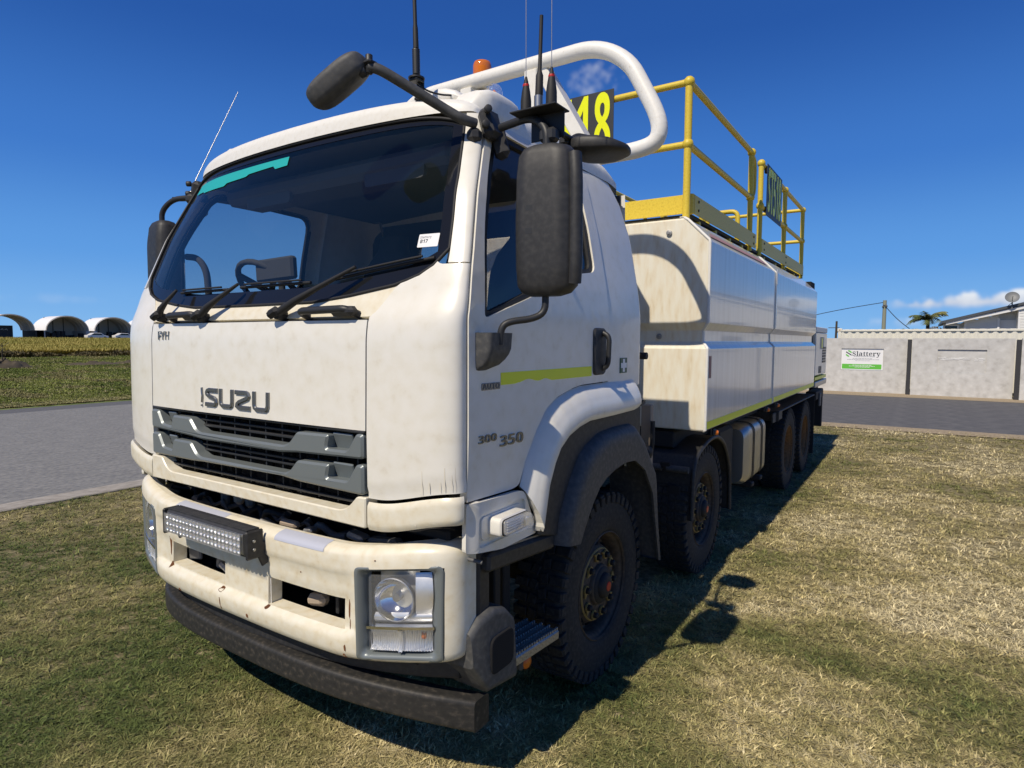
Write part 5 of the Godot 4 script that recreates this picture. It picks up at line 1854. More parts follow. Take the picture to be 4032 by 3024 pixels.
func wheel_front() -> Node3D:
	# outer side faces +x, centre at the tyre's middle
	var wn := Node3D.new()
	var xf := Transform3D(Basis(Vector3.FORWARD, PI / 2.0), Vector3.ZERO)
	obj("tyre", tyre_mesh(0.28, true), M.tyre, wn)
	var b := MB.new()
	b.lathe([Vector2(0.0, 0.118), Vector2(0.105, 0.118), Vector2(0.112, 0.112), Vector2(0.115, 0.095), Vector2(0.19, 0.095), Vector2(0.205, 0.088), Vector2(0.225, 0.05), Vector2(0.255, 0.018), Vector2(0.268, 0.02), Vector2(0.272, 0.06), Vector2(0.275, 0.095), Vector2(0.286, 0.105), Vector2(0.300, 0.118), Vector2(0.302, 0.128), Vector2(0.296, 0.132), Vector2(0.290, 0.12)], xf, 48, 0.6)
	b.lathe([Vector2(0.27, 0.03), Vector2(0.27, -0.12), Vector2(0.30, -0.125)], xf, 40)
	obj("rim", b, M.rim_steel, wn)
	b = MB.new()
	for k in 10:
		var a := TAU * (k + 0.5) / 10
		var nrm := Vector3(0.62, 0.785 * cos(a), 0.785 * sin(a)).normalized()
		b.lathe([Vector2(0, 0.002), Vector2(0.026, 0.002), Vector2(0.028, -0.01)], Transform3D(aim(Vector3.ZERO, nrm), Vector3(0.055, cos(a) * 0.232, sin(a) * 0.232)), 12)
	obj("hand_holes", b, M.void_black, wn)
	b = MB.new()
	b.lathe([Vector2(0.0, 0.160), Vector2(0.040, 0.160), Vector2(0.062, 0.152), Vector2(0.070, 0.142), Vector2(0.074, 0.13), Vector2(0.10, 0.125), Vector2(0.105, 0.115)], xf, 28)
	obj("hub", b, M.underbody, wn)
	b = MB.new()
	b.lathe([Vector2(0.0, 0.163), Vector2(0.026, 0.163), Vector2(0.028, 0.159)], xf, 20)
	obj("hub_cap", b, M.red_solid, wn)
	b = MB.new()
	b.lathe([Vector2(0.196, 0.0965), Vector2(0.203, 0.0935), Vector2(0.205, 0.09)], xf, 40)
	obj("rim_ring", b, mat("worn_yellow", lin(0.30, 0.20, 0.06), 0.6), wn)
	var nut := MB.new()
	nut.lathe([Vector2(0, 0.036), Vector2(0.012, 0.036), Vector2(0.018, 0.03), Vector2(0.018, 0.0)], xf, 6, 0.9)
	var nm := nut.mesh()
	var tg := MB.new()
	tg.lathe([Vector2(0.019, 0.014), Vector2(0.026, 0.014), Vector2(0.026, 0.004), Vector2(0.019, 0.004)], xf, 14)
	tg.prism(PackedVector2Array([Vector2(-0.012, 0.02), Vector2(0.012, 0.02), Vector2(0, 0.046)]), Transform3D(Basis(Vector3(0, 0, -1), Vector3.UP, Vector3.RIGHT), Vector3(0.004, 0, 0)), 0.0, 0.010)
	var tm := tg.mesh()
	for k in 10:
		var a := TAU * k / 10
		var at := Vector3(0.095, cos(a) * 0.1675, sin(a) * 0.1675)
		put(nm, "wheel_nut", M.underbody, wn, Transform3D(Basis.IDENTITY, at))
		put(tm, "nut_pointer", M.worn_yellow, wn, Transform3D(Basis(Vector3.RIGHT, a + 1.2 + 0.4 * sin(k * 2.3)), at))
	return wn

func wheel_rear() -> Node3D:
	var wn := Node3D.new()
	var xf := Transform3D(Basis(Vector3.FORWARD, PI / 2.0), Vector3.ZERO)
	obj("tyre", tyre_mesh(0.27, true), M.tyre, wn)
	var b := MB.new()
	b.lathe([Vector2(0.0, -0.075), Vector2(0.19, -0.075), Vector2(0.20, -0.08), Vector2(0.262, -0.06), Vector2(0.27, 0.0), Vector2(0.274, 0.08), Vector2(0.286, 0.10), Vector2(0.300, 0.113), Vector2(0.302, 0.123), Vector2(0.296, 0.127), Vector2(0.290, 0.115)], xf, 44, 0.6)
	obj("rim", b, M.rim_dusty, wn)
	b = MB.new()
	b.lathe([Vector2(0.0, 0.06), Vector2(0.09, 0.06), Vector2(0.105, 0.045), Vector2(0.11, -0.075)], xf, 28)
	obj("hub", b, M.rim_steel, wn)
	var nut := MB.new()
	nut.lathe([Vector2(0, 0.034), Vector2(0.018, 0.03), Vector2(0.018, 0.0)], xf, 6, 0.9)
	var nm := nut.mesh()
	for k in 10:
		var a := TAU * k / 10
		put(nm, "wheel_nut", M.underbody, wn, Transform3D(Basis.IDENTITY, Vector3(-0.075, cos(a) * 0.1675, sin(a) * 0.1675)))
	return wn

func running_gear(truck: Node3D) -> void:
	var b: MB
	var wf := wheel_front()
	var wr := wheel_rear()
	var yc := 0.505
	var spots := [[wf, 1.165 - 0.14, -1.40], [wf, 1.165 - 0.14, -3.32], [wr, 1.232 - 0.135, -6.80], [wr, 1.232 - 0.135, -8.12], [wr, 0.79, -6.80], [wr, 0.79, -8.12]]
	var n := 0
	for s in [1, -1]:
		for q in spots:
			var w: Node3D = q[0].duplicate()
			w.name = "wheel"
			w.position = Vector3(q[1] * s, yc, q[2])
			w.rotation = Vector3(rng.randf_range(0, TAU), 0, 0) if s == 1 else Vector3(rng.randf_range(0, TAU), PI, 0)
			truck.add_child(w, true)
	wf.free(); wr.free()
	for zz in [-1.40, -3.32, -6.80, -8.12]:
		b = MB.new()
		b.tube([Vector3(-0.95, 0.49, zz), Vector3(0.95, 0.49, zz)], 0.075, 12)
		if zz < -5.0:
			rail_ball(b, Vector3(0, 0.5, zz), 0.22)
		obj("axle", b, M.underbody, truck)
		for s in [1.0, -1.0]:
			b = MB.new()
			for k in 5:
				b.box(Vector3(s * 0.45, 0.56 + k * 0.022, zz), Vector3(0.09, 0.018, 1.3 - k * 0.18), 0.003)
			obj("leaf_spring", b, M.underbody, truck)
	for s in [1.0, -1.0]:
		b = MB.new()
		b.box(Vector3(s * 0.42, 0.88, -5.3), Vector3(0.08, 0.26, 9.9), 0.008)
		obj("chassis_rail", b, M.underbody, truck)
	b = MB.new()
	b.box(Vector3(0, 0.85, -1.4), Vector3(0.7, 0.7, 1.4), 0.05)
	b.box(Vector3(0, 0.85, -2.7), Vector3(0.5, 0.5, 0.9), 0.05)
	b.tube([Vector3(0, 0.8, -3.0), Vector3(0, 0.6, -6.8)], 0.06, 10)
	obj("engine_block", b, M.underbody, truck)
	b = MB.new()
	b.box(Vector3(0, 1.10, -5.85), Vector3(2.0, 0.13, 5.7), 0.01)
	obj("subframe", b, M.underbody, truck)
	# guard of the second axle: bent sheet, front flap and lip
	for s in [1, -1]:
		var sd := func(q: MB) -> MB: return q if s == 1 else flip_x(q)
		var g := part("axle_guard", truck)
		var line := [Vector2(-2.86, 0.52), Vector2(-2.88, 0.90), Vector2(-2.95, 1.0), Vector2(-3.14, 1.06), Vector2(-3.32, 1.09), Vector2(-3.52, 1.085), Vector2(-3.73, 1.0), Vector2(-3.87, 0.86), Vector2(-3.96, 0.69), Vector2(-3.985, 0.36)]
		b = MB.new()
		b.surf(func(u, w):
			var f: float = u * (line.size() - 1); var i := mini(int(f), line.size() - 2)
			var q: Vector2 = line[i].lerp(line[i + 1], f - i)
			return Vector3(lerpf(0.72, 1.19, w), q.y, q.x), 55, 4, Vector3.UP, 0.012)
		obj("sheet", sd.call(b), M.black_plastic, g)
		b = MB.new()
		var pts := []
		for q in line: pts.append(Vector3(1.195, q.y, q.x))
		b.tube(smooth_path(pts, 0.08, 4), 0.018, 8)
		obj("lip", sd.call(b), M.black_plastic, g)
		for q in [[0.78, 0.96], [1.0, 1.17]]:
			b = MB.new()
			b.tube([Vector3(q[0], 0.905, -2.85), Vector3(q[1], 0.905, -2.85)], 0.027, 10)
			obj("guard_stay", sd.call(b), M.grey_plastic, g)
		b = MB.new()
		b.box(Vector3(1.06, 0.72, -2.845), Vector3(0.10, 0.12, 0.012), 0.004)
		b.box(Vector3(0.99, 0.93, -2.84), Vector3(0.08, 0.05, 0.02), 0.006)
		obj("stay_plate", sd.call(b), M.underbody, g)
		# rear guards
		g = part("axle_guard", truck)
		b = MB.new()
		b.box(Vector3(0.98, 1.055, -7.45), Vector3(0.52, 0.02, 2.9), 0.006)
		b.box(Vector3(0.98, 1.0, -6.0), Vector3(0.52, 0.11, 0.02), 0.006)
		obj("sheet", sd.call(b), M.black_plastic, g)
		b = MB.new()
		b.box(Vector3(1.20, 0.995, -6.1), Vector3(0.02, 0.11, 0.55), 0.004)
		b.box(Vector3(0.98, 0.99, -6.35), Vector3(0.46, 0.11, 0.02), 0.004)
		obj("front_lip", sd.call(b), M.grey_plastic, g)
		b = MB.new()
		b.box(Vector3(0.98, 0.58, -9.02), Vector3(0.50, 0.94, 0.012), 0.004)
		obj("mud_flap", sd.call(b), M.rubber, g)
		b = MB.new()
		b.box(Vector3(1.06, 0.72, -10.45), Vector3(0.22, 0.68, 0.10), 0.01)
		b.box(Vector3(1.10, 0.98, -10.0), Vector3(0.16, 0.14, 0.9), 0.01)
		obj("tail_lamp_carrier", sd.call(b), M.underbody, truck)
		b = MB.new()
		b.box(Vector3(1.19, 0.90, -9.92), Vector3(0.03, 0.22, 0.16), 0.008)
		obj("tail_bracket", sd.call(b), M.hose_grey, truck)
	# fuel tank with straps
	for s in [1, -1]:
		var sd := func(q: MB) -> MB: return q if s == 1 else flip_x(q)
		var f := part("fuel_tank", truck)
		b = MB.new()
		var S := []
		for k in 12:
			var t := k / 11.0
			var e := 0.03 * pow(absf(t * 2.0 - 1.0), 16.0)
			var sec := PackedVector3Array()
			for q in rrect(0.56 + e, 0.43 + e, 1.19 - e, 1.04 - e, 0.11, 5):
				sec.append(Vector3(q.x, q.y, lerpf(-4.62, -5.60, t)))
			S.append(sec)
		b.loft(S)
		obj("drum", sd.call(b), M.satin_steel, f)
		for zz in [-4.93, -5.32]:
			b = MB.new()
			S = []
			for k in 2:
				var sec := PackedVector3Array()
				for q in rrect(0.553, 0.423, 1.197, 1.047, 0.115, 5):
					sec.append(Vector3(q.x, q.y, zz - 0.03 + k * 0.06))
				S.append(sec)
			b.loft(S, false)
			obj("strap", sd.call(b), M.rubber, f)
			b = MB.new()
			b.box(Vector3(0.85, 0.40, zz), Vector3(0.7, 0.05, 0.10), 0.01)
			obj("cradle", sd.call(b), M.underbody, f)
		b = MB.new()
		b.box(Vector3(0.80, 0.80, -4.20), Vector3(0.6, 0.55, 0.5), 0.03)
		obj("battery_box", sd.call(b), M.underbody, truck)
	# air tank and red chock by the rear wheels
	b = MB.new()
	cyl(b, Vector3(0.75, 0.72, -5.72), Vector3(0.75, 0.72, -6.15), 0.12, 18)
	obj("air_tank", b, M.underbody, truck)
	b = MB.new()
	b.box(Vector3(1.02, 0.90, -5.78), Vector3(0.12, 0.11, 0.10), 0.01)
	obj("isolator_box", b, mat("dull_red", lin(0.16, 0.015, 0.012), 0.5), truck)
	# tan bracket and levers behind the cab
	b = MB.new()
	b.box(Vector3(1.10, 1.15, -2.16), Vector3(0.07, 0.62, 0.05), 0.006)
	obj("cab_stay", b, M.part_tan, truck)
	b = MB.new()
	b.tube(smooth_path([Vector3(1.14, 1.12, -2.10), Vector3(1.16, 1.2, -2.10), Vector3(1.16, 1.36, -2.10)], 0.03), 0.016, 8)
	rail_ball(b, Vector3(1.13, 1.16, -2.06), 0.05)
	cyl(b, Vector3(1.13, 1.02, -2.10), Vector3(1.17, 1.02, -2.10), 0.03)
	obj("tilt_lever", b, M.rubber, truck)
	b = MB.new()
	b.tube([Vector3(1.10, 1.785, -1.95), Vector3(1.17, 1.785, -1.95)], 0.022, 10)
	obj("air_coupling", b, M.rubber, truck)
	b = MB.new()
	b.tube([Vector3(0.55, 1.3, -2.4), Vector3(0.55, 2.55, -2.4)], 0.16, 16)
	obj("air_intake", b, M.underbody, truck)

func build_truck() -> void:
	var truck := thing("tanker_truck", "white eight-wheel water tanker truck with black mirrors and yellow walkway rails", "truck")
	cab(truck)
	bumper(truck)
	steps(truck)
	mirrors(truck)
	wipers(truck)
	hoop(truck)
	tank(truck)
	deck(truck)
	running_gear(truck)

# ---------- setting ----------
const CAM := Vector3(2.58364, 1.87556, 1.70419)

func land(x: float, z: float) -> float:
	# level round the truck, rising gently beyond the road on the far side
	if x < -18.0:
		return minf(0.0120 * (-18.0 - x), 2.0)
	return 0.0

func sky_image() -> Image:
	var W := 2048; var H := 1024
	var im := Image.create(W, H, false, Image.FORMAT_RGBAF)
	var g := [[0.0, [0.245, 0.50, 0.84]], [0.05, [0.19, 0.435, 0.82]], [0.12, [0.115, 0.335, 0.76]], [0.25, [0.052, 0.195, 0.59]], [0.42, [0.022, 0.100, 0.385]], [0.6, [0.016, 0.070, 0.29]], [1.0, [0.012, 0.050, 0.22]]]
	for r in H:
		var up := PI / 2.0 - (r + 0.5) / H * PI
		var y := sin(up)
		var col := Color(0.16, 0.15, 0.10)
		if y >= 0.0:
			for k in g.size() - 1:
				if y <= g[k + 1][0]:
					var t: float = (y - g[k][0]) / (g[k + 1][0] - g[k][0])
					t = t * t * (3.0 - 2.0 * t) * 0.4 + t * 0.6
					col = Color(lerpf(g[k][1][0], g[k + 1][1][0], t), lerpf(g[k][1][1], g[k + 1][1][1], t), lerpf(g[k][1][2], g[k + 1][1][2], t))
					break
		im.fill_rect(Rect2i(0, r, W, 1), col)
	var nz := noise(1.0, 5, 4)
	# [azimuth from -z towards +x, elevation, half width, half height, strength, seed] in degrees
	for c in CLOUDS:
		var c0 := int(col_of(c[0] - c[2] * 1.1, W)); var n := int(c[2] * 2.2 / 360.0 * W)
		var r0 := int((90.0 - c[1] - c[3] * 1.3) / 180.0 * H); var m := int(c[3] * 2.6 / 180.0 * H) + 1
		for i in n:
			for j in m:
				var px := posmod(c0 + i, W); var py := clampi(r0 + j, 0, H - 1)
				var u := (i + 0.5) / n * 2.2 - 1.1; var v := 1.3 - (j + 0.5) / m * 2.6
				var base: float = -0.45
				var q := Vector3(u * c[2] * 0.55, v * c[3] * 0.9, c[5])
				var bumps := nz.get_noise_3d(q.x * 0.7, q.y * 0.5, q.z) * 0.9 + nz.get_noise_3d(q.x * 2.0, q.y * 1.6, q.z + 9.0) * 0.45
				var top := (0.55 + 0.35 * u if c[6] > 0 else 0.7) + bumps * 0.8
				var a := smoothstep(0.0, 0.35, top - v) * smoothstep(base - 0.35, base + 0.2, v + bumps * 0.25)
				a *= smoothstep(1.1, 0.85, absf(u)) * c[4]
				if c[6] == 0:
					a = clampf(0.5 + bumps * 1.4 - u * u - v * v, 0.0, 1.0) * c[4]
				if a <= 0.0: continue
				var lit: float = clampf(0.62 + 0.5 * v + 0.5 * bumps, 0.0, 1.0)
				var cl := Color(0.46, 0.52, 0.66).lerp(Color(0.83, 0.86, 0.90), lit)
				im.set_pixel(px, py, im.get_pixel(px, py).lerp(cl, clampf(a, 0.0, 0.95)))
	return im

func col_of(az: float, W: int) -> float:
	# az from -z towards +x; around = atan2(z, x)
	var a := deg_to_rad(az)
	var around := atan2(-cos(a), sin(a))
	return fposmod((around / TAU + 0.5) * W - W / 4.0, W)

func world_setup() -> void:
	var cam := Camera3D.new()
	cam.name = "camera"
	cam.position = CAM
	cam.basis = Basis.from_euler(Vector3(-0.0703772877, 0.584754593, 0.00489559))
	cam.fov = rad_to_deg(2.0 * atan(1512.0 / 2422.19566))
	cam.near = 0.05; cam.far = 2000.0
	add_child(cam)
	cam.current = true
	var env := Environment.new()
	env.background_mode = Environment.BG_SKY
	var sky := Sky.new()
	var pm := PanoramaSkyMaterial.new()
	pm.panorama = ImageTexture.create_from_image(sky_image())
	pm.energy_multiplier = SKY_E
	sky.sky_material = pm
	env.sky = sky
	env.tonemap_mode = Environment.TONE_MAPPER_LINEAR
	env.tonemap_exposure = EXPO
	env.sdfgi_enabled = true; env.ssao_enabled = true; env.ssil_enabled = true
	var we_ := WorldEnvironment.new()
	we_.name = "environment"
	we_.environment = env
	add_child(we_)
	var sun := DirectionalLight3D.new()
	sun.name = "sun"
	sun.light_energy = SUN_E
	sun.light_color = Color(1.0, 0.955, 0.88)
	sun.light_angular_distance = 0.55
	sun.shadow_enabled = true
	add_child(sun)
	sun.look_at_from_position(Vector3.ZERO, Vector3(0.048, -1.0, -0.85), Vector3.UP)

func sheet(called: String, pts: Array, y: float, m: Material, nx := 1, nz := 1) -> MeshInstance3D:
	# four corners (x, z), bilinear, following the land
	var b := MB.new()
	b.surf(func(u, w):
		var a: Vector2 = pts[0].lerp(pts[1], u); var d: Vector2 = pts[3].lerp(pts[2], u)
		var q := a.lerp(d, w)
		return Vector3(q.x, land(q.x, q.y) + y, q.y), nx + 1, nz + 1, Vector3.UP)
	var o := obj(called, b, m)
	o.set_meta("kind", "structure")
	return o

func ground() -> void:
	var m: StandardMaterial3D
	var soil := ntex(noise(0.02, 5, 101), ramp([[0.0, [0.10, 0.09, 0.045]], [0.4, [0.18, 0.155, 0.085]], [0.7, [0.26, 0.22, 0.13]], [1.0, [0.36, 0.31, 0.19]]]), 1024)
	m = mat("soil", Color.WHITE, 1.0, 0.0, 0.2); tri_map(m, soil, Vector3(0.6, 0.6, 0.6)); bumpy(m, bump_tex(noise(0.08, 4, 103), 4.0), 0.6)
	var tar := ntex(noise(0.03, 5, 111), ramp([[0.0, [0.155, 0.155, 0.15]], [0.5, [0.205, 0.203, 0.195]], [1.0, [0.26, 0.255, 0.24]]]), 1024)
	m = mat("old_asphalt", Color.WHITE, 0.95); tri_map(m, tar, Vector3(0.35, 0.35, 0.06)); bumpy(m, bump_tex(noise(0.3, 3, 113), 3.0), 0.5)
	var tar2 := ntex(noise(0.02, 5, 121), ramp([[0.0, [0.065, 0.065, 0.068]], [0.45, [0.10, 0.10, 0.103]], [0.75, [0.15, 0.148, 0.145]], [1.0, [0.22, 0.215, 0.205]]]), 1024)
	m = mat("dark_asphalt", Color.WHITE, 0.95); tri_map(m, tar2, Vector3(0.12, 0.5, 0.8)); bumpy(m, bump_tex(noise(0.3, 3, 123), 3.0), 0.5)
	var tar3 := ntex(noise(0.05, 4, 131), ramp([[0.0, [0.085, 0.085, 0.09]], [1.0, [0.14, 0.14, 0.14]]]))
	m = mat("seal_edge", Color.WHITE, 0.95); tri_map(m, tar3, Vector3(0.5, 0.5, 0.2))
	var conc := ntex(noise(0.03, 5, 141), ramp([[0.0, [0.20, 0.18, 0.15]], [0.5, [0.34, 0.31, 0.265]], [1.0, [0.44, 0.41, 0.36]]]))
	m = mat("kerb_concrete", Color.WHITE, 0.95); tri_map(m, conc, Vector3(1.2, 1.2, 0.3))
	var dirt := ntex(noise(0.05, 5, 151), ramp([[0.0, [0.20, 0.15, 0.09]], [0.5, [0.33, 0.26, 0.165]], [1.0, [0.46, 0.385, 0.27]]]))
	m = mat("dry_dirt", Color.WHITE, 1.0); tri_map(m, dirt, Vector3(0.6, 0.6, 0.6))
	var green := ntex(noise(0.03, 5, 161), ramp([[0.0, [0.07, 0.09, 0.02]], [0.5, [0.12, 0.16, 0.035]], [1.0, [0.22, 0.24, 0.08]]]))
	m = mat("verge_soil", Color.WHITE, 1.0); tri_map(m, green, Vector3(0.15, 0.15, 0.15))
	var b := MB.new()
	var X := [-900.0, -400.0, -185.0, -120.0, -60.0, -30.0, -18.0, -6.0, 0.0, 6.0, 20.0, 60.0, 200.0, 900.0]
	var Z := [-900.0, -300.0, -100.0, -50.0, -25.0, -14.0, -7.0, 0.0, 7.0, 20.0, 60.0, 200.0, 900.0]
	var P := []
	for x in X:
		var row := PackedVector3Array()
		for z in Z: row.append(Vector3(x, land(x, z) - 0.012, z))
		P.append(row)
	b.net(P, false, Vector3.UP)
	obj("ground", b, M.soil).set_meta("kind", "structure")
	# road along the truck's far side, with its concrete edge and seal joint
	sheet("road", [Vector2(-16.3, 60), Vector2(-5.98, 60), Vector2(-5.98, -200), Vector2(-16.3, -200)], 0.0, M.old_asphalt, 4, 20)
	sheet("road_edge_seal", [Vector2(-17.5, 60), Vector2(-16.3, 60), Vector2(-16.3, -200), Vector2(-17.5, -200)], -0.004, M.seal_edge, 2, 20)
	b = MB.new()
	b.box(Vector3(-5.80, -0.02, -4.0), Vector3(0.34, 0.07, 20.0), 0.012)
	obj("kerb", b, M.kerb_concrete).set_meta("kind", "structure")
	# cross road behind the truck
	sheet("cross_road", [Vector2(-5.98, -14.0), Vector2(60, -15.6), Vector2(60, -23.0), Vector2(-5.98, -23.4)], 0.001, M.dark_asphalt, 12, 3)
	sheet("dirt_strip", [Vector2(-5.98, -23.2), Vector2(60, -22.8), Vector2(60, -24.9), Vector2(-5.98, -24.9)], 0.006, M.dry_dirt, 12, 2)
	sheet("road_shoulder", [Vector2(-5.98, -13.4), Vector2(60, -15.0), Vector2(60, -15.75), Vector2(-5.98, -14.15)], 0.006, M.dry_dirt, 12, 1)
	sheet("verge", [Vector2(-56, 30), Vector2(-17.4, 30), Vector2(-17.4, -60), Vector2(-56, -60)], -0.003, M.verge_soil, 8, 8)
	sheet("crop_field", [Vector2(-156, 30), Vector2(-55, 30), Vector2(-55, -120), Vector2(-156, -120)], 0.0, mat("crop_soil", lin(0.13, 0.12, 0.04), 1.0), 8, 8)

func blade_tuft(sd: int, n: int, h: float, w: float, lean: float) -> ArrayMesh:
	var r := RandomNumberGenerator.new()
	r.seed = sd
	var b := MB.new()
	for k in n:
		var a := r.randf() * TAU
		var at := Vector3(cos(a), 0, sin(a)) * r.randf() * h * 0.7
		var d := Vector3(cos(a + r.randf_range(-1.2, 1.2)), 0, sin(a + r.randf_range(-1.2, 1.2)))
		var side := d.cross(Vector3.UP) * w * 0.5 * r.randf_range(0.7, 1.3)
		var hh := h * r.randf_range(0.45, 1.1); var ln := h * lean * r.randf_range(0.3, 1.3)
		var p0 := at; var p1 := at + d * ln * 0.35 + Vector3.UP * hh * 0.62; var p2 := at + d * ln + Vector3.UP * hh * r.randf_range(0.55, 1.0)
		var nn := (Vector3.UP * 1.0 + d * -0.5 + Vector3(r.randf() - 0.5, 0, r.randf() - 0.5) * 0.6).normalized()
		b.tint = Color.WHITE * r.randf_range(0.7, 1.25)
		var i0 := b.vert(p0 - side, nn); var i1 := b.vert(p0 + side, nn); var i2 := b.vert(p1 + side * 0.85, nn); var i3 := b.vert(p1 - side * 0.85, nn); var i4 := b.vert(p2, nn)
		b.tri(i0, i1, i2); b.tri(i0, i2, i3); b.tri(i3, i2, i4)
	return b.mesh(true)

func scatter(called: String, mesh: Mesh, m: Material, xf: Array, cols: Array, label: String, category: String) -> void:
	var mm := MultiMesh.new()
	mm.transform_format = MultiMesh.TRANSFORM_3D
	mm.use_colors = true
	mm.mesh = mesh
	mm.instance_count = xf.size()
	for i in xf.size():
		mm.set_instance_transform(i, xf[i]); mm.set_instance_color(i, cols[i])
	var o := MultiMeshInstance3D.new()
	o.multimesh = mm
	o.material_override = m
	o.name = numbered(called)
	add_child(o)
	tag(o, label, category, "", "stuff")

func grass() -> void:
	var m := mat("grass_blade", Color.WHITE, 0.75, 0.0, 0.3)
	m.vertex_color_use_as_albedo = true
	m.backlight_enabled = true; m.backlight = Color(0.12, 0.12, 0.06)
	m.cull_mode = BaseMaterial3D.CULL_DISABLED
	var big := noise(0.35, 3, 201); var mid := noise(1.4, 3, 202); var small := noise(6.0, 2, 203)
	var green := Color(0.12, 0.155, 0.045); var olive := Color(0.29, 0.27, 0.105); var straw := Color(0.57, 0.48, 0.235); var pale := Color(0.76, 0.66, 0.40)
	var sets := [[[], []], [[], []], [[], []]]
	var dir := atan2(-cos(0.5848), -sin(0.5848))
	var n := GRASS_N
	for k in n:
		# denser near the eye
		var f := rng.randf()
		var r := 1.3 * pow(17.5 / 1.3, pow(f, 0.82))
		var a := dir + rng.randf_range(-1.0, 1.0)
		var x := CAM.x + cos(a) * r; var z := CAM.z + sin(a) * r
		if x < -5.70 or z < -13.9 - 0.024 * x: continue
		if x > -1.0 and x < 0.9 and z < -1.2 and z > -10.0: continue
		var t := 0.5 + 0.5 * big.get_noise_2d(x, z) * 1.6 + 0.30 * mid.get_noise_2d(x, z) + 0.22 * small.get_noise_2d(x, z)
		t += 0.16 * smoothstep(-0.5, 2.2, x) - 0.30 * smoothstep(0.9, -1.6, x)
		t = clampf(t + rng.randf_range(-0.16, 0.16), 0.0, 1.0)
		var c: Color
		if t < 0.4: c = green.lerp(olive, t / 0.4)
		elif t < 0.75: c = olive.lerp(straw, (t - 0.4) / 0.35)
		else: c = straw.lerp(pale, (t - 0.75) / 0.25)
		c = c * rng.randf_range(0.62, 1.32)
		var s := (0.75 + 0.5 * rng.randf()) * (1.0 + 0.05 * maxf(r - 3.0, 0.0))
		var q := rng.randi() % 3
		sets[q][0].append(Transform3D(Basis(Vector3.UP, rng.randf() * TAU).scaled(Vector3(s, s * rng.randf_range(0.6, 1.2), s)), Vector3(x, -0.014, z)))
		sets[q][1].append(c)
	for q in 3:
		scatter("lawn_grass", blade_tuft(11 + q, 9, 0.024, 0.0040, 2.2), m, sets[q][0], sets[q][1], ["short dry and green lawn grass under and around the truck", "short mown lawn blades lying between the straw", "straw coloured lawn blades round the truck"][q], "grass")
	# verge beyond the road, then the crop
	var vx := []; var vc := []; var cx := []; var cc := []; var wx := []; var wc := []
	for k in 30000:
		var x := -17.7 - 38.0 * pow(rng.randf(), 1.3)
		var z := 1.7 + (x - 2.58) * rng.randf_range(0.22, 0.60)
		var t := clampf(0.5 + big.get_noise_2d(x * 0.6, z * 0.6) * 0.8 + rng.randf_range(-0.25, 0.25), 0.0, 1.0)
		var c := Color(0.10, 0.14, 0.025).lerp(Color(0.27, 0.29, 0.08), t)
		if x > -19.2: c = c.lerp(Color(0.36, 0.31, 0.17), smoothstep(-19.2, -17.9, x) * rng.randf_range(0.3, 1.0))
		if mid.get_noise_2d(x * 0.12, z * 0.25) > 0.22: c = c.lerp(Color(0.26, 0.21, 0.11), 0.55)
		if rng.randf() < 0.07: c = Color(0.34, 0.30, 0.17)
		var s := rng.randf_range(0.5, 1.0) * (0.5 + 0.5 * smoothstep(-18.0, -22.0, x))
		vx.append(Transform3D(Basis(Vector3.UP, rng.randf() * TAU).scaled(Vector3(s, s, s)), Vector3(x, land(x, z), z))); vc.append(c)
	for k in 26000:
		var x := -56.0 - 98.0 * pow(rng.randf(), 1.6)
		var z := 1.7 + (x - 2.58) * rng.randf_range(0.22, 0.60)
		var t := clampf(0.5 + big.get_noise_2d(x * 0.2, z * 0.2) * 0.8 + rng.randf_range(-0.3, 0.3), 0.0, 1.0)
		var c := Color(0.27, 0.27, 0.06).lerp(Color(0.50, 0.42, 0.13), t)
		var s := rng.randf_range(0.6, 1.1)
		cx.append(Transform3D(Basis(Vector3.UP, rng.randf() * TAU).scaled(Vector3(s, s * 0.8, s)), Vector3(x, land(x, z), z))); cc.append(c)
	for k in 2600:
		var x := -52.5 - rng.randf() * 4.0
		var z := 1.7 + (x - 2.58) * rng.randf_range(0.22, 0.60)
		var lump := big.get_noise_2d(z * 1.3, 4.0)
		var c := Color(0.06, 0.05, 0.03).lerp(Color(0.24, 0.20, 0.09), rng.randf())
		var s := rng.randf_range(0.4, 0.9) * (0.8 + lump)
		wx.append(Transform3D(Basis(Vector3.UP, rng.randf() * TAU).scaled(Vector3(s, s, s)), Vector3(x, land(x, z), z))); wc.append(c)
	scatter("verge_grass", blade_tuft(31, 14, 0.15, 0.03, 1.3), m, vx, vc, "bright green rough grass between road and crop field", "grass")
	scatter("crop", blade_tuft(32, 18, 0.75, 0.07, 0.7), m, cx, cc, "golden green crop standing before the white domed shelters", "crop")
	scatter("weeds", blade_tuft(33, 16, 0.62, 0.10, 0.7), m, wx, wc, "dark dead weeds along the edge of the crop", "weeds")

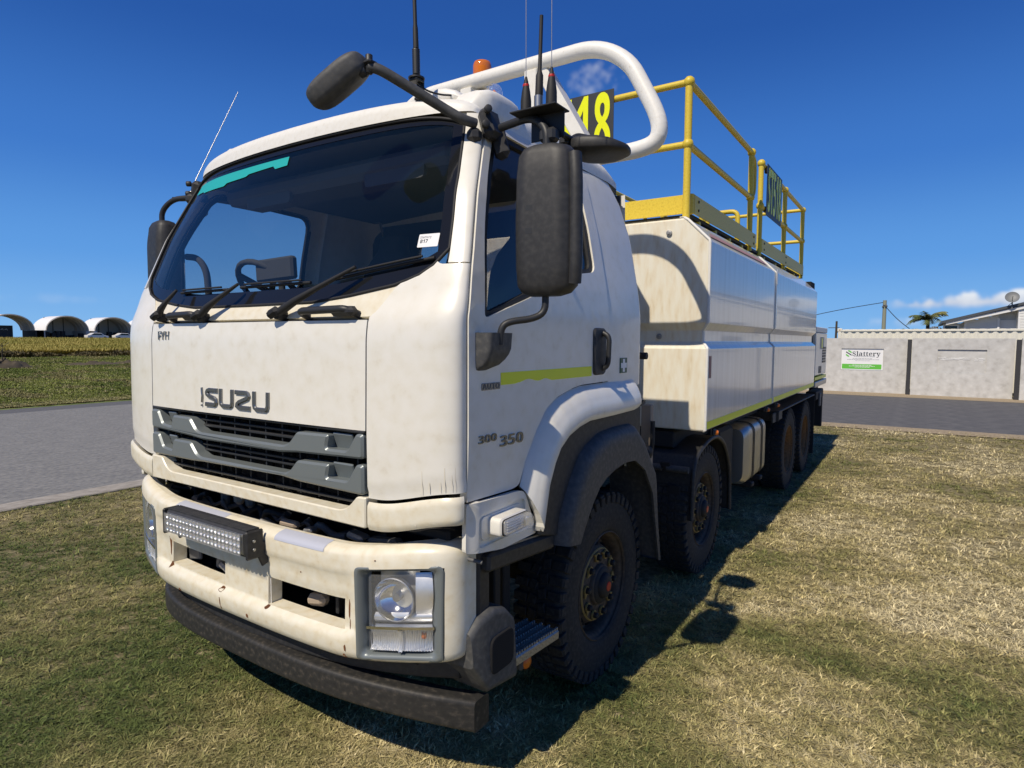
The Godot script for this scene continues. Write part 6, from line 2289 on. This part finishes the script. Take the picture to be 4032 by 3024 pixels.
func left_side() -> void:
	# domed shelters on low walls
	var b: MB
	var white := mat("canopy_white", lin(0.80, 0.80, 0.80), 0.6); white.backlight_enabled = true; white.backlight = Color(0.25, 0.25, 0.25)
	mat("shed_grey", lin(0.58, 0.54, 0.48), 0.7); mat("shed_dark", lin(0.02, 0.02, 0.022), 0.7); mat("box_grey", lin(0.40, 0.41, 0.42), 0.6)
	var names := ["open white domed shelter at the left edge, seen through to sky", "white domed shelter with grey end wall, nearest beside the see-through one", "white domed shelter with grey end wall, second from the left edge gap", "white domed shelter half hidden behind the truck front"]
	var cz := [-49.3, -59.9, -69.6, -79.4]
	for k in 4:
		var x0 := -160.0
		var g := land(x0, 0.0)
		var R := 4.3; var wall := 1.95; var L := 7.5
		var t := thing("domed_shelter", names[k], "shelter", Vector3(x0, g, cz[k]), "domed shelters beyond the field")
		b = MB.new()
		var P := []
		for i in 33:
			var a := PI * i / 32.0
			var row := PackedVector3Array()
			for j in 9: row.append(Vector3(-L * j / 8.0, wall + sin(a) * 3.35 + 0.05 * cos(j * PI), -cos(a) * R))
			P.append(row)
		b.net(P, false, Vector3.UP)
		var outer := obj("canopy", b, M.canopy_white, t)
		b = MB.new()
		P = []
		for i in 33:
			var a := PI * i / 32.0
			var row := PackedVector3Array()
			for j in 9: row.append(Vector3(-L * j / 8.0, wall + sin(a) * 3.25, -cos(a) * (R - 0.1)))
			P.append(row)
		b.net(P, false, Vector3.DOWN)
		obj("lining", b, M.shed_grey, t)
		for j in 5:
			b = MB.new()
			var arc := []
			for i in 25:
				var a := PI * i / 24.0
				arc.append(Vector3(-L * j / 4.0 + (0.0 if j else 0.02), wall + sin(a) * 3.22, -cos(a) * (R - 0.12)))
			b.tube(arc, 0.09, 6)
			obj("rib", b, M.shed_grey, t)
		for s in [-1.0, 1.0]:
			b = MB.new()
			b.box(Vector3(-L / 2.0, wall / 2.0, s * (R + 0.9)), Vector3(L, wall, 1.6), 0.04)
			obj("side_container", b, M.box_grey if k else M.shed_dark, t)
		if k > 0:
			b = MB.new()
			var poly := PackedVector2Array([Vector2(-R + 0.12, 0.2)])
			for i in 25:
				var a := PI - PI * i / 24.0
				poly.append(Vector2(cos(a) * (R - 0.12), wall + sin(a) * 3.2))
			poly.append(Vector2(R - 0.12, 0.2))
			b.prism(poly, Transform3D(Basis(Vector3.UP, PI / 2.0), Vector3(-L + 0.1, 0, 0)), 0.0, 0.08)
			obj("end_wall", b, M.shed_grey, t)
			for q in [-1.8, 0.3, 2.0]:
				b = MB.new()
				b.box(Vector3(-L + 0.3, 2.6, q), Vector3(0.12, 5.0, 0.14), 0.02)
				obj("end_post", b, M.shed_dark, t)
			for q in 7:
				b = MB.new()
				var hb := rng.randf_range(0.9, 1.9)
				b.box(Vector3(-2.0 - rng.randf() * 3.0, hb / 2.0, -3.4 + q * 1.05), Vector3(1.2, hb, 0.85), 0.05)
				obj("stored_crate", b, M.shed_dark, t)
	# dark container with pale brush lettering under the first shelter
	var c := thing("storage_container", "dark blue container with pale brush marks at the left edge", "container", Vector3(-166.5, land(-166, 0), -47.5))
	b = MB.new()
	b.box(Vector3(0, 1.45, 0), Vector3(2.4, 2.9, 7.6), 0.03)
	for k in 24: b.box(Vector3(1.21, 1.45, -3.7 + k * 0.32), Vector3(0.05, 2.6, 0.14), 0.02)
	obj("body", b, mat("container_blue", lin(0.06, 0.075, 0.085), 0.6), c)
	b = MB.new()
	for k in 5: b.tube([Vector3(1.26, 1.9, 0.5 - k * 0.7), Vector3(1.26, 2.15, 0.2 - k * 0.7), Vector3(1.26, 1.85, 0.0 - k * 0.7)], 0.09, 5)
	obj("brush_marks", b, M.white_sticker, c)
	# cars standing in the shelters
	var spots := [[-158.0, -64.9, "white car parked at the foot of the second shelter", "white_paint_car"], [-158.5, -71.0, "white car parked inside the third shelter", "white_paint_car"], [-158.0, -75.6, "white car parked right of the third shelter", "white_paint_car"]]
	mat("white_paint_car", lin(0.75, 0.75, 0.75), 0.25)
	for q in spots:
		var car := thing("parked_car", q[2], "car", Vector3(q[0], land(q[0], 0), q[1]), "cars parked by the shelters")
		b = MB.new()
		b.prism(rpoly([Vector2(-2.2, 0.35), Vector2(2.2, 0.35), Vector2(2.25, 0.8), Vector2(1.3, 0.98), Vector2(0.7, 1.5), Vector2(-0.9, 1.55), Vector2(-1.7, 1.05), Vector2(-2.25, 0.98)], 0.12, 3), Transform3D(Basis(Vector3.UP, PI / 2.0), Vector3(-0.85, 0, 0)), 0.0, 1.7, 0.08, true)
		obj("body", b, M[q[3]], car)
		b = MB.new()
		b.prism(rpoly([Vector2(-1.35, 1.02), Vector2(1.0, 1.02), Vector2(0.6, 1.42), Vector2(-0.85, 1.46)], 0.05, 2), Transform3D(Basis(Vector3.UP, PI / 2.0), Vector3(0.84, 0, 0)), 0.0, 0.02)
		obj("side_window", b, M.frit, car)
		for z in [-1.4, 1.4]:
			for x in [-0.78, 0.78]:
				b = MB.new()
				cyl(b, Vector3(x - 0.1, 0.33, z), Vector3(x + 0.1, 0.33, z), 0.33, 16)
				obj("wheel", b, M.rubber, car)
	# soil heaps and a bare sapling on the verge
	for q in [[-38.0, -10.6, 1.6, 0.42, "dark soil heap at the foot of the bare sapling"], [-39.0, -15.4, 2.2, 0.2, "low grey soil heap between sapling and truck"], [-40.0, -18.0, 1.5, 0.2, "small grey soil heap just left of the truck"]]:
		b = MB.new()
		var nz := noise(0.9, 4, int(q[0] * -7 + q[1] * 3))
		b.surf(func(u, w):
			var a: float = u * TAU; var r: float = w
			var x: float = cos(a) * r * q[2] * 0.5; var z: float = sin(a) * r * q[2]
			return Vector3(x, (1.0 - r * r) * q[3] * (1.0 + 1.0 * nz.get_noise_2d(x * 2.0, z * 2.0)) - 0.05 * r, z), 24, 9, Vector3.UP, 0.0, true)
		var o := obj("soil_heap", b, mat("heap_soil", lin(0.085, 0.068, 0.045), 1.0))
		o.position = Vector3(q[0], land(q[0], 0), q[1])
		tag(o, q[4], "soil heap", "soil heaps on the verge")
	var sp := thing("sapling", "bare thin sapling standing on a soil heap in the verge", "sapling", Vector3(-38.0, land(-38, 0) + 0.35, -10.6))
	b = MB.new()
	b.tube([Vector3(0, -0.1, 0), Vector3(0.02, 0.5, 0.02), Vector3(0, 1.0, -0.02)], [0.03, 0.024, 0.012], 7)
	obj("trunk", b, mat("bark", lin(0.06, 0.045, 0.03), 0.9), sp)
	b = MB.new()
	for k in 26:
		var a := rng.randf() * TAU; var y := rng.randf_range(0.45, 1.0)
		var d := Vector3(cos(a), 0.7, sin(a)).normalized()
		b.tube([Vector3(0, y, 0), Vector3(0, y, 0) + d * rng.randf_range(0.15, 0.45)], 0.008, 4)
	obj("crown", b, mat("twig", lin(0.10, 0.085, 0.05), 0.9), sp)

func right_side() -> void:
	var b: MB
	var ctex := ntex(noise(0.01, 5, 301), ramp([[0.0, [0.42, 0.405, 0.38]], [0.35, [0.52, 0.51, 0.485]], [0.7, [0.575, 0.565, 0.54]], [1.0, [0.64, 0.63, 0.61]]]), 1024)
	var cm := mat("precast", Color.WHITE, 0.9); tri_map(cm, ctex, Vector3(0.3, 0.3, 0.3)); bumpy(cm, bump_tex(noise(0.05, 4, 303), 2.0), 0.2)
	mat("post_dark", lin(0.035, 0.035, 0.037), 0.6)
	var zw := -24.6
	var wall := thing("concrete_wall", "pale precast concrete panel wall with black posts across the side road", "wall", Vector3(2.27, 0, zw))
	# sections run from post to post; the wall leans along a slight bend beyond the frame
	for k in range(-2, 8):
		var xa := 3.02 * k + 0.075; var xb := 3.02 * (k + 1) - 0.075
		var zt := -0.26 * k * 0.0 + 0.27 * k
		b = MB.new()
		var x0 := xa; var x1 := xb
		var rx0 := xa + 0.76; var rx1 := xb - 0.73
		ring_panel_xy(b, Vector2((rx0 + rx1) / 2.0, 1.23), PackedVector2Array([Vector2(rx0, 0.82), Vector2(rx1, 0.82), Vector2(rx1, 1.64), Vector2(rx0, 1.64)]), PackedVector2Array([Vector2(x0, -0.05), Vector2(x1, -0.05), Vector2(x1, 2.03), Vector2(x0, 2.03)]), 0.0)
		b.box(Vector3((x0 + x1) / 2.0, 0.99, -0.11), Vector3(x1 - x0, 2.075, 0.12), 0.0)
		b.quad(Vector3(x0, 2.03, 0), Vector3(x1, 2.03, 0), Vector3(x1, 2.03, -0.06), Vector3(x0, 2.03, -0.06), Vector3.UP)
		var pn := obj("panel", b, M.precast, wall)
		pn.position = Vector3(0, 0, zt)
		b = MB.new()
		b.box(Vector3(3.02 * k, 0.99, -0.03 + zt), Vector3(0.13, 2.0, 0.10), 0.01)
		obj("post", b, M.post_dark, wall)
		if k == 0:
			b = MB.new()
			for q in 26:
				b.box(Vector3(lerpf(rx0 + 0.05, rx1 - 0.05, rng.randf()), lerpf(1.27, 1.36, rng.randf()), -0.049 + q * 0.0004), Vector3(rng.randf_range(0.05, 0.22), rng.randf_range(0.015, 0.035), 0.004), 0.0)
			var rs := obj("torn_paper", b, mat("torn_paper", lin(0.70, 0.69, 0.67), 0.8), wall)
	# sign fixed in the recess of the first panel
	var sg := thing("sign_board", "white and green company sign fixed to the concrete wall", "sign", Vector3(0.765, 1.24, zw - 0.27 - 0.045))
	b = MB.new()
	b.box(Vector3.ZERO, Vector3(1.38, 0.80, 0.012), 0.003)
	obj("plate", b, M.white_sticker, sg)
	b = MB.new()
	b.box(Vector3(0, -0.275, 0.0075), Vector3(1.30, 0.185, 0.003), 0.0)
	obj("green_band", b, M.green_print, sg)
	text("Slattery", 0.235, M.dark_print, sg, "lettering", Transform3D(Basis.IDENTITY, Vector3(0.14, 0.205, 0.007)), 0.003, "Droid Serif", true, 0.98)
	b = MB.new()
	b.prism(PackedVector2Array([Vector2(-0.53, 0.295), Vector2(-0.34, 0.17), Vector2(-0.34, 0.125), Vector2(-0.53, 0.25)]), Transform3D(Basis.IDENTITY, Vector3.ZERO), 0.006, 0.009)
	obj("emblem_bar", b, M.dark_print, sg)
	for q in [PackedVector2Array([Vector2(-0.48, 0.315), Vector2(-0.43, 0.34), Vector2(-0.34, 0.275), Vector2(-0.34, 0.22)]), PackedVector2Array([Vector2(-0.53, 0.20), Vector2(-0.40, 0.11), Vector2(-0.45, 0.085), Vector2(-0.53, 0.14)])]:
		b = MB.new()
		b.prism(q, Transform3D.IDENTITY, 0.006, 0.009)
		obj("emblem_leaf", b, M.green_print, sg)
	for q in [[-0.26, 0.10, 0.62, 0.018, 0], [-0.30, 0.03, 0.56, 0.014, 0], [-0.48, -0.01, 0.95, 0.016, 0], [-0.22, -0.055, 0.45, 0.010, 0], [-0.3, -0.225, 0.55, 0.016, 1], [-0.42, -0.262, 0.85, 0.016, 1], [-0.22, -0.30, 0.42, 0.014, 1]]:
		b = MB.new()
		var x: float = q[0]
		while x < q[0] + q[2]:
			var w := rng.randf_range(0.03, 0.10)
			b.box(Vector3(x + w / 2.0, q[1], 0.0085 if q[4] == 0 else 0.0095), Vector3(w, q[3], 0.002), 0.0)
			x += w + 0.014
		obj("small_print", b, M.grey_print if q[4] == 0 else M.white_sticker, sg)
	# long cream container behind the wall, its top edge showing
	var ct := thing("shipping_container", "cream ribbed shipping container whose top edge shows over the wall", "container", Vector3(2.85, 0, -27.6))
	var cream := mat("container_cream", lin(0.74, 0.71, 0.60), 0.55)
	mat("casting", lin(0.50, 0.36, 0.22), 0.7)
	b = MB.new()
	b.box(Vector3(0, 2.345, 1.2), Vector3(6.05, 0.08, 0.07), 0.01)
	obj("top_rail", b, cream, ct)
	b = MB.new()
	var P := []
	for k in 88:
		var x := -2.95 + k * 5.9 / 87.0
		var d: float = [0.0, 0.0, -0.05, -0.05][k % 4]
		P.append(PackedVector3Array([Vector3(x, 0.1, 1.21 + d), Vector3(x, 2.31, 1.21 + d)]))
	b.net(P, false, Vector3.BACK)
	obj("ribbed_side", b, cream, ct)
	b = MB.new()
	for k in 20:
		b.box(Vector3(-2.75 + k * 0.29, 2.372, 0.0), Vector3(0.17, 0.04, 2.3), 0.012)
	b.box(Vector3(0, 2.35, 0), Vector3(5.9, 0.03, 2.35), 0.0)
	obj("ribbed_roof", b, cream, ct)
	b = MB.new()
	b.box(Vector3(0, 1.2, -0.1), Vector3(5.88, 2.28, 2.2), 0.0)
	obj("hull", b, cream, ct)
	for x in [-3.0, 3.0]:
		b = MB.new()
		b.box(Vector3(x, 2.365, 1.2), Vector3(0.17, 0.13, 0.12), 0.015)
		b.box(Vector3(x, 1.15, 1.2), Vector3(0.12, 2.3, 0.10), 0.01)
		var cs := obj("corner_casting", b, cream, ct)
		b = MB.new()
		b.prism(rrect(-0.035, -0.025, 0.035, 0.025, 0.02), Transform3D(Basis.IDENTITY, Vector3(x, 2.365, 1.261)), 0.0, 0.002)
		obj("lifting_hole", b, M.casting, cs)
	house()
	# poles and wire
	mat("pole_wood", lin(0.26, 0.27, 0.20), 0.9)
	var pl := thing("utility_pole", "tall weathered utility pole with a wire, behind the cream container", "pole", Vector3(-0.55, 0, -70.0), "utility poles")
	b = MB.new()
	b.tube([Vector3(0.0, -0.5, 0), Vector3(0.02, 6.05, 0)], [0.21, 0.16], 12)
	obj("trunk", b, M.pole_wood, pl)
	b = MB.new()
	b.box(Vector3(0.05, 5.55, 0.1), Vector3(0.35, 0.12, 0.25), 0.03)
	rail_ball(b, Vector3(0.16, 5.45, 0.18), 0.12)
	rail_ball(b, Vector3(-0.12, 5.4, 0.18), 0.10)
	obj("insulator", b, M.hose_grey, pl)
	for w in [[Vector3(-0.6, 5.85, -70), Vector3(-14.0, 2.9, -74), "thin overhead wire running left from the utility pole"], [Vector3(-0.5, 5.5, -70), Vector3(1.65, 3.2, -68), "thin overhead wire dropping right from the utility pole"]]:
		b = MB.new()
		var pts := []
		for k in 13:
			var t := k / 12.0
			pts.append(w[0].lerp(w[1], t) - Vector3(0, sin(t * PI) * (-0.35 if w[1].x < 0 else 0.15), 0))
		b.tube(pts, 0.035, 5)
		tag(obj("overhead_wire", b, M.rubber), w[2], "wire")
	var p2 := thing("utility_pole", "small far utility pole between truck tail and container", "pole", Vector3(-8.84, 0, -110.0), "utility poles")
	b = MB.new()
	b.tube([Vector3(0, -0.5, 0), Vector3(0.05, 5.25, 0)], [0.19, 0.15], 10)
	obj("trunk", b, M.bark, p2)
	b = MB.new()
	b.box(Vector3(-0.3, 4.2, 0.1), Vector3(1.6, 0.1, 0.12), 0.02)
	rail_ball(b, Vector3(0.3, 3.6, 0.2), 0.18)
	obj("crossarm", b, M.bark, p2)
	palm()

func house() -> void:
	var b: MB
	var board := mat("weatherboard", lin(0.68, 0.68, 0.66), 0.6)
	var tin := mat("roof_tin", lin(0.10, 0.105, 0.11), 0.45, 0.4)
	mat("house_white", lin(0.76, 0.76, 0.75), 0.6)
	var h := thing("house", "white weatherboard house with grey sloping roof behind the wall", "house", Vector3(8.0, 0, -40.0))
	# gable end wall built of lapped boards; roof line rises to the right
	var roof_y := func(x: float) -> float: return 3.12 + (x + 4.27) * 0.272
	b = MB.new()
	for k in 34:
		var y := 0.2 + k * 0.15
		# main wall, stepped forward parts
		for q in [[-3.42, -2.0, 0.0], [-2.0, -1.2, -0.35], [-1.2, 6.0, 0.5]]:
			var xl: float = maxf(q[0], (y - 3.12 + 0.30) / 0.272 - 4.27)
			if y > roof_y.call(q[1]) - 0.15 or xl > q[1] - 0.05: continue
			b.box(Vector3((xl + q[1]) / 2.0, y, q[2]), Vector3(q[1] - xl, 0.16, 0.03), 0.0, Basis(Vector3.RIGHT, -0.12))
	var bd := obj("boards", b, M.weatherboard, h)
	bd.set_meta("kind", "stuff")
	b = MB.new()
	b.box(Vector3(1.3, 1.6, -3.2), Vector3(9.3, 3.0, 6.0), 0.0)
	obj("wall", b, M.house_white, h)
	b = MB.new()
	b.box(Vector3(-1.22, 1.9, 0.05), Vector3(0.05, 3.7, 0.95), 0.0)
	b.box(Vector3(-1.6, 1.9, -0.42), Vector3(0.9, 3.5, 0.05), 0.0)
	obj("recess_wall", b, M.house_white, h)
	for q in [[-3.42, 0.02], [-2.0, 0.02], [-1.2, 0.52], [6.0, 0.52]]:
		b = MB.new()
		b.box(Vector3(q[0], 1.6, q[1]), Vector3(0.10, 3.2, 0.06), 0.01)
		obj("corner_trim", b, M.house_white, h)
	# roof: a sheet rising to the ridge and falling beyond
	b = MB.new()
	var pts := [Vector2(-4.5, 3.06), Vector2(-1.75, 3.80), Vector2(6.2, 5.95), Vector2(14.0, 3.9)]
	var prof := PackedVector2Array()
	for p in pts: prof.append(p)
	for k in range(pts.size() - 1, -1, -1): prof.append(pts[k] - Vector2(0, 0.14))
	b.prism(prof, Transform3D(Basis.IDENTITY, Vector3(0, 0, -7.5)), 0.0, 8.2)
	var rf := obj("roof", b, M.roof_tin, h)
	b = MB.new()
	b.prism(PackedVector2Array([Vector2(-4.3, 2.98), Vector2(-1.75, 3.62), Vector2(6.2, 5.78), Vector2(14.0, 3.72), Vector2(14.0, 3.55), Vector2(6.2, 5.60), Vector2(-1.75, 3.46), Vector2(-4.3, 2.84)]), Transform3D(Basis.IDENTITY, Vector3(0, 0, -0.9)), 0.0, 1.52)
	obj("fascia", b, M.house_white, rf)
	b = MB.new()
	b.prism(PackedVector2Array([Vector2(6.0, 0.2), Vector2(13.6, 0.2), Vector2(13.6, 3.5), Vector2(6.2, 5.4), Vector2(6.0, 5.4)]), Transform3D(Basis.IDENTITY, Vector3(0, 0, 0.2)), 0.0, 0.1)
	obj("gable_wall", b, M.weatherboard, h)
	var wn := [[-4.05, 1.9, 0.0, 0.55, 0.9], [2.0, 1.8, 0.53, 1.3, 1.1], [8.5, 1.9, 0.31, 1.4, 1.2], [11.5, 1.9, 0.31, 1.2, 1.2]]
	for q in wn:
		var w := part("window", h)
		b = MB.new()
		b.box(Vector3(q[0], q[1] + 0.45, q[2]), Vector3(q[3] + 0.16, q[4] + 0.16, 0.08), 0.01)
		obj("frame", b, M.house_white, w)
		b = MB.new()
		b.box(Vector3(q[0], q[1] + 0.45, q[2] + 0.042), Vector3(q[3], q[4], 0.01), 0.0)
		obj("pane", b, M.frit, w)
	# verandah end at the low side
	b = MB.new()
	b.box(Vector3(-3.95, 1.5, -0.4), Vector3(0.9, 2.9, 0.1), 0.0)
	obj("porch_wall", b, M.house_white, h)
	# dish on the roof
	var d := thing("satellite_dish", "grey satellite dish mounted on the white house roof", "dish", Vector3(6.43, 3.72, -39.2))
	b = MB.new()
	b.lathe([Vector2(0.0, 0.0), Vector2(0.12, 0.008), Vector2(0.24, 0.035), Vector2(0.30, 0.06), Vector2(0.305, 0.055), Vector2(0.24, 0.022), Vector2(0.0, -0.012)], Transform3D(Basis.from_scale(Vector3(1.0, 1.0, 1.0)) * Basis(Vector3.RIGHT, 1.15), Vector3(0, 0.50, 0)), 24)
	obj("reflector", b, mat("dish_grey", lin(0.16, 0.17, 0.175), 0.5), d)
	b = MB.new()
	b.tube([Vector3(0.02, -0.1, -0.05), Vector3(0.02, 0.42, -0.05)], 0.03, 8)
	b.tube([Vector3(0.02, 0.25, -0.05), Vector3(-0.22, 0.0, -0.1)], 0.015, 6)
	b.tube([Vector3(0, 0.3, 0), Vector3(0, 0.55, 0.35)], 0.015, 6)
	obj("mast", b, M.dish_grey, d)
	# second house further along the side road, seen only mirrored in the tank
	var h2 := thing("house", "white gabled house further along the side road", "house", Vector3(24.0, 0, -34.0))
	b = MB.new()
	b.prism(PackedVector2Array([Vector2(-4.5, 0), Vector2(4.5, 0), Vector2(4.5, 3.2), Vector2(0, 5.2), Vector2(-4.5, 3.2)]), Transform3D(Basis.IDENTITY, Vector3(0, 0, -8)), 0.0, 8.0)
	obj("wall", b, M.weatherboard, h2)
	b = MB.new()
	b.prism(PackedVector2Array([Vector2(-5.0, 3.0), Vector2(0, 5.22), Vector2(5.0, 3.0), Vector2(5.0, 3.16), Vector2(0, 5.40), Vector2(-5.0, 3.16)]), Transform3D(Basis.IDENTITY, Vector3(0, 0, -8.3)), 0.0, 8.8)
	obj("roof", b, M.roof_tin, h2)
	for x in [-2.4, 2.2]:
		b = MB.new()
		b.box(Vector3(x, 1.9, 0.02), Vector3(1.5, 1.3, 0.06), 0.01)
		obj("window", b, M.frit, h2)

func palm() -> void:
	var b: MB
	mat("palm_leaf", Color.WHITE, 0.6).vertex_color_use_as_albedo = true
	for q in [[2.95, -50.0, 3.45, 1.05, 22, "green palm tree with arching fronds left of the white house"], [1.75, -52.0, 2.55, 0.62, 9, "small dark palm crown showing low beside the larger palm"]]:
		var p := thing("palm_tree", q[5], "palm", Vector3(q[0], 0, q[1]), "palms behind the container")
		b = MB.new()
		b.tube([Vector3(0, 0, 0), Vector3(0.03, q[2] * 0.6, 0), Vector3(0, q[2] + 0.1, 0)], [0.16, 0.13, 0.10], 10)
		obj("trunk", b, M.bark, p)
		for k in q[4]:
			b = MB.new()
			var a: float = TAU * k / q[4] + rng.randf_range(-0.25, 0.25)
			var lift := rng.randf_range(0.35, 1.45)
			var L: float = rng.randf_range(1.1, 1.5) * q[3]
			var d := Vector3(cos(a), 0, sin(a))
			var spine := []
			for j in 11:
				var t := j / 10.0
				spine.append(Vector3(0, q[2], 0) + d * L * t * (1.0 - 0.15 * t) * cos(lift * (1.0 - t)) + Vector3.UP * L * (sin(lift) * t * 1.05 - 0.62 * t * t))
			b.tint = Color(0.24, 0.23, 0.075).lerp(Color(0.075, 0.105, 0.03), rng.randf())
			b.tube(spine, 0.012, 4, false)
			for j in range(1, 21):
				var t := j / 20.0 * 10.0
				var i := mini(int(t), 9)
				var c: Vector3 = spine[i].lerp(spine[i + 1], t - i)
				var f: Vector3 = (spine[i + 1] - spine[i]).normalized()
				var sd := f.cross(Vector3.UP).normalized()
				var ll: float = 0.42 * q[3] * sin(clampf(j / 21.0, 0.1, 0.95) * PI * 0.9 + 0.2)
				for s in [-1.0, 1.0]:
					var tip: Vector3 = c + sd * s * ll * 0.75 + f * ll * 0.5 - Vector3.UP * ll * rng.randf_range(0.25, 0.6)
					var wv: Vector3 = f * 0.035
					b.quad(c - wv, c + wv, tip + wv * 0.2, tip - wv * 0.2, Vector3.UP)
			obj("frond", b, M.palm_leaf, p, true)
	# grey bush between palm and house
	var bs := thing("bush", "grey brown leafless bush between the palm and the house", "bush", Vector3(3.5, 0, -44.0))
	b = MB.new()
	for k in 420:
		var c := Vector3(rng.randf_range(-0.9, 0.9), rng.randf_range(1.4, 2.85), rng.randf_range(-0.5, 0.5))
		if Vector2(c.x / 0.9, (c.y - 2.0) / 0.9).length() > 1.0: continue
		var d := Vector3(rng.randf() - 0.5, rng.randf() - 0.2, rng.randf() - 0.5).normalized() * 0.10
		var s := d.cross(Vector3(rng.randf(), rng.randf(), rng.randf())).normalized() * 0.05
		b.quad(c - s, c + d, c + s, c - d, Vector3.UP)
	obj("crown", b, mat("bush_grey", lin(0.15, 0.135, 0.11), 0.9), bs)
	b = MB.new()
	for k in 6:
		b.tube([Vector3(0, 0, 0), Vector3(rng.randf_range(-0.5, 0.5), 2.2, rng.randf_range(-0.3, 0.3))], [0.05, 0.015], 6)
	obj("stem", b, M.bark, bs)

func _ready() -> void:
	rng.seed = 7
	world_setup()
	materials()
	ground()
	mat("bark", lin(0.06, 0.045, 0.03), 0.9)
	right_side()
	left_side()
	build_truck()
	grass()
